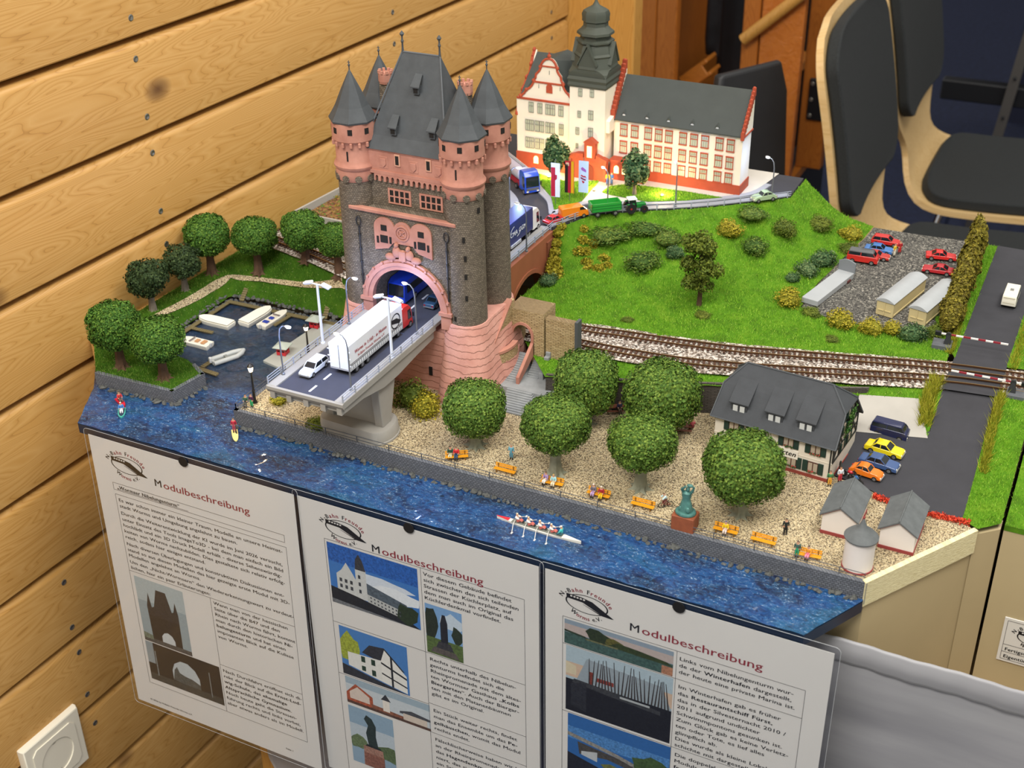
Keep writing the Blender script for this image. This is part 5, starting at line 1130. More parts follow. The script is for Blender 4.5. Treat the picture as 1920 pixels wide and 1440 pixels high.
def car(name, label, loc, rz, c, kind='sedan', roof=None, s=1.0, group=None):
    L, wd, low, cab, top = KIND[kind]; o = thing(name, label, 'toy car', loc, rz, group); o.scale = (s, s, s); p_ = paint(c)
    b = MB(); side(b, low, wd / 2, 0, top=.94); bd = b.build('body', p_, o, smooth=50, bevel=.45, seg=2)
    b = MB(); side(b, cab, wd / 2 * (.975 if kind == 'panel' else .9), 0, top=.97 if kind == 'panel' else .84); b.build('windows', glass_m, o, smooth=30, bevel=.2)
    b = MB(); side(b, top, wd / 2 * .8, 0, top=.9); b.build('roof', paint(roof) if roof else p_, o, smooth=50, bevel=.35, seg=2)
    b = MB()                                                        # window pillars
    for s_ in (-1, 1):
        (x0, z0), (x1, z1) = cab[0], cab[1]; (x3, z3), (x2, z2) = cab[-1], cab[-2]; a, t_ = wd / 2 * .91, wd / 2 * .77
        b.tube([(x0, s_ * a, z0), (x1, s_ * t_, z1)], .42, 4); b.tube([(x3, s_ * a, z3), (x2, s_ * t_, z2)], .35, 4); xm = (x1 + x2) / 2; b.tube([(xm, s_ * a, z0), (xm, s_ * t_, z1)], .35, 4)
    b.build('pillars', p_, o)
    r = 2.1 if kind != 'van' else 2.3
    for sx in (-1, 1):
        for sy in (-1, 1): wheel(o, sx * L * .31, sy * (wd / 2 - .8), r)
    xf_ = low[-2][0]
    for sy in (-1, 1):
        b = MB(); b.ell((xf_ - .15, sy * wd * .33, (low[-2][1] + 2) / 2 + .6), (.5, .95, .75), 8, 5); b.build('headlamp', lens, o)
        b = MB(); b.cbox((low[1][0] + .1, sy * wd * .36, 4), (.6, 1.4, 1.2)); b.build('tail_lamp', tail, o)
    for e in (-1, 1): b = MB(); b.box(e * L / 2 - .4, e * L / 2 + .4, -wd * .46, wd * .46, 2, 3); b.build('bumper', hub_m, o)
    return o
def side_text(parent, lines, x0, y, m, name='lettering'):
    """lettering on the right-hand flank (local -y side)"""
    b = MB()
    for s_, x, z, size, fit, mi, bold, sh_ in lines: text_into(b, s_, x, z, size, y, mi, bold, sh_, fit=fit)
    return b.build(name, m, parent, recalc=False)
def cab_unit(o, x0, c, h=17, w=8.4, chrome_=True):
    b = MB(); side(b, [(x0, 3.6), (x0, h - 1.5), (x0 + 3, h), (x0 + 10, h - .6), (x0 + 14.2, h - 5), (x0 + 15.4, 7), (x0 + 15.6, 2.4), (x0 + 9, 2.4), (x0 + 9, 3.6)], w, 0, top=.94); cb = b.build('cab', paint(c), o, smooth=40, bevel=.5, seg=2)
    b = MB(); b.add([(x0 + 14.75, -w * .86, 8.4), (x0 + 14.75, w * .86, 8.4), (x0 + 14.35, w * .82, h - 5.4), (x0 + 14.35, -w * .82, h - 5.4), (x0 + 15.35, -w * .86, 8.2), (x0 + 15.35, w * .86, 8.2), (x0 + 14.75, w * .82, h - 5), (x0 + 14.75, -w * .82, h - 5)], [(4, 5, 6, 7), (0, 4, 7, 3), (1, 2, 6, 5), (3, 7, 6, 2), (0, 1, 5, 4)]); b.build('windscreen', glass_m, cb)
    for s_ in (-1, 1):
        b = MB(); b.add([(x0 + 8, s_ * (w + .05), 8.6), (x0 + 13.6, s_ * (w + .05), 8.6), (x0 + 12.6, s_ * (w - .3), h - 5.2), (x0 + 8, s_ * (w - .3), h - 5.2)], [(0, 1, 2, 3)]); b.build('side_window', glass_m, cb)
        b = MB(); b.cbox((x0 + 14.6, s_ * (w + 1.1), 11), (.8, 1.2, 3.6)); b.build('mirror', blk, cb)
        b = MB(); b.cbox((x0 + 15.7, s_ * w * .68, 4), (.4, 2.4, 1.2)); b.build('headlamp', lens, cb)
    b = MB(); b.box(x0 + 15.3, x0 + 15.9, -w * .8, w * .8, 5, 7.6); b.build('grille', mat('grille_grey', '#6c6e72', .4, .5), cb)
    b = MB(); b.box(x0 - 12, x0 + 9, -4, 4, 3, 4.6); b.build('chassis', blk, o)
    for x in (x0 + 11.4, x0 - 8): 
        for sy in (-1, 1): wheel(o, x, sy * (w - 1.2), 3)
# main lorry on the bridge (front towards +x locally, stands along +y)
LR = thing('curtain_lorry', 'white curtain trailer lorry with red cab crossing the bridge', 'toy lorry', (231.5, 46.5, DK), pi / 2)
white_c = mat('trailer_white', '#e4e6e8', .45, var=.02, vs=.05)
b = MB(); b.box(0, 80, -9, 9, 6.4, 27.5); b.build('trailer_box', white_c, LR, bevel=.4, seg=2)
b = MB(); b.box(.4, 79.6, -9.15, 9.15, 5.2, 6.6); b.build('trailer_frame', mat('frame_grey', '#b5b7ba', .5), LR)
b = MB()
for i in range(27):
    for s_ in (-1, 1): b.cbox((1.6 + 2.95 * i, s_ * 9.15, 8), (.5, .3, 3.6))
b.build('curtain_straps', mat('strap_grey', '#8f9498', .6), LR)
b = MB()
for z in (9.8, 11): b.box(.6, 79, -9.25, -9.02, z, z + .35); b.box(.6, 79, 9.02, 9.25, z, z + .35)
b.build('curtain_lines', mat('line_dark', '#3b3436', .6), LR)
for z in (10, 16, 22):
    for s_ in (-1, 1): b = MB(); b.box(-.45, .2, s_ * 9 - 1.2, s_ * 9 + 1.2, z, z + .8); b.build('door_hinge', white_c, LR)
b = MB(); b.box(-.3, .1, -.15, .15, 7, 27); b.build('door_gap', mat('line_dark', '#3b3436'), LR)
for x in (10.5, 18.5, 26.5):
    for sy in (-1, 1): wheel(LR, x, sy * 7.4, 3)
b = MB(); b.box(2, 80, -3, 3, 3.6, 5.4); b.build('trailer_chassis', blk, LR)
cab_unit(LR, 81.5, '#c22a22', 22)
red_tx = mat('print_red', '#a8322c', .6)
side_text(LR, [('Worms in 1:160 - in Motion', 8, 17.6, 4.2, 47, 0, .06, .15), ('N-Bahn Freunde Worms e.V.', 12, 13.2, 3.4, 40, 0, .05, 0)], 0, -9.3, [red_tx])
def ring_logo(parent, x, z, rx, rz, y, name='ring_logo'):
    b = MB(); n = 28
    for k in range(n):
        a, c = 2 * pi * k / n, 2 * pi * (k + 1) / n; b.add([(x + rx * q * math.cos(e), y, z + rz * q * math.sin(e)) for q, e in ((1, a), (1, c), (.86, c), (.86, a))], [(0, 1, 2, 3)])
    b.add([(x - rx * .95, y - .02, z + rz * .45), (x + rx * .2, y - .02, z + rz * .3), (x + rx * 1.15, y - .02, z - rz * .35), (x + rx * .8, y - .02, z - rz * .6), (x - rx * .95, y - .02, z - rz * .05)], [(0, 1, 2, 3, 4)]); return b.build(name, ink, parent, recalc=False)
ring_logo(LR, 69, 17, 7, 6.6, -9.3)
# container lorry behind the tower
CL = thing('container_lorry', 'dark blue box lorry with white cab behind the tower', 'toy lorry', (240, 274, P - 2), pi / 2 - .015)
navy = mat('box_navy', '#1b2a6a', .4, coat=.3)
b = MB(); b.box(0, 78, -9, 9, 6, 28); b.build('trailer_box', navy, CL, bevel=.4, seg=2)
for x in (8, 16, 24, 66):
    for sy in (-1, 1): wheel(CL, x, sy * 7.4, 3)
b = MB(); b.box(0, 78, -3, 3, 3.4, 6); b.build('trailer_chassis', blk, CL)
b = MB(); b.box(32, 52, -9.6, -8.4, 3.6, 6.4); b.build('side_guard', mat('guard_white', '#d4d6d8', .5), CL)
cab_unit(CL, 79, '#e9e9e6', 24)
side_text(CL, [('CMA CGM', 30, 14.6, 6.4, 32, 0, .3, .12), ('CMA CGM', 33, 4.2, 2, 18, 1, .05, 0)], 0, -9.7, [mat('print_white', '#eef0f2', .6), navy])
b = MB()
for xc, zc, r0, a0, a1 in ((41, 15.5, 8, pi * .55, pi * .9), (43, 19, 8, -pi * .45, -pi * .1)):
    for k in range(8): a, c = a0 + (a1 - a0) * k / 8, a0 + (a1 - a0) * (k + 1) / 8; b.add([(xc + q * math.cos(e) * 1.3, -9.12, zc + q * math.sin(e)) for q, e in ((r0, a), (r0, c), (r0 - .7, c), (r0 - .7, a))], [(0, 1, 2, 3)])
b.build('logo_arcs', mat('print_white', '#eef0f2'), CL, recalc=False)
# tanker lorry on the upper branch road
TK = thing('tanker_lorry', 'tank lorry with blue cab and silver tank on the upper curve', 'toy lorry', (150, 487, P - .4), math.atan2(-52, 62))
b = MB(); b.lathe([(.1, 0), (5, .6), (7.6, 3), (8, 8), (8, 52), (7.6, 56), (5, 58), (.1, 58.6)], 20, (0, 0, 0)); b.xf(Matrix.Translation((0, 0, 15)) @ Matrix.Rotation(pi / 2, 4, 'Y')); b.build('tank', mat('tank_silver', '#c3bfd0', .3, .3), TK, smooth=True)
b = MB(); b.box(2, 56, -1.4, 1.4, 22.6, 23.8); b.build('catwalk', mat('catwalk_grey', '#8c8c90', .5), TK)
b = MB(); b.box(2, 58, -6.6, 6.6, 4, 8.2); b.build('tank_frame', paint('#a02030'), TK)
for x in (8, 16, 24):
    for sy in (-1, 1): wheel(TK, x, sy * 7.2, 3)
cab_unit(TK, 61, '#1f48b4', 24)
# coach inside the gateway
CO = thing('blue_coach', 'royal blue coach driving out through the tower gateway', 'toy bus', (208, 168, DK), -pi / 2)
CO.location = Vector((208, 246, DK)) * S
b = MB(); side(b, [(0, 2.6), (0, 20), (1.5, 22), (70, 22), (74.5, 19), (76, 9), (76, 2.6)], 8.6, 0, top=.94); b.build('body', paint('#1c3fae'), CO, smooth=40, bevel=.6, seg=2)
for s_ in (-1, 1): b = MB(); b.box(3, 71, s_ * 8.5 - .25, s_ * 8.5 + .25, 10.5, 17); b.build('window_band', glass_m, CO)
b = MB(); b.add([(76.15, -7.6, 8), (76.15, 7.6, 8), (74.9, 7.2, 18.4), (74.9, -7.2, 18.4)], [(0, 1, 2, 3)]); b.build('windscreen', glass_m, CO)
b = MB(); b.box(75.8, 76.6, -7.4, 7.4, 3, 5); b.build('bumper', mat('coach_white', '#d9dce4', .4), CO)
for x in (16, 58):
    for sy in (-1, 1): wheel(CO, x, sy * 7.4, 3)
# cars
car('estate_car', 'white estate car driving behind the lorry on the bridge', (208.5, 44.5, DK), -pi / 2, '#dfe6ee', 'wagon')
car('saloon_car', 'dark blue grey saloon car under the tower gateway', (238, 186, DK), pi / 2, '#33506b', 'sedan')
car('hatchback_car', 'red car between the container lorry and the orange van', (257.5, 383, P - .4), pi / 2 - .35, '#c22730', 'sedan', s=.85)
car('delivery_van', 'orange delivery van on the upper road behind the tractor', (269, 403, P - .4), pi / 2 - .75, '#e8821e', 'panel', s=1.0)
car('classic_car', 'pale green old car at the far right end of the upper road', (424, 519, P - .4), .78 + pi, '#9fb58f', 'beetle', s=1.0)
car('camper_bus', 'red camper bus with grey roof at the back of the grit lot', (531, 503, RL + .8), .05, '#c42a22', 'van', '#5d5f60', s=1.05, group='cars parked on the grit lot')
car('parked_car', 'small red car half hidden beside the red camper bus', (541, 516, RL + .8), .02, '#b93026', 'coupe', group='cars parked on the grit lot')
car('parked_car', 'blue car between two red cars on the grit lot', (540, 531, RL + .8), .05, '#3f76b8', 'sedan', group='cars parked on the grit lot')
car('parked_car', 'rearmost red saloon car on the grit lot', (542, 553, RL + .8), .03, '#c42a26', 'wagon', group='cars parked on the grit lot')
car('parked_car', 'bright red sports car near the hedge, rear one of two', (598, 540, RL + .8), .18, '#cf2a26', 'coupe', s=1.1, group='cars parked on the grit lot')
car('parked_car', 'dark red coupe near the hedge, front one of two', (601, 507, RL + .8), pi + .06, '#b5242c', 'coupe', s=1.1, group='cars parked on the grit lot')
car('minibus', 'dark navy van parked beside the inn gable', (618, 236, 22.7 + 5.5), -.08, '#1b2148', 'van', s=1.05, group='cars parked beside the inn')
car('parked_car', 'yellow saloon car parked beside the inn', (619, 215, 22.4 + 2), -.12, '#e6cf1c', 'sedan', s=1.1, group='cars parked beside the inn')
car('parked_car', 'steel blue saloon car parked beside the inn', (619, 197, 22.4), -.10, '#3d5684', 'sedan', s=1.12, group='cars parked beside the inn')
car('beetle_car', 'orange rounded beetle car parked beside the inn', (613, 181, 22.3), -.14, '#e9791c', 'beetle', s=1.0, group='cars parked beside the inn')
cv = thing('caravan', 'cream white caravan bus driving on the right hand road', 'toy car', (672, 470, RL + 1.6), pi / 2)
b = MB(); side(b, [(-15, 3), (-15.6, 9), (-14, 13), (13, 13), (15, 9), (15.4, 3)], 6.4, 0, top=.92); b.build('body', paint('#e9e4d4'), cv, bevel=.6, seg=2, smooth=40)
b = MB()
for i in range(4): b.box(-15.2 - .2, -14.2, -5, 5, 5.6 + 1.7 * i, 6.4 + 1.7 * i)
b.build('rear_louvres', mat('cream_dark', '#c9c2ac', .5), cv)
for s_ in (-1, 1): b = MB(); b.box(-10, 11, s_ * 6.2 - .2, s_ * 6.2 + .2, 8, 11); b.build('window_band', glass_m, cv)
b = MB(); b.box(-3, 1, -1.5, 1.5, 12.8, 13.6); b.build('roof_hatch', hub_m, cv)
for sx in (-9, 9):
    for sy in (-1, 1): wheel(cv, sx, sy * 5.4, 2.3)
# tractor with trailer
tg = paint('#1f7a34')
TR = thing('farm_tractor', 'green tractor with red wheels and white cab roof', 'toy tractor', (318, 441, P - .4), .66)
b = MB(); b.box(-2, 10.5, -2.6, 2.6, 4, 8.6); b.build('bonnet', tg, TR, bevel=.7, seg=2)
b = MB(); b.box(-8, 0, -3.6, 3.6, 3.6, 6.4); b.build('chassis', tg, TR, bevel=.4)
b = MB(); side(b, [(-7.4, 6), (-6.8, 13), (-.4, 13), (.8, 6)], 4, 0, top=.88); b.build('cab_glass', glass_m, TR)
b = MB(); b.box(-8, 1, -4.4, 4.4, 13, 14.4); b.build('cab_roof', mat('cab_white', '#e6e8e6', .4), TR, bevel=.4)
for s_ in (-1, 1): b = MB(); b.cbox((-5.4, s_ * 5, 9.4), (7, 2.6, .7)); b.build('mudguard', tg, TR)
rim = mat('rim_red', '#b8282a', .4); wr_ = MB(); wr_.lathe([(.55, -.5), (1, -.5), (1, .5), (.55, .5)], 20, (0, 0, 0)); wr_.lathe([(.6, -.4), (.2, -.5)], 12, (0, 0, 0), 1); wr_.lathe([(.6, .4), (.2, .5)], 12, (0, 0, 0), 1); twm = wr_.mesh('wheel', [rubber, rim], True)
for x, r, w_ in ((-5.4, 5, 3), (8, 3.6, 2.4)):
    for s_ in (-1, 1): place('wheel', twm, TR, (x, s_ * 5, r), rot=(pi / 2, 0, 0), scale=(r, r, w_))
TL = thing('farm_trailer', 'green tipping trailer hitched behind the tractor', 'toy trailer', (294, 422, P - .4), .70)
b = MB()
for (x0, x1, y0, y1) in ((-15, 15, -6.6, -5.8), (-15, 15, 5.8, 6.6), (-15, -14.2, -6.6, 6.6), (14.2, 15, -6.6, 6.6)): b.box(x0, x1, y0, y1, 6, 13.6)
b.box(-15, 15, -6.6, 6.6, 5.4, 6.4); b.build('tipper_body', paint('#2f9a3c'), TL)
b = MB()
for z in (8.4, 11): b.box(-15.2, 15.2, -6.9, -6.5, z, z + .5)
b.build('body_ribs', tg, TL)
for x in (-9, 9):
    for s_ in (-1, 1): wheel(TL, x, s_ * 5.4, 2.6)
b = MB(); b.tube([(15, 0, 4), (20, 0, 4)], .6, 5); b.build('drawbar', blk, TL)
# goods wagon bodies on the grit lot
wg_c = mat('wagon_cream', '#cdbd8c', .6, var=.04, vs=.06); wg_g = mat('wagon_roof_grey', '#a7abad', .6, var=.04, vs=.06)
def wagon(label, x, y, rz):
    o = thing('goods_wagon', label, 'wagon body', (x, y, RL + .8), rz, 'unmounted wagon bodies on the grit lot')
    b = MB(); b.box(0, 68, -8, 8, .6, 15); b.build('box_body', wg_c, o, bevel=.3)
    b = MB(); q = [(-8.8, 14.6)] + [(-8.8 + 17.6 * i / 10, 15 + 3.2 * math.sin(pi * i / 10)) for i in range(11)] + [(8.8, 14.6)]; b.prism(q, -1, 69, 0, 'X'); b.build('curved_roof', wg_g, o, smooth=40)
    for s_ in (-1, 1): b = MB(); b.box(2, 66, s_ * 8 - .5, s_ * 8 + .5, 2, 3.2); b.build('sole_bar', wg_c, o)
    b = MB(); b.box(-.7, 0, -6, 6, 5.6, 6.4); b.box(-.7, 0, -.4, .4, 2, 14); b.build('end_trim', wg_c, o); return o
wagon('cream wagon body with grey roof nearer the hedge', 604, 393, math.radians(77))
wagon('cream wagon body with grey roof left of its twin', 575, 396, math.radians(77))
fw_ = thing('flat_wagon', 'grey flat wagon body with raised end board', 'wagon body', (509, 391, RL + .8), math.radians(78))
b = MB(); b.box(0, 74, -8, 8, .6, 6); b.build('deck', wg_g, fw_, bevel=.3)
b = MB(); b.prism([(-8.4, 5)] + [(-8.4, 15)] + [(-8.4 + 16.8 * i / 8, 15 + 2.6 * math.sin(pi * i / 8)) for i in range(9)] + [(8.4, 5)], 74, 75.6, 0, 'X'); b.build('end_board', mat('wagon_grey_dark', '#7c8084', .6), fw_)
b = MB(); b.box(60, 66, -9, 9, 1, 3); b.build('buffer_beam', mat('beam_rust', '#5b2a26', .7), fw_)
# motorcycles by the inn corner
def motorcycle(label, x, y, rz, c):
    o = thing('motorcycle', label, 'motorcycle', (x, y, 22.2), rz, 'motorcycles at the inn corner')
    for xx in (-5, 5):
        b = MB(); b.tube([(xx + 2.3 * math.cos(a), 0, 2.5 + 2.3 * math.sin(a)) for a in [2 * pi * i / 14 for i in range(15)]], .55, 6); b.build('wheel', rubber, o)
    b = MB(); b.ell((.6, 0, 5.4), (2.6, 1.2, 1.3), 10, 6); b.build('fuel_tank', paint(c), o, smooth=True)
    b = MB(); b.ell((-3, 0, 5.3), (2.4, 1.1, .7), 8, 5); b.build('saddle', blk, o); b = MB(); b.box(-1.4, 1.6, -1, 1, 1.8, 4); b.build('engine', hub_m, o, bevel=.3)
    b = MB(); b.tube([(5, 0, 2.5), (3.2, 0, 7.4)], .4, 5); b.tube([(3, -2.2, 7.6), (3.2, 0, 7.4), (3, 2.2, 7.6)], .3, 5); b.tube([(-5, 0, 2.5), (0, 0, 2.6)], .4, 5); b.build('frame', blk, o)
motorcycle('blue motorcycle in front of the orange beetle', 608, 168, -.5, '#2c5f94'); motorcycle('red and white motorcycle closest to the inn corner', 602, 173, -.2, '#b52434')
wl = thing('wagon_wheel_ornament', 'dark spoked wheel leaning at the inn corner', 'wheel ornament', (595, 172, 22), .3)
b = MB(); b.tube([(0, 6 * math.cos(a), 6.4 + 6 * math.sin(a)) for a in [2 * pi * i / 20 for i in range(21)]], .7, 6); b.build('rim', beam, wl, smooth=True)
b = MB()
for k in range(5): a = pi * k / 5; b.tube([(0, 6 * math.cos(a), 6.4 + 6 * math.sin(a)), (0, -6 * math.cos(a), 6.4 - 6 * math.sin(a))], .35, 5)
b.build('spokes', mat('spoke_brown', '#3f2b20', .7), wl)
# ------------------------------------------------------------------ trees and shrubs
leaf_p = leafy('plane_leaves', '#33501a', '#4f6e26', '#83983e'); leaf_h = leafy('harbour_leaves', '#294c18', '#3f6620', '#6c8a32'); leaf_k = leafy('dark_leaves', '#1d2c18', '#2e4122', '#4a5a30')
leaf_o = leafy('olive_leaves', '#3a4a16', '#56661e', '#7c8430'); leaf_y = leafy('yellow_leaves', '#6c6e1a', '#968c22', '#c2b03a'); leaf_b = leafy('bush_leaves', '#2f4a18', '#48641f', '#7c8a3a'); leaf_f = leafy('fir_leaves', '#1e3a1e', '#345530', '#8a9a64')
bark_p = mat('plane_bark', '#8d8f7c', .85, var=.25, vs=.12, bump=.3); bark_b = mat('brown_bark', '#5a4230', .9, var=.25, vs=.15, bump=.4)
def trunk_mesh(name, m, h, r, flare, seed, roots=7):
    b = MB(); rr = random.Random(seed); n = 14; rings = []
    for z, k in ((0, flare), (1.5, flare * .62), (4, 1.18), (h * .5, 1), (h, .85)):
        rings.append([(r * k * (1 + (.34 if z < 2 else .07) * (1 if j % 2 else -1) * (1 if z < 5 else .3)) * math.cos(2 * pi * j / n), r * k * (1 + (.34 if z < 2 else .07) * (1 if j % 2 else -1)) * math.sin(2 * pi * j / n), z) for j in range(n)])
    b.loft(rings)
    for i in range(4):
        a = 2 * pi * i / 4 + rr.uniform(0, 1); b.tube([(0, 0, h * .7), (r * 1.6 * math.cos(a), r * 1.6 * math.sin(a), h + 6), (r * 3.2 * math.cos(a), r * 3.2 * math.sin(a), h + 16)], [r * .5, r * .35, r * .15], 6)
    return b.mesh(name, m, 50)
pl_tr = trunk_mesh('trunk', bark_p, 20, 4.2, 2.0, 1); hb_tr = trunk_mesh('trunk', bark_b, 22, 3.8, 1.9, 2); dk_tr = trunk_mesh('trunk', mat('grey_bark', '#7d7468', .9, var=.2, vs=.2, bump=.3), 18, 3.0, 1.4, 3)
pc = [crown_mesh('crown', (25.5, 25.5, 22.5), 20000, .82, leaf_p, 10 + i, 3.0, .13, 170, .82) for i in range(2)]
hc = [crown_mesh('crown', (23.5, 23.5, 20.5), 16000, .85, leaf_h, 20 + i, 2.6, .17, 110, .8) for i in range(2)]
dc = crown_mesh('crown', (19.5, 19.5, 17.5), 6500, 1.0, leaf_k, 31, 2.3, .3, 34, .62)
def tree(name, label, loc, zc, cme, tme, sc=1.0, scz=1.0, rz=0, group=None, ts=1.0, off=(0, 0)):
    if group == 'trees around the harbour' and loc[1] > 120: loc = (loc[0], loc[1], float(harb_z(np.array([loc[0]]), np.array([loc[1]]))[0]))
    t_ = thing(name, label, 'model tree', loc, 0, group)
    place('trunk', tme, t_, (0, 0, -.3), rz, scale=(ts, ts, ts * min(1.25, max(.8, zc / 32))))
    place('crown', cme, t_, (off[0], off[1], zc), rz, scale=(sc, sc, sc * scz))['kind'] = 'stuff'; return t_
G1 = 'plane trees on the gravel promenade'
tree('plane_tree', 'round green plane tree nearest the bridge pier', (322, 94, Q), 35, pc[0], pl_tr, 1.0, .98, .3, G1)
tree('plane_tree', 'round green plane tree with splayed roots second along the fence', (397, 84, Q), 46, pc[1], pl_tr, 1.0, .92, 1.2, G1)
tree('plane_tree', 'round green plane tree third along the fence, beside the cyclist', (463, 94, Q), 42, pc[0], pl_tr, 1.0, .86, 2.4, G1)
tree('plane_tree', 'large green plane tree standing before the inn front', (541, 94, Q), 42, pc[1], pl_tr, 1.14, .98, .7, G1)
tree('plane_tree', 'round green plane tree beside the grey steps, in the rear row', (388, 162, Q), 39, pc[1], pl_tr, 1.05, 1.1, 3.4, G1)
tree('plane_tree', 'largest green plane tree before the dark retaining wall', (450, 171, Q), 38, pc[0], pl_tr, 1.18, 1.02, 4.4, G1)
G2 = 'trees around the harbour'
tree('harbour_tree', 'bushy green tree at the outer corner of the harbour island', (-26, 76, 19.5), 42, hc[0], hb_tr, 1.0, 1.1, 0, G2)
tree('harbour_tree', 'bushy green tree at the inner end of the harbour island', (22, 76, 19.5), 39, hc[1], hb_tr, 1.03, .95, 1, G2)
tree('dark_tree', 'small dark green tree on the left bank nearest the island', (-62, 164, 27.5), 35, dc, dk_tr, 1.0, 1.05, 0, G2)
tree('dark_tree', 'small dark green tree on the left bank before the corner', (-62, 212, 27.5), 32, dc, dk_tr, .98, .95, 2, G2)
tree('harbour_tree', 'tall green tree at the far left corner of the harbour', (-61, 253, 27), 42, hc[1], hb_tr, 1.0, 1.0, 2.2, G2)
tree('harbour_tree', 'green tree behind the white boats, left of the ballast gap', (-17, 272, 24), 41, hc[0], hb_tr, .95, .95, 3.1, G2)
tree('harbour_tree', 'green tree right of the ballast gap behind the harbour', (33, 285, 30), 34, hc[1], hb_tr, .95, 1.0, 4, G2)
tree('harbour_tree', 'green tree half hidden behind the tower left edge', (80, 272, 25), 40, hc[0], hb_tr, .8, 1.0, 5, G2)
# open hill tree
ht = thing('hill_tree', 'tall open olive green tree alone on the hillside', 'model tree', (421, 341, RL + 1))
b = MB(); b.tube([(0, 0, 0), (.5, 0, 14), (0, 1, 34), (1, 0, 58)], [2.6, 2.2, 1.6, .5], 8); rr = random.Random(3); br_ = []
for i in range(15):
    a = rr.uniform(0, 2 * pi); z = rr.uniform(16, 58); L = rr.uniform(10, 19) * (1 - abs(z - 36) / 60); e = (L * math.cos(a), L * math.sin(a), z + rr.uniform(6, 14)); br_.append(e); b.tube([(0, 0, z), (e[0] * .5, e[1] * .5, z + 5), e], [.9, .6, .25], 5)
b.build('trunk', bark_b, ht, smooth=50)
Pn = []; Nn = []; rs = np.random.RandomState(4)
for e in br_ + [(0, 0, 70), (3, 2, 62), (-5, 1, 60), (6, -6, 50), (-9, -4, 46)]:
    k = 300; D = rs.normal(0, 1, (k, 3)); D /= np.linalg.norm(D, axis=1)[:, None]; Pn.append(np.array(e) + D * rs.uniform(.5, 1, (k, 1)) * np.array([9, 9, 7.5])); Nn.append(D)
place('crown', cards('crown', np.concatenate(Pn), np.concatenate(Nn), 1.05, leaf_o, 5), ht)['kind'] = 'stuff'
fc = crown_mesh('crown', (13.5, 13.5, 19), 2600, 1.25, leaf_f, 51, 2.0, .34, 22, .6)
for lb, x, y, zc, rz, k in (('dark green tree left of the flags before the school', 216, 478, 28, 0, 1.0), ('dark green tree on the lawn before the school wing', 303, 477, 28, 2, 1.02)):
    tree('school_tree', lb, (x, y, P + 1.2), zc, fc, dk_tr, k, 1, rz, 'trees before the school', .62)
# hedge of narrow upright shrubs between lot and road
hg = leafy('hedge_leaves', '#4a3c16', '#6a641c', '#9a8a30'); hgm = [crown_mesh('foliage', (7.5, 11, 17), 2600, 1.1, hg, 60 + i, 2.2, .3, 30, .7) for i in range(2)]
hpos = [(632, 388, 26), (631, 404, 27), (631, 421, 29), (630, 439, 31), (630, 458, 34), (629, 478, 37), (629, 499, 41), (628, 520, 45), (628, 541, 50)]
ordn = ['first', 'second', 'third', 'fourth', 'fifth', 'sixth', 'seventh', 'eighth', 'tallest and last']
for i, (x, y, h) in enumerate(hpos):
    s_ = tag(place('hedge_shrub', hgm[i % 2], None, (x, y, RL + .5 + h / 2), i * 1.3, scale=(1, 1, h / 32)), f'{ordn[i]} olive brown shrub of the hedge counted from the crossing gate', 'shrub', 'olive brown hedge beside the right hand road')
# bushes
bms = {k: [crown_mesh('bush', (1, 1, 1), 1500, .06, m, 70 + 7 * j + i, 2.0, .42, 16, .7) for i in range(2)] for j, (k, m) in enumerate((('g', leaf_b), ('y', leaf_y), ('d', leaf_f), ('o', leaf_o)))}
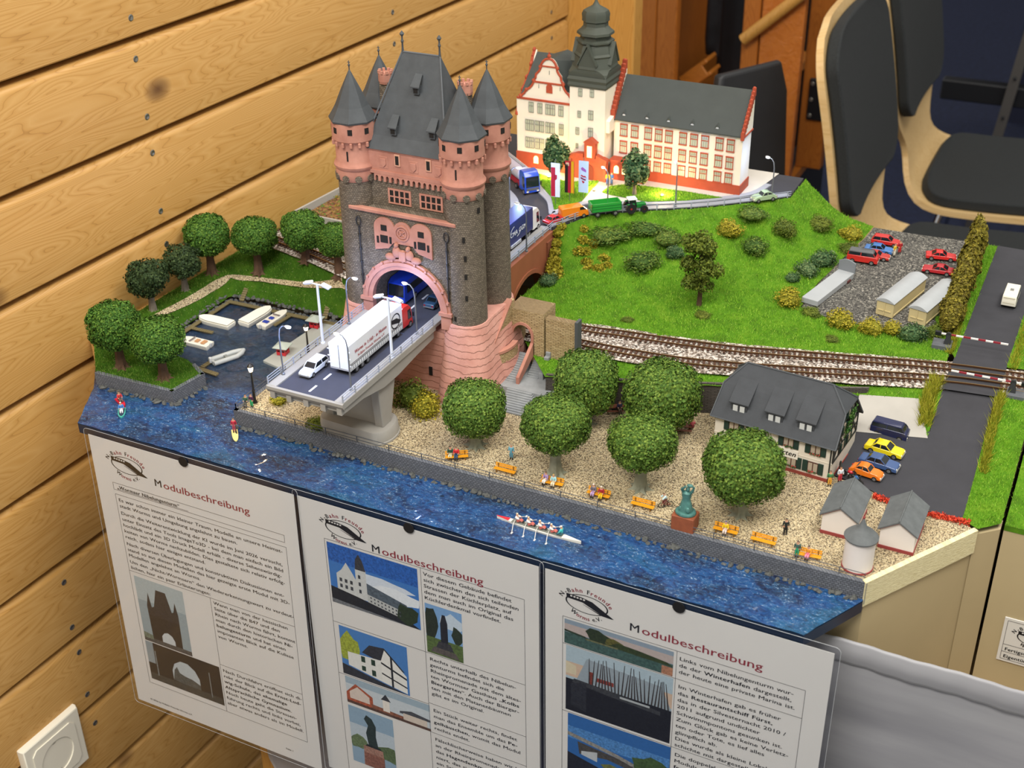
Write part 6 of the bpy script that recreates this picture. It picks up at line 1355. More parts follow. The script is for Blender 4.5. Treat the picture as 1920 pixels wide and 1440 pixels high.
# crown_mesh works in mm: unit crowns are scaled up per bush
def bush(label, x, y, z, r, rz_, kind, i=0, cat='bush', name='bush', group=None):
    o = place(name, bms[kind][i % 2], None, (x, y, z + rz_ * .55), rnd.uniform(0, 6), scale=(r, r * rnd.uniform(.85, 1.1), rz_)); return tag(o, label, cat, group)
HZ = lambda x, y: float(hill_z(np.array([x]), np.array([y]))[0])
for k, (lb, x, y, r, h, kd) in enumerate([
    ('round green bush low on the hill left of the tall tree', 352, 378, 17, 9, 'g'), ('dark green bush on the upper hill near the guard rail', 361, 418, 15, 8, 'g'),
    ('small grey green bush beside the upper hill bush', 375, 404, 10, 7, 'd'), ('flat dark scrub under the railing left of the tractor', 305, 405, 20, 6, 'g'), ('flat dark scrub under the railing below the tractor', 335, 425, 18, 6, 'g'),
    ('yellow green shrub high on the hill below the guard rail', 408, 462, 14, 9, 'y'), ('broad green bush on the right shoulder of the hill', 436, 455, 15, 8, 'g'), ('pale green bush near the top right of the hill', 452, 500, 15, 8, 'o'),
    ('light green scrub at the back of the hill above the lot', 478, 540, 14, 6, 'o'), ('dark green bush on the hill crest below the street lamp', 420, 495, 16, 6, 'g'),
    ('yellow green bush at the rear left corner of the lot', 508, 552, 12, 8, 'y'), ('brownish bush beside the red camper bus', 512, 522, 11, 6, 'o'), ('dark green bush left of the flat wagon body', 497, 478, 14, 9, 'd'), ('dark green bush behind the flat wagon body front', 490, 452, 12, 9, 'd'),
    ('small dark bush at the left lot edge', 482, 428, 8, 5, 'd'), ('yellow green round bush at the front left corner of the lot', 492, 384, 13, 9, 'y'), ('low brown scrub before the flat wagon body', 515, 374, 9, 4, 'o'),
    ('yellow bush before the left cream wagon body', 545, 363, 13, 9, 'y'), ('second yellow bush before the left cream wagon body', 572, 362, 12, 8, 'y'), ('small yellow bush between the two wagon bodies', 588, 368, 9, 7, 'y'), ('dark green bush before the right cream wagon body', 605, 364, 13, 9, 'd'),
    ('low olive bush at the hedge foot by the gate', 622, 378, 9, 7, 'o'), ('small dark bush at the foot of the viaduct abutment', 278, 326, 10, 6, 'd'), ('tiny reddish scrub near the rear rail', 372, 292, 6, 2, 'o'), ('tiny flowering scrub below the hill tree', 430, 326, 8, 2, 'o'), ('tiny scrub near the rear rail below the lot', 545, 332, 7, 2, 'o')]):
    bush(lb, x, y, HZ(x, y), r, h, kd, k, group='bushes on the hillside')
# ivy strips on the hill edge
def ivy_patch(label, pts, n, m, seed):
    rs = np.random.RandomState(seed); P_ = []
    for (x, y, r, z) in pts:
        q = rs.normal(0, 1, (n, 3)); q /= np.linalg.norm(q, axis=1)[:, None]; P_.append(np.array([x, y, z]) + q * np.array([r, r, r * .8]) * rs.uniform(.6, 1.05, (n, 1)))
    P_ = np.concatenate(P_); return tag(place('climbing_plant', cards('climbing_plant', P_, rs.normal(0, 1, P_.shape), .95, m, seed)), label, 'climbing plant')
ivy_patch('yellow climbing plant hanging down the viaduct end', [(266, 374, 5, 84), (267, 368, 5, 76), (268, 362, 5.5, 69), (270, 356, 6.5, 62), (273, 350, 8, 57), (279, 342, 9, 54), (266, 380, 5, 88)], 620, leaf_y, 3)
ivy_patch('yellow climbing plant trailing down the hill beside the viaduct', [(282, 398, 5, HZ(282, 398)), (286, 388, 6, HZ(286, 388)), (293, 378, 6, HZ(293, 378)), (300, 366, 6, HZ(300, 366)), (306, 356, 5, HZ(306, 356)), (312, 378, 6, HZ(312, 378)), (320, 366, 6, HZ(320, 366)), (296, 390, 6, HZ(296, 390)), (316, 356, 6, HZ(316, 356)), (287, 376, 6, HZ(287, 376))], 330, leaf_y, 4)
# shrubs around the pier and red flowers by the car park
bush('yellow autumn bush between the pier and the tower plinth', 262, 118, Q, 14, 13, 'y', 0); bush('brown yellow bush under the bridge beside the tower', 245, 128, Q, 15, 14, 'o', 1); bush('small yellow bush behind the old street lamp on the quay', 140, 82, Q, 8, 6, 'y', 1); bush('low brown bush beside the bridge pier base', 192, 66, Q, 11, 4, 'o', 0)
redl = leafy('red_flowers', '#a8281c', '#d0402a', '#e86a44')
def flower_row(label, x0, y0, x1, y1, n, seed):
    rs = np.random.RandomState(seed); u = rs.uniform(0, 1, n); P_ = np.stack([x0 + (x1 - x0) * u, y0 + (y1 - y0) * u + rs.normal(0, 1.3, n), Q + rs.uniform(.3, 3.4, n)], 1)
    return tag(place('flower_border', cards('flower_border', P_, rs.normal(0, 1, P_.shape), .6, redl, seed, up=.5)), label, 'flower bed')
flower_row('long red flower border between the car park and the foam edge', 664, 151, 695, 152, 900, 1); flower_row('short red flower border between the two white huts', 624, 157, 637, 154, 420, 2)
sb = leafy('plot_seedlings', '#4a6a1c', '#7a7a2c', '#b0742c'); rs = np.random.RandomState(8); n = 500
P_ = np.stack([rs.uniform(-30, 58, n), rs.uniform(374, 446, n), RL + rs.uniform(0, 2.2, n)], 1); o = place('seedlings', cards('seedlings', P_, rs.normal(0, 1, P_.shape), .8, sb, 9, up=.4), mod); o['kind'] = 'stuff'
# ------------------------------------------------------------------ harbour: jetties, pontoon, boats
plank_m = mat('jetty_wood', '#6f6443', .8, var=.15, vs=.3)
def jetty(label, ax, ay, bx, by, w_=5, z=9.6, z1=None):
    L = math.hypot(bx - ax, by - ay); j = thing('jetty', label, 'jetty', (ax, ay, z), math.atan2(by - ay, bx - ax), 'wooden jetties in the harbour'); tilt = math.atan2((z1 if z1 is not None else z) - z, L)
    b = MB(); b.box(0, L, -w_ / 2 + .5, w_ / 2 - .5, -1.4, -.5); f_ = b.build('bearer', plank_m, j, bevel=.2); f_.rotation_euler = (0, -tilt, 0)
    n = int(L / 2.2); pm = MB(); pm.box(-1, 1, -w_ / 2, w_ / 2, -.5, .2); me = pm.mesh('plank', plank_m)
    for i in range(n):
        x = (i + .5) * L / n; place('plank', me, j, (x, 0, x * math.tan(tilt) + rnd.uniform(-.08, .08)), rot=(0, -tilt, 0))
    return j
jetty('long jetty along the left side of the harbour', -32, 160, -32, 236)
jetty('long jetty along the back of the harbour', -34, 239, 92, 242)
jetty('short gangway climbing the back bank, left one', -20, 243, -25, 270, 5, 11, 27); jetty('short gangway climbing the back bank beside the kiosk', 77, 245, 71, 270, 5, 11, 28)
jetty('jetty running out from the harbour island', -8, 119, 48, 115); jetty('stub jetty beside the inflatable dinghy', 27, 120, 28, 134, 4.4); jetty('stub jetty beside the white launch at the left', -30, 178, -6, 178.5, 4.4); jetty('stub jetty between the open boat and the pontoon', 41, 238, 39, 216, 4)
pon = thing('pontoon', 'flat grey concrete pontoon floating behind the bridge', 'pontoon', (90, 200, W))
b = MB(); b.prism([(-20, -46), (-2, -50), (20, -47), (20, 44), (-14, 46)], -1.5, 2.4); b.build('deck', mat('pontoon_grey', '#a3a69f', .75, var=.05, vs=.06), pon, bevel=.4)
red_k = mat('kiosk_red', '#c02a32', .5, var=.1, vs=.3); roof_k = mat('kiosk_roof', '#a9b3a9', .6)
def kiosk(label, x, y, rz):
    k = thing('kiosk', label, 'kiosk', (x, y, W + 2.4), rz, 'red kiosks on the pontoon')
    b = MB()
    for sx in (-1, 1):
        for sy in (-1, 1): b.box(sx * 4 - .35, sx * 4 + .35, sy * 4 - .35, sy * 4 + .35, 0, 8.5)
    b.build('posts', red_k, k)
    for a in range(4):
        b = MB(); b.box(-4, 4, -4.3, -3.9, .5, 3.6); b.box(-4, 4, -4.3, -3.9, 5.4, 6.2); b.box(-.3, .3, -4.3, -3.9, .5, 6); o_ = b.build('red_panel', red_k, k, rz=a * pi / 2)
    b = MB(); b.loft([[(-7, -7, 8.2), (7, -7, 8.2), (7, 7, 8.2), (-7, 7, 8.2)], [(-7, -7, 8.8), (7, -7, 8.8), (7, 7, 8.8), (-7, 7, 8.8)], [(-.4, -.4, 12), (.4, -.4, 12), (.4, .4, 12), (-.4, .4, 12)]]); b.build('hipped_roof', roof_k, k); return k
k1 = kiosk('red kiosk with pale roof at the near end of the pontoon', 80, 172, .15); k2 = put(dup(k1), (77, 230, W + 2.4), .1, 'red kiosk with pale roof at the far end of the pontoon')
hull_w = mat('boat_white', '#e6e4d8', .35, var=.02, vs=.1)
def hull(b, L, wd, h, bow=.42, m=0, inset=0, z0=0, n=14):
    """boat shell: stern at x=-L/2, pointed bow at +L/2"""
    xs = [-L / 2 + L * i / n for i in range(n + 1)]; hw = []
    for x in xs:
        u = (x + L / 2) / L; hw.append(max(.12, wd / 2 * (1 if u < 1 - bow else math.sqrt(max(0, 1 - ((u - 1 + bow) / bow) ** 2)) ** 1.0)))
    rings = []
    for z, k in ((z0, .78), (z0 + h * .55, .96), (z0 + h, 1)): rings.append([(x * (1 if z > z0 else .96), -w_ * k, z) for x, w_ in zip(xs, hw)] + [(x * (1 if z > z0 else .96), w_ * k, z) for x, w_ in reversed(list(zip(xs, hw)))])
    return b.loft(rings, m)
def boat_covered(label, x, y, rz, L=40, wd=13):
    o = thing('motor_boat', label, 'model boat', (x, y, W - .6), rz, 'small boats in the harbour'); b = MB(); hull(b, L, wd, 5); b.build('hull', hull_w, o, smooth=50, bevel=.3)
    b = MB(); hull(b, L * .97, wd * .94, 1.6, .45, z0=5); b.build('cover', mat('boat_cover', '#efede2', .5), o, smooth=60, bevel=.5, seg=2); return o
boat_covered('white covered boat at the left jetty', -17, 197, .0 + pi, 39, 13); boat_covered('white covered boat at the back jetty', 13, 224, pi / 2 - .1, 40, 14)
def boat_open(label, x, y, rz, L, wd, acc, name='motor_boat'):
    o = thing(name, label, 'model boat', (x, y, W - .6), rz, 'small boats in the harbour'); b = MB(); hull(b, L, wd, 5); b.build('hull', hull_w, o, smooth=50, bevel=.3)
    b = MB(); b.box(-L * .38, L * .12, -wd * .3, wd * .3, 4.6, 5.15); ck = b.build('cockpit', mat('cockpit_cream', '#d8d2c2', .6), o)
    for sx, sw in ((-L * .3, .9), (-L * .08, .7)): b = MB(); b.box(sx - 2, sx + 2, -wd * .3 * sw, wd * .3 * sw, 5, 6.4); b.build('seat', mat('seat_' + acc.lstrip('#'), acc, .5), ck, bevel=.3)
    b = MB(); b.add([(L * .1, -wd * .34, 5), (L * .1, wd * .34, 5), (L * .18, wd * .26, 5), (L * .18, -wd * .26, 5), (L * .06, -wd * .32, 8), (L * .06, wd * .32, 8)], [(0, 4, 5, 1), (0, 3, 4), (1, 5, 2), (3, 2, 5, 4)]); b.build('windshield', mat('smoked_screen', '#8a7f86', .15), o)
    b = MB(); b.box(-L / 2 - 1.6, -L / 2, -1.2, 1.2, 2, 6.4); b.build('outboard', mat('motor_grey', '#b9bcc0', .4), o, bevel=.4); return o
boat_open('open white speedboat with blue seats at the back jetty', 31, 226, pi / 2 - .06, 39, 11.5, '#2b3f9e'); boat_open('white cabin launch with tan seats behind the island tree', -8, 155.5, pi, 34, 12, '#b98a62')
dg_ = thing('inflatable_dinghy', 'grey inflatable dinghy with outboard near the island', 'model boat', (36, 145, W), math.atan2(30, 15))
b = MB(); b.tube([(-15, -4.6, 2.4), (8, -4.8, 2.4), (14, -2.6, 3), (17, 0, 3.6), (14, 2.6, 3), (8, 4.8, 2.4), (-15, 4.6, 2.4)], 2.3, 10); b.build('tube', mat('dinghy_grey', '#b4b8b6', .5), dg_, smooth=True)
b = MB(); b.box(-13, 11, -3.6, 3.6, 1, 1.6); b.build('floor_board', mat('dinghy_floor', '#7e827f', .7), dg_); b = MB(); b.box(-15.6, -13.4, -4, 4, 1, 4.4); b.build('transom', mat('dinghy_grey', '#b4b8b6'), dg_); b = MB(); b.box(-17.5, -15, -1.5, 1.5, 2, 7.6); b.build('outboard', mat('motor_light', '#d4d6d6', .4), dg_, bevel=.5)
b = MB(); b.box(-2, 1, -4, 4, 3, 3.7); b.build('thwart', mat('dinghy_floor', '#7e827f'), dg_)

# ------------------------------------------------------------------ people (1:160)
skin = mat('figure_skin', '#c99a7c', .6)
POSE = {
 'stand': dict(pel=(0, 0, 5.5), ch=(0, 0, 7.9), nk=(0, 0, 9.1), hd=(0, -.05, 10.35), kn=(.62, -.15, 2.9), an=(.65, .05, .55), to=(.7, -.85, .3), sh=(1.2, 0, 8.6), el=(1.6, .15, 6.9), ha=(1.5, -.45, 5.5)),
 'sit': dict(pel=(0, 0, 3.3), ch=(0, .1, 5.7), nk=(0, 0, 6.9), hd=(0, -.1, 8.15), kn=(.65, -2.4, 3.4), an=(.65, -2.5, .6), to=(.7, -3.4, .35), sh=(1.2, .05, 6.4), el=(1.6, -.5, 4.8), ha=(1.0, -1.7, 4.1)),
 'ride': dict(pel=(0, .2, 5.4), ch=(0, -.6, 7.6), nk=(0, -1.1, 8.6), hd=(0, -1.5, 9.7), kn=(.7, -1.6, 3.6), an=(.7, -.6, 1.5), to=(.7, -1.4, 1.2), sh=(1.1, -1, 8.1), el=(1.4, -2.2, 7), ha=(1.2, -3.1, 6.6)),
 'row': dict(pel=(0, 0, 1.4), ch=(0, .9, 3.4), nk=(0, .7, 4.5), hd=(0, .5, 5.7), kn=(.6, -2, 2.6), an=(.5, -3.6, 1), to=(.5, -4, 1.6), sh=(1.15, .8, 4), el=(1.5, -.6, 3.4), ha=(1.0, -1.9, 3.4)),
}
def person_mesh(pose):
    J = POSE[pose]; K = 100.0; V = []; E = []; R = []; lab = []
    def v(p, r, l): V.append(tuple(c / K * 10 for c in p)); R.append(r / K * 10); lab.append(l); return len(V) - 1
    pel = v(J['pel'], 1.0, 'leg'); ch = v(J['ch'], 1.05, 'top'); nk = v(J['nk'], .5, 'skin'); hd = v(J['hd'], .85, 'skin'); tp = v((J['hd'][0], J['hd'][1], J['hd'][2] + .62), .62, 'hair'); E += [(pel, ch), (ch, nk), (nk, hd), (hd, tp)]
    for s_ in (-1, 1):
        m_ = lambda q: (q[0] * s_, q[1], q[2])
        hp_ = v((s_ * .5, J['pel'][1] - .05, J['pel'][2] - .5), .8, 'leg'); kn = v(m_(J['kn']), .6, 'leg'); an = v(m_(J['an']), .42, 'shoe'); to = v(m_(J['to']), .36, 'shoe')
        sh_ = v(m_(J['sh']), .62, 'top'); el = v(m_(J['el']), .45, 'top'); ha = v(m_(J['ha']), .36, 'skin'); E += [(pel, hp_), (hp_, kn), (kn, an), (an, to), (ch, sh_), (sh_, el), (el, ha)]
    me = bpy.data.meshes.new('person'); me.from_pydata(V, E, []); o = bpy.data.objects.new('person', me); col.objects.link(o)
    md = o.modifiers.new('skin', 'SKIN'); md.use_smooth_shade = True; sd = o.modifiers.new('sub', 'SUBSURF'); sd.levels = 1
    for i, sv in enumerate(me.skin_vertices[0].data): sv.radius = (R[i], R[i]); sv.use_root = i == 0
    dg = bpy.context.evaluated_depsgraph_get(); dg.update(); r_ = bpy.data.meshes.new_from_object(o.evaluated_get(dg)); bpy.data.objects.remove(o)
    seg = [(a, c_) for a, c_ in E]; A = np.array(V); idx = dict(top=0, leg=1, skin=2, hair=3, shoe=4); mi = []
    for p_ in r_.polygons:
        c_ = np.array(p_.center); best = None
        for a, e in seg:
            u = np.clip(((c_ - A[a]) @ (A[e] - A[a])) / ((A[e] - A[a]) @ (A[e] - A[a]) + 1e-12), 0, 1); d = np.linalg.norm(c_ - A[a] - u * (A[e] - A[a]))
            if best is None or d < best[0]: best = (d, lab[e] if u > .5 else lab[a])
        mi.append(idx[best[1]])
    co = np.empty(len(r_.vertices) * 3); r_.vertices.foreach_get('co', co); r_.vertices.foreach_set('co', co * (K / 10) * S); r_.materials.clear()
    for _ in range(5): r_.materials.append(None)
    r_.polygons.foreach_set('material_index', mi); r_.update(); return r_
PM = {k: person_mesh(k) for k in POSE}
def person(label, pose, loc, rz, top, leg, hair='#4a3526', shoe='#2a2624', sc=1.0, group=None):
    me = PM[pose].copy(); 
    for i, c_ in enumerate((top, leg, None, hair, shoe)): me.materials[i] = skin if c_ is None else mat('cloth_' + c_.lstrip('#'), c_, .7)
    o = place('person', me, None, loc, rz, scale=sc * 1.3); return tag(o, label, 'person', group)
GP = 'tiny painted figures'
# benches
bw = mat('bench_orange', '#e09a1c', .5); bleg = mat('bench_leg', '#7a5410', .6)
def bench():
    o = thing('park_bench', '', 'bench', group='orange park benches along the promenade')
    for y in (-1.9, -.6, .7): b = MB(); b.box(-9, 9, y - .5, y + .5, 2.9, 3.3); b.build('seat_slat', bw, o)
    for z in (4.4, 6): b = MB(); b.cbox((0, 1.9 + (z - 4.4) * .2, z), (18, .4, 1.2), 0, 0, -.15); b.build('back_slat', bw, o)
    for sx in (-6.5, 6.5): b = MB(); b.box(sx - .4, sx + .4, -2.2, -1.6, 0, 2.9); b.box(sx - .4, sx + .4, 1.4, 2, 0, 6.4); b.box(sx - .4, sx + .4, -2.2, 2, 2.4, 2.9); b.build('leg', bleg, o)
    return o
b0 = bench(); first = True
for lb, x, y, rz in (('orange bench with a seated couple nearest the bridge pier', 318, 70, .55), ('empty orange bench second along the fence', 361, 69, 0), ('orange bench with a woman in lilac and a child', 401, 69, .1), ('orange bench with two figures in grey and red', 439, 70, .0), ('empty orange bench between the third tree and the statue', 474, 71, 0), ('orange bench with one figure in yellow', 539, 67.5, 0), ('empty orange bench before the large tree', 567, 67, 0), ('orange bench nearest the round white tower', 600, 64.5, .1)):
    o = b0 if first else dup(b0); first = False; put(o, (x, y, Q), rz, lb)
person('person in dark green jacket seated on the first bench', 'sit', (313, 69, Q), .35, '#1f4a38', '#c9c4a0', group=GP); person('person in red jacket seated on the first bench', 'sit', (317.5, 70.5, Q), .35, '#c8232c', '#274a6c', group=GP)
person('person in light blue standing behind the second bench', 'stand', (357, 88, Q), .1, '#6aa9bd', '#5b96ac', '#9c8f7c', group=GP)
person('person in lilac top and white skirt on the third bench', 'sit', (396, 69, Q), -.3, '#a58ab8', '#e8e4dc', group=GP); person('person in pale blue shirt beside the lilac figure', 'sit', (402.5, 68.5, Q), .1, '#9fd0d4', '#d9cdb0', '#b59a58', group=GP)
person('person in grey coat and lilac trousers on the fourth bench', 'sit', (435, 69.5, Q), 0, '#6b6772', '#b497c0', '#d8d2c8', group=GP); person('person in dark red coat and yellow trousers on the fourth bench', 'sit', (441.5, 69, Q), .1, '#a01f2a', '#dfb820', '#d8d2c8', group=GP)
person('person in yellow jacket seated on the bench right of the statue', 'sit', (539, 66.8, Q), .05, '#e6c31a', '#d8c8c0', '#4c557c', group=GP)
person('person in long black coat standing on the gravel', 'stand', (578, 84, Q), .4, '#16211f', '#15191a', '#141414', group=GP)
person('person in dark green clothes standing by the last bench', 'stand', (592.5, 62, Q), .1, '#3f5c54', '#2c9a6e', '#3a3230', group=GP); person('person in orange top and pink trousers on the last bench', 'sit', (600, 63.6, Q), -.1, '#e0952a', '#e58aa0', '#2c2420', group=GP)
person('person in dark blue standing at the old street lamp', 'stand', (124, 66, Q), 0, '#4a2440', '#2c9a62', '#221c1c', sc=.95, group=GP); person('person in green crouching beside the old street lamp', 'sit', (118, 66, Q), .4, '#3a5c46', '#4a4a44', group=GP)
person('person in yellow standing before the school door', 'stand', (268.5, 490, P + .6), .2, '#d9a520', '#24468c', group=GP); person('person in blue standing before the school door', 'stand', (272, 492, P + .6), -.3, '#2f5fa0', '#2c4c80', group=GP)
person('person in cream beside the blue parked car on the lot', 'stand', (556, 527, RL + .8), 1.2, '#d8b82c', '#e2ddc8', group=GP); person('person in red beside the rearmost parked car', 'stand', (559, 536, RL + .8), .6, '#a82028', '#c22a26', '#20181a', group=GP)
person('person with white top beside the motorcycles', 'stand', (597, 164, 22), .6, '#cfd6e0', '#b02a3c', group=GP); person('tiny person in green at the inn corner', 'stand', (591, 157, Q), .3, '#3f7a4c', '#d9a23a', group=GP)
# beer garden tables
tbl_m = mat('table_brown', '#6e3f2c', .6, var=.1, vs=.4)
def picnic():
    o = thing('beer_garden_table', '', 'table', group='beer garden tables under the trees')
    b = MB(); b.box(-7, 7, -3, 3, 4.2, 4.7); b.build('table_top', tbl_m, o)
    for s_ in (-1, 1): b = MB(); b.box(-7, 7, s_ * 5.2 - 1, s_ * 5.2 + 1, 2.4, 2.9); b.build('bench_plank', tbl_m, o); b = MB(); b.box(s_ * 5 - .4, s_ * 5 + .4, -5.6, 5.6, 1.9, 2.4); b.box(s_ * 5 - .4, s_ * 5 + .4, -.6, .6, 0, 4.2); b.build('trestle', tbl_m, o)
    return o
p0 = picnic(); put(p0, (402, 190, Q), .5, 'brown beer garden table nearest the steps'); put(dup(p0), (410, 206, Q), .5, 'brown beer garden table close to the retaining wall'); put(dup(p0), (464, 186, Q), .3, 'brown beer garden table beside the inn'); put(dup(p0), (422, 192, Q), .5, 'brown beer garden table between two tree crowns')
for lb, x, y, rz, a, c_ in (('person in dark blue at the beer garden table', 407, 189, .6, '#2a2c4c', '#5a4a3c'), ('person in yellow and red between the beer garden tables', 410, 196, -.6, '#c9a22c', '#a82a2c'), ('person in red at the rear beer garden table', 404, 205, .5, '#b02436', '#3a3a4a'), ('person in maroon at the rear beer garden table', 416, 208, 3.4, '#7c2030', '#30303a'), ('person in pale green beside the tree crown', 421, 197, 3.2, '#a8b08a', '#7c6c54'), ('person in white at the left beer garden table', 395, 186, 0, '#d8d4c8', '#6c5a48'), ('person in pink at the beer garden table beside the inn', 471, 188, 3.6, '#c25c68', '#8c3c44')): person(lb, 'sit', (x, y, Q), rz, a, c_, group=GP)
# cyclist
def bicycle(label, x, y, rz):
    o = thing('bicycle', label, 'bicycle', (x, y, Q), rz); fr_ = mat('bike_red', '#7c2c28', .5)
    for yy in (-3.4, 3.4): b = MB(); b.tube([(0, yy + 2.2 * math.cos(a), 2.3 + 2.2 * math.sin(a)) for a in [2 * pi * i / 16 for i in range(17)]], .28, 5); b.build('wheel', rubber, o)
    b = MB(); b.tube([(0, 3.4, 2.3), (0, .6, 2.4), (0, -2.4, 5)], .3, 5); b.tube([(0, 3.4, 2.3), (0, 1.4, 5), (0, -2.4, 5), (0, -3.4, 2.3)], .3, 5); b.tube([(0, .6, 2.4), (0, 1.4, 5.2)], .3, 5); b.tube([(-1.3, -2.8, 6.4), (0, -2.4, 6), (1.3, -2.8, 6.4)], .25, 5); b.tube([(0, -2.4, 5), (0, -2.4, 6)], .25, 5); b.build('frame', fr_, o)
    b = MB(); b.ell((0, 1.5, 5.4), (.6, 1, .35), 8, 5); b.build('saddle', blk, o)
bicycle('red bicycle ridden along the promenade left of the statue', 489, 79, -.9); person('cyclist in pale blue riding the red bicycle', 'ride', (489, 79, Q), -.9, '#bcd8de', '#6a3c34', group=GP)
# statue
STT = thing('monument', 'green bronze statue on brown stone plinth behind the fence', 'statue', (510, 62, Q)); brz = mat('verdigris', '#4f7f78', .5, .3, var=.3, vs=.25)
b = MB(); b.box(-8.5, 8.5, -6.5, 6.5, 0, 12.5); b.build('plinth', mat('plinth_brown', '#8a4a2c', .7, var=.15, vs=.2), STT, bevel=.5)
b = MB(); b.lathe([(7.2, 0), (7.8, 1), (7.4, 2.2), (6.4, 2.6)], 20, (0, 0, 12.5), 0, 0, True, 1, .85); b.build('bronze_base', brz, STT, smooth=True)
b = MB(); b.lathe([(5.4, 0), (4.6, 4), (3.4, 8.5), (3.0, 10.5), (3.7, 13), (3.4, 15.4), (1.4, 17)], 14, (0, 0, 15), 0, 0, True, 1, .8); b.ell((.8, -.4, 33.6), (1.6, 1.6, 2), 10, 7); b.tube([(2.4, 0, 30), (4.4, -.6, 33), (5.4, -.8, 37)], [1.3, 1.1, .7], 8); b.tube([(-2.6, 0, 30), (-3, -2.2, 34), (0, -3, 37.5)], [1.3, 1.1, .7], 8); b.ell((2.6, -1.5, 37.8), (2.6, 1.6, 1.3), 8, 6); b.ell((2.6, -3.4, 17.5), (2, 1.4, 2.6), 8, 6); b.ell((-3.4, -2, 17), (1.6, 1.4, 2.2), 8, 6); b.build('figure', brz, STT, smooth=True)

# ------------------------------------------------------------------ river craft
rb = thing('rowing_boat', 'long white rowing boat with red bow on the river', 'model boat', (408, 29.8, W - .5), math.atan2(-2.5, 70) + pi)
b = MB(); xs = [-35 + 70 * i / 20 for i in range(21)]; hw = [max(.25, 3.3 * (1 - abs(x / 35) ** 2.2)) for x in xs]
b.loft([[(x, -w_ * k, z) for x, w_ in zip(xs, hw)] + [(x, w_ * k, z) for x, w_ in reversed(list(zip(xs, hw)))] for z, k in ((0, .7), (2.2, 1), (2.6, 1))]); b.build('hull', hull_w, rb, smooth=40)
b = MB(); q = [(x, w_ * .9) for x, w_ in zip(xs, hw) if x >= 23]; b.loft([[(x, -w_, z) for x, w_ in q] + [(x, w_, z) for x, w_ in reversed(q)] for z in (2.6, 3.1)]); b.build('bow_deck', mat('bow_red', '#d8303a', .45), rb)
b = MB(); q = [(x, w_ * .9) for x, w_ in zip(xs, hw) if x <= -21]; b.loft([[(x, -w_, z) for x, w_ in q] + [(x, w_, z) for x, w_ in reversed(q)] for z in (2.6, 3.0)]); b.build('stern_deck', hull_w, rb)
b = MB(); b.box(-20, 22, -2.3, 2.3, 2.5, 2.75); b.build('inner_floor', mat('boat_inner', '#7c8078', .7), rb)
for i, x in enumerate((18, 8.5, -1, -10.5)):
    for s_ in (-1, 1): b = MB(); b.tube([(x + 1, s_ * 1, 4.6), (x + .5, s_ * 5, 3.6), (x - 1.5, s_ * 11, .9)], .25, 5); b.cbox((x - 1.8, s_ * 11.6, .7), (1.2, 2.2, .25)); b.build('oar', mat('oar_white', '#e2e0d8', .5), rb)
ca, sa = math.cos(rb.rotation_euler.z), math.sin(rb.rotation_euler.z)
for i, x in enumerate((17, 7.5, -2, -11.5)): person(['bow', 'second', 'third', 'fourth'][i] + ' rower in white and red sitting in the rowing boat', 'row', (408 + x * ca, 29.8 + x * sa, W + 2.0), rb.rotation_euler.z - pi / 2, '#e6e2da', '#c86a60', '#d9cba8', group=GP)
person('cox in turquoise sitting at the stern of the rowing boat', 'sit', (408 - 19 * ca, 29.8 - 19 * sa, W - .4), rb.rotation_euler.z + pi / 2, '#48c4c0', '#3f6c74', '#e2dccf', group=GP)
sp_b = thing('paddle_board', 'pale yellow paddle board near the quay corner', 'model boat', (123.5, 40.5, W - .1), -.85)
b = MB(); hull(b, 19, 5.2, 1.0, .6); b.build('board', mat('board_yellow', '#ecd98a', .5), sp_b, smooth=50); person('person in red standing on the yellow paddle board', 'stand', (120.5, 44, W + .9), .5, '#b8283c', '#a8485a', group=GP)
b = MB(); b.tube([(0, 0, 0), (0, 0, 9)], .25, 5); b.cbox((0, 0, -.6), (1.2, .3, 2)); tag(b.build('paddle', mat('paddle_black', '#2a2a2c', .5), None, (123, 43.2, W + 2.4)), 'thin dark paddle held by the person on the paddle board', 'paddle')
ky = thing('jet_ski', 'small bright red jet ski at the far left of the river', 'model boat', (1, 41, W - .2), -.45)
b = MB(); hull(b, 16, 5, 2.6, .6); b.build('hull', mat('ski_red', '#d3263a', .4), ky, smooth=50); b = MB(); b.box(-5, 1, -1, 1, 2.6, 3.8); b.build('saddle', blk, ky, bevel=.3); person('person in red vest riding the red jet ski', 'sit', (0, 41.4, W + .6), -.45 + pi / 2, '#c23a3a', '#6a5a54', group=GP)
sl = thing('small_boat', 'tiny turquoise open boat at the left of the river', 'model boat', (13.5, 27.5, W - .2), -.9)
b = MB(); hull(b, 15, 6.4, 2.2, .55); b.build('hull', mat('boat_turq', '#4fb4a4', .45), sl, smooth=50); b = MB(); hull(b, 12.5, 4.6, .3, .55, z0=2.1); b.build('inside', mat('boat_inner_dark', '#23364c', .7), sl); person('person in blue sitting in the turquoise boat', 'sit', (12.5, 29, W), -.9 + pi / 2, '#3f7cc0', '#d8dce2', '#e2ddd2', group=GP)

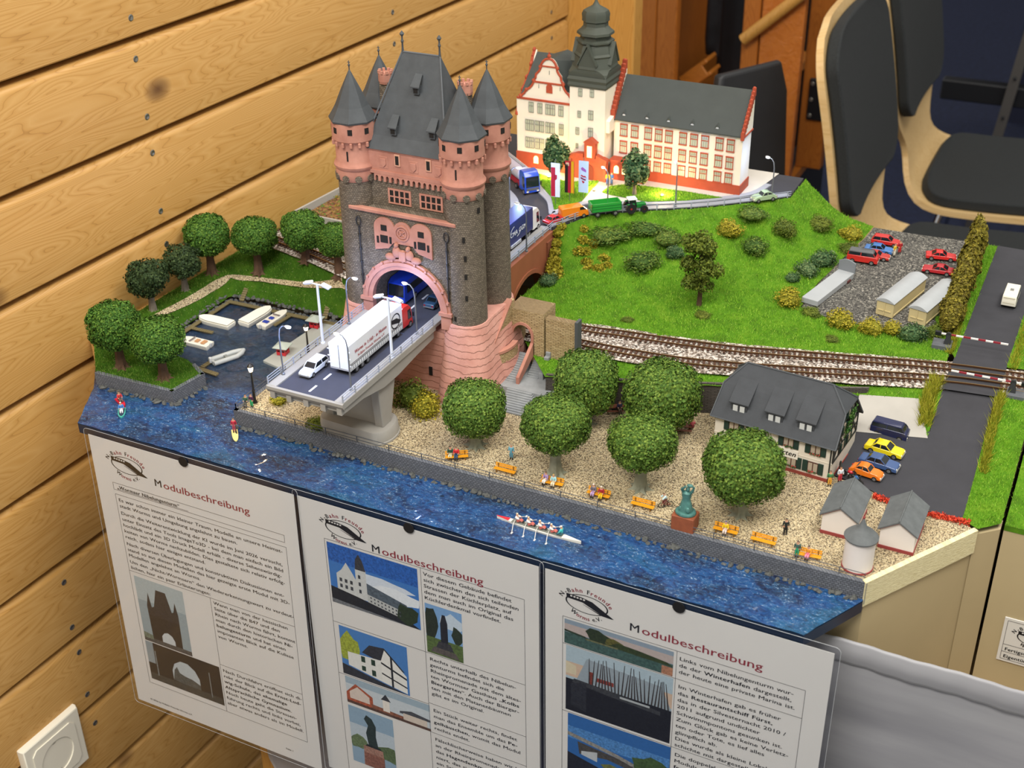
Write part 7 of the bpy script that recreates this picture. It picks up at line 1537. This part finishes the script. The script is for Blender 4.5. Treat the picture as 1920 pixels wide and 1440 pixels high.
# ------------------------------------------------------------------ lamps
pole_g = mat('lamp_pole', '#7a7e86', .4, .5); head_w = mat('lamp_head', '#d9dde2', .4); led = mat('led_cool', '#eaf2ff', .3, emis=14); bulb = mat('warm_bulb', '#ffe3b0', .3, emis=16)
def lamp_light(parent, name, loc, energy, color, r=.002, spot=None):
    l = bpy.data.lights.new(name, 'SPOT' if spot else 'POINT'); l.energy = energy; l.color = color; l.shadow_soft_size = r
    if spot: l.spot_size = spot; l.spot_blend = .6
    o = bpy.data.objects.new(name, l); col.objects.link(o); o.parent = parent; o.location = Vector(loc) * S; return o
COOL = (.36, .52, 1.0)
def street_lamp(label, x, y, z, dx, dy, h=42, lit=1.0, m=None):
    o = thing('street_lamp', label, 'street lamp', (x, y, z), math.atan2(dy, dx), 'curved street lamps')
    b = MB(); b.tube([(0, 0, 0), (0, 0, h * .78), (1.2, 0, h * .92), (4.2, 0, h * .99), (7, 0, h)], [.75, .6, .5, .45, .4], 7); b.lathe([(1.5, 0), (1.3, 1.6), (.8, 2)], 8); b.build('pole', m or pole_g, o, smooth=True)
    b = MB(); b.ell((9.4, 0, h - .1), (3.2, 1.6, 1.0), 10, 6); b.build('lamp_head', head_w, o, smooth=True)
    b = MB(); b.ell((9.6, 0, h - .9), (2.2, 1.15, .5), 10, 6); b.build('led_lens', led, o, smooth=True)
    if lit: lamp_light(o, 'lamp_light', (9.6, 0, h - 2.2), .055 * lit, COOL, .0015)
    return o
street_lamp('lit street lamp on the left bridge edge nearest the river', 191.4, 27.5, DK + 1.2, 1, 0, 44); street_lamp('lit street lamp on the left bridge edge beside the tower', 191.9, 120.5, DK + 1.2, 1, 0, 44)
street_lamp('street lamp on the right bridge edge beside the lorry rear', 252, 29.5, DK + 1.2, -1, .1, 46); street_lamp('street lamp on the right bridge edge beside the lorry cab', 252, 128.7, DK + 1.2, -1, .1, 44)
street_lamp('street lamp on the viaduct right behind the tower', 262.5, 312, P - 1, -1, .1, 46, .6); street_lamp('lit street lamp at the left kerb behind the tower', 209.5, 384, P, 1, .3, 48, 1.4)
street_lamp('street lamp at the outer kerb beside the tractor', 293.5, 430, P, -1, .7, 42, .35); street_lamp('street lamp at the outer kerb before the school wing', 351, 465.5, P, -.4, .7, 44, .35); street_lamp('street lamp at the right end of the upper road', 431, 523, P, -1, .5, 42, .6)
def twin_lamp(label, x, y):
    o = thing('twin_floodlight', label, 'street lamp', (x, y, DK + 1.2), 0, 'white twin floodlights on the bridge'); h = 52
    b = MB(); b.tube([(0, 0, 0), (0, 0, h)], [1.25, 1.0], 10); b.lathe([(2, 0), (2, 1.2)], 10); b.build('mast', head_w, o, smooth=True)
    b = MB(); b.tube([(-7, 0, h + .6), (7, 0, h + .6)], .7, 6); b.build('cross_arm', head_w, o)
    for s_ in (-1, 1):
        b = MB(); b.cbox((s_ * 8.5, 0, h + .8), (8, 4.6, 2), 0, 0, 0, s_ * .28); hd = b.build('lamp_head', head_w, o, bevel=.7, seg=2)
        b = MB(); b.cbox((s_ * 8.3, 0, h - .45), (6, 3.4, .4), 0, 0, 0, s_ * .28); b.build('lens', mat('pale_lens', '#cfd6dc', .2), hd)
twin_lamp('white twin floodlight mast on the left side of the bridge', 190.6, 83.5); twin_lamp('white twin floodlight mast on the right side of the bridge', 254, 86)
def old_lamp(label, x, y, z, h):
    o = thing('lantern_post', label, 'street lamp', (x, y, z), 0, 'black lantern posts by the water'); bi = mat('cast_black', '#141414', .4)
    b = MB(); b.lathe([(2.2, 0), (2, 2), (1.3, 3.4), (1.1, h * .3), (1.5, h * .32), (.9, h * .36), (.75, h * .76), (1.6, h * .79), (.8, h * .8)], 12); b.build('post', bi, o, smooth=True)
    b = MB(); b.lathe([(1.4, h * .8), (2.3, h * .92), (2.2, h * .93)], 8); b.build('glass_lantern', bulb, o)
    b = MB(); b.lathe([(2.9, h * .925), (2.4, h * .95), (1.0, h * .985), (.5, h)], 8); b.lathe([(1.6, h * .79), (1.8, h * .805)], 8); b.build('lantern_cap', bi, o)
    lamp_light(o, 'lantern_light', (0, -3.2, h * .86), .02, (1, .86, .62), .002)
old_lamp('black lantern post lit warm at the quay corner', 121.5, 73.5, Q, 38); old_lamp('black lantern post lit warm behind the bridge railing', 117, 161, Q, 33)
# warm ground floods before the school
for lb, x, y in (('warm ground spotlight on the left lawn before the school', 205, 484), ('warm ground spotlight in the grass by the flags', 262, 470), ('warm ground spotlight on the lawn before the school wing', 330, 484)):
    o = thing('ground_spotlight', lb, 'spotlight', (x, y, P + 1.2), 0, 'warm spotlights in the school lawn')
    b = MB(); b.lathe([(1.8, 0), (1.8, 1.4), (1.2, 1.6)], 12); b.build('housing', mat('cast_black', '#141414'), o, smooth=True); b = MB(); b.ell((0, 0, 1.7), (1.2, 1.2, .6), 10, 6); b.build('lens', bulb, o, smooth=True); lamp_light(o, 'flood_light', (0, .5, 5), .075, (1, .66, .28), .002)
# flags
def banner(label, x, y, h, prints):
    o = thing('flag_banner', label, 'flag', (x, y, P + 1.2), .12, 'upright flags before the school')
    b = MB(); b.tube([(0, .5, 0), (0, .5, h)], .35, 6); b.ell((0, .5, h + .4), (.6, .6, .6), 8, 5); b.build('pole', mat('flag_pole', '#5c6258', .5), o)
    for nm, m, pts in prints:
        b = MB(); b.prism(pts, -.15 - .12 * (nm != 'cloth'), .15, 0, 'Y'); b.build(nm, m, o)
    return o
fr_red, fr_w, fr_bk, fr_go, fr_bl = mat('flag_red', '#a8142e', .6), mat('flag_white', '#d6e0f2', .6), mat('flag_black', '#12100e', .6), mat('flag_gold', '#d9a90c', .6), mat('flag_pale', '#bcd8f4', .6)
R_ = lambda x0, x1, z0, z1: [(x0, z0), (x1, z0), (x1, z1), (x0, z1)]
banner('red and white banner flag with small red crest', 241.5, 421, 46, [('cloth', fr_w, R_(-4.6, 4.6, 8, 43)), ('red_half', fr_red, R_(-4.5, -.2, 8.4, 38.6)), ('crest', fr_red, [(-1.6, 31), (-1.6, 27), (0, 25.4), (1.6, 27), (1.6, 31)]), ('crest_key', mat('crest_pink', '#e08a9c', .6), R_(-1.0, -.3, 26.8, 30.4))])
banner('black, red and gold striped banner flag with emblem', 250.8, 434, 44, [('cloth', fr_red, R_(-4.8, 4.8, 9, 42)), ('black_stripe', fr_bk, R_(-4.8, -1.6, 9, 38.5)), ('gold_stripe', fr_go, R_(1.6, 4.4, 9, 42)), ('emblem', mat('emblem_pale', '#d8b8a0', .6), R_(-3.8, -.6, 37, 40.5))])
banner('pale blue banner flag with striped heart emblem', 261, 445, 42, [('cloth', fr_bl, R_(-5, 5, 7, 40)), ('lettering_patch', mat('flag_violet', '#9a5cae', .6), [(-2.8, 32.4), (-1, 33.6), (2.6, 31), (2.8, 28.4), (1, 29), (-2, 30.4)]), ('heart_top', fr_red, [(-3.2, 24), (-2, 25.6), (0, 24.4), (2, 24.6), (3, 22.8), (3, 21.8), (2, 23.2), (0, 23), (-2, 24)]), ('heart_mid', mat('flag_plum', '#7a1c4a', .6), [(-3.2, 22.6), (-2, 23), (0, 21.8), (2.6, 21.2), (2.2, 19.6), (0, 20.2), (-2.6, 21.4)]), ('heart_tip', fr_red, [(-1.8, 19.8), (0, 19), (1.4, 18.4), (0, 16.4), (-1, 17.6)])])
# ------------------------------------------------------------------ laminated description sheets on the module front
paper_m = mat('white_paper', '#dcdad6', .55, var=.015, vs=.01); red_ink = mat('dark_red_ink', '#8e2c38', .6); line_m = mat('table_line', '#4a4648', .6)
t = NT('clear_pouch'); tr = t.n('ShaderNodeBsdfTransparent'); gl = t.n('ShaderNodeBsdfGlossy', Roughness=.12); mx = t.n('ShaderNodeMixShader', Fac=.06)
tr.inputs[0].default_value = (.97, .975, .98, 1); t.l(tr.outputs[0], mx.inputs[1]); t.l(gl.outputs[0], mx.inputs[2]); t.l(mx.outputs[0], t.out.inputs[0]); pouch_m = t.m
rim_m = mat('pouch_rim', '#b9bdc0', .25)
INKS = [ink, red_ink, line_m]
def runs(b, u, v, s, size, xs, y):
    """one printed line; *starred* runs are bold"""
    for i, r in enumerate(s.split('*')):
        if r: u = text_into(b, r, u, -v, size, y, 0, .1 if i % 2 else 0, 0, xs)
    return u
def para(b, u, v0, pitch, lines, size=4.75, fit=None, y=-.5, xs=1.15):
    if fit: xs = fit / text_width(lines[0].replace('*', ''), size)
    for i, s in enumerate(lines): runs(b, u, v0 + pitch * i, s, size, xs, y)
def hline(b, u0, u1, v, y=-.45): b.box(u0, u1, y, y + .1, -v - .14, -v + .14, 2)
def vline(b, u, v0, v1, y=-.45): b.box(u - .14, u + .14, y, y + .1, -v1, -v0, 2)
def frame(b, u0, v0, u1, v1): hline(b, u0, u1, v0); hline(b, u0, u1, v1); vline(b, u0, v0, v1); vline(b, u1, v0, v1)
def photo(parent, u0, v0, u1, v1, back, shapes, name='printed_photo'):
    """flat printed picture: a graded ground and flat silhouettes (coordinates 0-1, downward)"""
    cols = [back] + [c for c, _ in shapes]; uq = list(dict.fromkeys(cols)); ms = [mat('print_' + c.lstrip('#'), c, .45, var=.06 if sum(srgb(c)) > .9 or c == back else .4, vs=.5) for c in uq]; b = MB()
    X = lambda x: u0 + (u1 - u0) * x; Z = lambda y: -(v0 + (v1 - v0) * y)
    b.add([(X(0), -.4, Z(0)), (X(1), -.4, Z(0)), (X(1), -.4, Z(1)), (X(0), -.4, Z(1))], [(0, 1, 2, 3)], 0)
    for i, (c, pts) in enumerate(shapes): b.add([(X(min(1, max(0, x))), -.405 - .004 * i, Z(min(1, max(0, y)))) for x, y in pts], [tuple(range(len(pts)))], uq.index(c))
    return b.build(name, ms, parent, recalc=False)
def rect(x0, y0, x1, y1): return [(x0, y0), (x1, y0), (x1, y1), (x0, y1)]
def blobp(cx, cy, rx, ry, n=12, k=.25, seed=1):
    rr = random.Random(seed); return [(cx + rx * (1 + rr.uniform(-k, k)) * math.cos(2 * pi * i / n), cy + ry * (1 + rr.uniform(-k, k)) * math.sin(2 * pi * i / n)) for i in range(n)]
def arc_text(b, s, cx, cz, rx, rz, a0, a1, size, y, reds):
    """letters set along an elliptic arc from angle a0 to a1, spaced by their widths"""
    N = 200; A = [a0 + (a1 - a0) * i / N for i in range(N + 1)]; Q_ = [(cx + rx * math.cos(a), cz + rz * math.sin(a)) for a in A]; L = [0]
    for p, q in zip(Q_[:-1], Q_[1:]): L.append(L[-1] + math.hypot(q[0] - p[0], q[1] - p[1]))
    adv = [GLYPH[ch][2] * size for ch in s]; gap = (L[-1] - sum(adv)) / max(1, len(s) - 1); pos = 0; fx = min(1.0, L[-1] / sum(adv)); gap = max(0, gap)
    for ch, w_, rd in zip(s, adv, reds):
        m_ = min(L[-1], pos + w_ * fx / 2); i = min(N - 1, int(np.searchsorted(L, m_))); (x, z), (x2, z2) = Q_[max(i - 1, 0)], Q_[min(i + 1, N)]; an = math.atan2(z2 - z, x2 - x)
        if ch != ' ': text_into(b, ch, Q_[i][0] - w_ * fx / 2 * math.cos(an), Q_[i][1] - w_ * fx / 2 * math.sin(an), size, y, 1 if rd == 'r' else 0, .1, 0, fx, rot=an)
        pos += w_ * fx + gap
def club_logo(parent, u, v, k=1.0, y=-.42):
    """oval with a railcar, club name around it"""
    b = MB(); n = 36; rx, rz = 15.5 * k, 7.6 * k
    for i in range(n):
        a, c = 2 * pi * i / n, 2 * pi * (i + 1) / n; b.add([(u + q * rx * math.cos(e), y, -v + q * rz * math.sin(e)) for q, e in ((1, a), (1, c), (.93, c), (.93, a))], [(0, 1, 2, 3)])
    b.add([(u + x * k, y - .02, -v + z * k) for x, z in ((-15, 5.4), (-4, 5.2), (4, 3.6), (12, -1.2), (19.5, -5.6), (18, -6), (10, -5.6), (6, -4), (-4, 0), (-14.6, 1))], [tuple(range(10))])
    for i in range(5): b.add([(u + (x - 12 + 2.3 * i) * k, y - .05, -v + (z + 3.4 - .12 * i) * k) for x, z in ((0, 0), (1.5, 0), (1.5, 1.2), (0, 1.2))], [(0, 1, 2, 3)], 2)
    b.add([(u + x * k, y - .05, -v + z * k) for x, z in ((-14, 1.6), (-3, 1), (6, -3), (10, -4.6), (-2, -.4), (-14, .9))], [tuple(range(6))], 2)
    arc_text(b, 'N-Bahn Freunde', u - .5 * k, -v, rx * 1.1, rz * 1.22, pi * .97, pi * .06, 4.9 * k, y, 'bbbrrrbbrrrrrr'); arc_text(b, 'Worms e.V.', u, -v - 1.5 * k, rx * .95, rz * 1.55, pi * 1.2, pi * 1.78, 4.6 * k, y, 'brrrrbbbbb')
    return b.build('club_logo', [ink, red_ink, paper_m], parent, recalc=False)
def sheet_thing(label, x, y, tilt):
    o = thing('laminated_sheet', label, 'information sheet', (x, y, 0), 0, 'laminated sheets hanging on the module front'); o.rotation_euler = (tilt, 0, 0)
    b = MB(); b.box(0, 210, -.3, 0, -297, 0); b.build('paper', paper_m, o)
    b = MB(); b.prism(rr_rect(-4, 6, 214, -301, 4), -.75, -.7, 0, 'Y'); b.build('clear_pouch', pouch_m, o, recalc=False)
    b = MB(); q = rr_rect(-4, 6, 214, -301, 4); q.append(q[0]); b.tube([(a, -.7, c) for a, c in q], .16, 4); b.build('pouch_rim', rim_m, o)
    b = MB(); b.lathe([(4.6, -.3), (4.6, .3)], 20, (0, 0, 0)); b.xf(Matrix.Translation((102, -1.2, 1)) @ Matrix.Rotation(pi / 2, 4, 'X')); b.build('hang_hole_disc', mat('hole_black', '#08080a', .6), o)  # black disc standing for the punched hang hole
    b = MB(); text_into(b, 'M', 66, -33, 10, -.5, 0, .02, 0, 1.06); text_into(b, 'odulbeschreibung', 75.4, -33, 10, -.5, 1, .02, 0, fit=88.6); b.build('title', INKS, o, recalc=False); return o
def rr_rect(x0, z1, x1, z0, r):
    q = []
    for cx_, cz_, a0 in ((x1 - r, z1 - r, 0), (x0 + r, z1 - r, pi / 2), (x0 + r, z0 + r, pi), (x1 - r, z0 + r, 3 * pi / 2)): q += [(cx_ + r * math.cos(a0 + pi / 2 * i / 4), cz_ + r * math.sin(a0 + pi / 2 * i / 4)) for i in range(5)]
    return q
SKY, DK_, TREE, GRS, WHT = '#4f86c4', '#23242a', '#2c3a22', '#5a6a3a', '#d8dde2'
# --- sheet one
p1 = sheet_thing('left laminated sheet with printed tower photos, page headed Modulbeschreibung', 0, -1.0, -.022); b = MB()
frame(b, 18.5, 43.2, 196.3, 50.4); frame(b, 19, 55, 197, 268); hline(b, 19, 197, 137); vline(b, 108.6, 137, 268); hline(b, 108.6, 197, 212)
runs(b, 22.5, 48.6, '*„Wormser Nibelungenturm“*', 4.9, 1.1, -.5); hline(b, 22.5, 99, 49.3)
XS = 171.5 / text_width('Es war schon immer ein kleiner Traum, Modelle an unsere Heimat-', 4.75)
para(b, 21.6, 62, 6.2, ['Es war schon immer ein kleiner Traum, Modelle an unsere Heimat-', 'stadt Worms und Umgebung angelehnt zu bauen.'], xs=XS); para(b, 21.6, 75.8, 6.25, ['Durch die Weiterentwicklung der KI wurde im Juni 2026 versucht,', 'unter Einsatz des Tools ImageTo3D - bei dem man einfach ein Bild', 'hochlädt und ein 3D Druck Modell erhält - diverse Sehenswürdig-', 'keiten von Worms nachzubilden. Dies gestaltete sich relativ erfolg-', 'reich, sodass hier einiges entstand.'], xs=XS)
para(b, 21.6, 108.4, 6.25, ['Nach diversen Überlegungen und konstruktiven Diskussionen ent-', 'stand so aus diesen Modellen das hier gezeigte erste Modul mit 3D-', 'Modellen angelehnt an Worms.'], xs=XS); para(b, 21.6, 128, 6.3, ['Um den „Nicht-Wormsern“ den Wiedererkennungswert zu verdeut-', 'lichen, hier ein paar Erläuterungen:'], xs=XS)
para(b, 111.4, 143, 6.2, ['Wenn man von der hessischen', 'Seite über die B47 und den', 'Rhein nach Worms fährt, kommt', 'man durch den historischen *Ni-*', '*belungenturm* und hat einen', 'imposanten Blick auf die Kulisse', 'von Worms.'], xs=XS); para(b, 111, 219.5, 6.4, ['Nach Durchfahrt eröffnet sich di-', 'rekt der Blick auf die *Ernst-Lud-*', '*wig-Schule,* das *ehemalige*', '*Altsprachliche Gymnasium.*', 'Noch heute geht die Strassen-', 'führung rechts und links vorbei,', 'aber etwas anders als im Modell.'], xs=XS)
runs(b, 16, 291, '© 2026 by N-Bahn Freunde Worms e.V.', 2.7, 1.1, -.5); runs(b, 172, 287, 'Seite 1', 2.7, 1.1, -.5); b.build('printed_text', INKS, p1, recalc=False)
photo(p1, 23, 141.5, 77.5, 215, '#93a4ab', [('#aab8bc', rect(0, 0, 1, .35)), ('#2e3036', [(.2, .95), (.18, .42), (.24, .2), (.28, .42), (.33, .4), (.42, .12), (.62, .12), (.7, .4), (.74, .38), (.79, .22), (.83, .42), (.82, .95)]), ('#24262b', rect(.2, .55, .82, .95)), ('#c4cccf', [(.4, .97), (.4, .84), (.46, .78), (.54, .76), (.62, .79), (.67, .86), (.67, .97)]), ('#4a4c4e', rect(0, .93, 1, 1)), ('#6d7a6c', [(0, .86), (.2, .88), (.2, .95), (0, .95)])])
photo(p1, 22.5, 216, 107, 262, '#202227', [('#8d9aa0', rect(0, 0, .1, .55)), ('#b8c2c6', [(.33, .8), (.33, .55), (.37, .36), (.46, .24), (.56, .24), (.65, .36), (.7, .55), (.7, .85)]), ('#4c5354', [(.33, .8), (.36, .52), (.4, .42), (.43, .56), (.5, .6), (.6, .62), (.7, .7), (.7, .85)]), ('#3c4040', rect(0, .82, 1, 1)), ('#7d8486', rect(.11, .2, .125, .85)), ('#7d8486', rect(.84, .25, .852, .9))]); club_logo(p1, 38, 21.5, 1.1)
# --- sheet two
p2 = sheet_thing('middle laminated sheet with six printed photos, page headed Modulbeschreibung', 212.8, -.55, 0); b = MB()
vline(b, 22, 34.5, 292); vline(b, 198, 34.5, 292); vline(b, 109.5, 34.5, 292); hline(b, 22, 198, 34.5); hline(b, 22, 198, 119); hline(b, 109.5, 198, 173.8); hline(b, 109.5, 198, 206.4); hline(b, 22, 198, 292); hline(b, 22, 109.5, 175.4)
para(b, 111.6, 41, 5.8, ['Vor diesem Gebäude befindet', 'sich zwischen den sich teilenden', 'Strassen der Küchlerplatz, auf', 'dem man auch im Original das', 'Küchlerdenkmal vorfindet.'], xs=XS); para(b, 113, 126.4, 6.2, ['Rechts unterhalb des Nibelun-', 'genturms befindet sich die', 'Rheinpromenade mit dem ältes-', 'ten Wormser Gasthaus „*Kolbs*', '*Biergarten*“. Auch der Biergar-', 'ten mit den Platanenbäumen', 'gibt es im Original.'], xs=XS)
para(b, 113.4, 182, 6.6, ['Ein Stück weiter rechts, findet', 'man das Ensemble um das *Pe-*', '*gelhäuschen,* womit das Modul', 'rechts endet.'], xs=XS); para(b, 113.4, 214.6, 6.9, ['Fälschlischerweise haben wir hier', 'an der Rheinpromenade', 'das *Hagendenkmal* positio-', 'niert, das sich', 'ein Stück', '*Rhein*'], xs=XS); b.build('printed_text', INKS, p2, recalc=False)
photo(p2, 23.8, 37, 106.5, 98, '#3f78be', [('#2a5fae', rect(0, 0, 1, .3)), ('#cfd9e4', blobp(.6, .45, .3, .12, seed=2)), ('#dfe5ea', blobp(.75, .58, .3, .12, seed=3)), ('#c9ccca', [(.08, .8), (.08, .48), (.14, .4), (.2, .26), (.27, .42), (.3, .5), (.3, .3), (.42, .3), (.42, .8)]), ('#3a3c40', [(.3, .32), (.31, .16), (.35, .06), (.39, .16), (.42, .32)]), ('#54606a', [(.42, .5), (.86, .66), (.88, .8), (.42, .68)]), ('#b9bcba', [(.42, .68), (.88, .8), (.88, .92), (.42, .84)]), ('#22262a', [(0, .72), (.3, .78), (.9, .93), (1, 1), (0, 1)]), (TREE, blobp(.86, .82, .13, .16, seed=4)), ('#6e7276', [(0, .93), (.9, 1), (0, 1)])] + [('#3f4348', rect(.11 + .06 * i, .54 + .1 * j, .14 + .06 * i, .6 + .1 * j)) for i in range(3) for j in range(2)] + [('#4a4e54', [(x, .7 + .27 * (x - .42) + .06 * j), (x + .018, .704 + .27 * (x - .42) + .06 * j), (x + .018, .73 + .27 * (x - .42) + .06 * j), (x, .726 + .27 * (x - .42) + .06 * j)]) for x in [.45 + .04 * i for i in range(9)] for j in range(2)] + [('#3a3f45', rect(.33, .4 + .12 * j, .355, .46 + .12 * j)) for j in range(3)])
photo(p2, 111.4, 68, 144, 118, '#7aa3cf', [('#c3d2de', blobp(.7, .25, .3, .15, seed=5)), ('#2b3324', blobp(.12, .4, .2, .35, seed=6)), ('#2f3a28', blobp(.85, .5, .16, .18, seed=7)), ('#566a38', rect(0, .66, 1, 1)), ('#26282c', [(.4, .7), (.4, .32), (.46, .14), (.54, .14), (.6, .3), (.6, .7)]), ('#3a3a3c', [(.25, .85), (.34, .7), (.66, .7), (.75, .85)]), ('#5b5550', [(.1, .96), (.2, .84), (.8, .86), (.9, .98)])])
photo(p2, 27, 121.5, 91.8, 174, '#4a7fbe', [('#9aa63c', blobp(.12, .42, .2, .3, seed=8)), ('#33353a', [(.32, .42), (.44, .22), (.66, .18), (.95, .55), (.6, .5)]), ('#dfe0da', [(.1, .5), (.6, .46), (.6, .9), (.1, .78)]), ('#e4e4de', [(.6, .46), (.66, .22), (.97, .62), (.97, .98), (.6, .9)]), ('#2a2c2e', [(.6, .48), (.97, .66), (.97, .7), (.6, .52)]), ('#2a2c2e', [(.74, .3), (.77, .33), (.77, .95), (.74, .94)]), ('#2a2c2e', [(.6, .7), (.97, .84), (.97, .87), (.6, .73)]), ('#2c4232', rect(.3, .5, .36, .62)), ('#2c4232', rect(.45, .5, .51, .62)), ('#2c4232', rect(.3, .7, .36, .8)), ('#2c4232', rect(.45, .72, .51, .84)), ('#33363a', [(0, .78), (.6, .92), (1, 1), (0, 1)])])
photo(p2, 28, 176.6, 110, 206.4, '#c4cdd2', [('#9db0bc', rect(0, 0, 1, .25)), ('#a8583c', [(0, .6), (.12, .2), (.32, .5), (.32, .9), (0, .95)]), ('#d6c8bc', [(.04, .55), (.14, .3), (.28, .55), (.28, .8), (.04, .8)]), ('#8c5a44', [(.3, .75), (.7, .8), (.7, 1), (.3, 1)]), ('#e4ded4', rect(.44, .42, .52, .85)), ('#3a3c40', [(.42, .44), (.48, .2), (.54, .44)]), ('#4a4c50', [(.64, .62), (.78, .5), (1, .58), (1, .66), (.64, .7)]), ('#d2c6b8', rect(.68, .66, .96, .9)), ('#5a4438', rect(0, .9, 1, 1))])
photo(p2, 28, 209.5, 72.5, 276, '#8fa9bd', [('#b9c6cf', rect(0, .3, 1, .6)), ('#6a7c58', blobp(.15, .62, .25, .12, seed=9)), ('#5a6c48', blobp(.85, .66, .25, .14, seed=10)), ('#2e3c38', [(.4, .62), (.36, .4), (.42, .26), (.34, .16), (.4, .08), (.52, .12), (.6, .24), (.58, .42), (.62, .62)]), ('#26302e', [(.32, .64), (.36, .6), (.66, .6), (.7, .64)]), ('#a07a6a', [(.28, .64), (.72, .64), (.74, 1), (.26, 1)]), ('#8c5f50', [(.28, .76), (.74, .76), (.74, 1), (.28, 1)])]); club_logo(p2, 41, 20.5, 1.08)
# --- sheet three
p3 = sheet_thing('right laminated sheet with printed harbour photos, page headed Modulbeschreibung', 427.7, -.2, 0); b = MB()
vline(b, 14.2, 38.7, 292); vline(b, 194.5, 38.7, 292); vline(b, 102.6, 38.7, 292); hline(b, 14.2, 194.5, 38.7); hline(b, 14.2, 194.5, 64.4); hline(b, 14.2, 194.5, 131.6); hline(b, 14.2, 194.5, 292)
para(b, 104.6, 46.4, 6.1, ['Links vom Nibelungenturm wur-', 'de der *Winterhafen* dargestellt,', 'der heute eine private Marina ist.'], xs=XS); para(b, 105, 72.4, 6.35, ['Im Winterhafen gab es früher', 'das *Restaurantschiff Fürst,*', 'das in der Silvesternacht 2010 /', '2011 aufgrund undichter', 'Schwimmpontons gesunken ist.', 'Zum Glück gab es keine Verletz-', 'ten oder Tote, es lief alles', 'glimpflich ab.', 'Dies wurde als kleine Lokalge-', 'schichte mit dargestellt.'], xs=XS); para(b, 105.6, 139.6, 6.3, ['Die doppelgleisige', 'Moduls', '*fen*'], xs=XS)
b.build('printed_text', INKS, p3, recalc=False)
photo(p3, 15.6, 40.6, 100.3, 63.6, '#8a9aa8', [('#b6a9a4', rect(0, .18, 1, .5)), ('#3f5a54', rect(0, .52, 1, 1)), ('#2f3c28', [(0, .42), (.2, .5), (.2, .56), (0, .5)]), ('#2c3820', blobp(.32, .36, .13, .26, seed=11)), ('#5c5a28', blobp(.46, .42, .09, .16, seed=12)), ('#34401f', [(.4, .58), (.5, .36), (.7, .4), (.95, .5), (1, .62), (.7, .62)]), ('#6a6a4a', rect(.2, .56, .5, .62)), ('#a8785c', rect(.9, .66, 1, 1))])
photo(p3, 17, 65.2, 101.2, 129.3, '#a9bcc6', [('#c9b09a', rect(0, .24, 1, .46)), ('#93a0a8', [(.1, .5), (.2, .12), (.9, .18), (1, .5)]), ('#7c3a2c', rect(.22, .3, .26, .5)), ('#84392c', rect(.3, .36, .46, .42)), ('#cfc4a8', [(0, .24), (.1, .28), (.1, .42), (0, .42)]), ('#1c1d20', rect(0, .5, 1, 1)), ('#3a3c3e', [(.08, .48), (.5, .5), (.9, .56), (.9, .62), (.4, .58), (.06, .54)]), ('#aab0b2', rect(.52, .53, .8, .56)), ('#2a2c30', [(.05, .56), (.2, .5), (.2, .95), (.05, .9)])] + [('#3a3430', [(x, .5), (x + .03 * math.sin(i * 7), .1 + .06 * math.sin(i * 3)), (x + .03 * math.sin(i * 7) + .006, .1 + .06 * math.sin(i * 3)), (x + .014, .5)]) for i, x in enumerate([.22 + .031 * i for i in range(25)])])
photo(p3, 19, 132.6, 102.4, 196, '#2f64a4', [('#4d82bc', rect(0, .2, 1, .4)), ('#8c8a84', [(0, .3), (.5, .42), (1, .6), (1, .66), (.5, .48), (0, .36)]), ('#4a4742', [(.1, .42), (.5, .48), (1, .66), (1, .78), (.7, .62), (.4, .56), (.12, .62)]), ('#b9bfc2', [(.14, .56), (.3, .5), (.3, .66), (.14, .62)]), ('#42582f', blobp(.82, .46, .18, .16, seed=13)), ('#6a6f3c', blobp(.5, .72, .16, .1, seed=14)), ('#22242a', [(0, .64), (.3, .74), (.6, .9), (1, .9), (1, 1), (0, 1)])]); club_logo(p3, 33, 22, 1.08)
# --- plate on the neighbouring module
pp = thing('owner_plate', 'small white owner plate with club logo on the neighbouring module', 'plate', (731.5, 160.2, -57))
b = MB(); b.box(0, 62, -1, 0, -41.5, 0); b.build('plate', mat('plate_white', '#d9d6ce', .5), pp, bevel=.3)
b = MB(); frame(b, 2.6, 2.6, 59.4, 39); hline(b, 2.6, 59.4, 25); hline(b, 2.6, 59.4, 32); b.v = [(x, y - .75, z) for x, y, z in b.v]; runs(b, 4.4, 30.6, '*Fertigstellung: 2026*', 4.2, 1.1, -1.25); runs(b, 4.4, 37.4, '*Eigentümer: Verein*', 4.2, 1.1, -1.25); b.build('lettering', INKS, pp, recalc=False)
club_logo(pp, 24, 14, .86, -1.2)
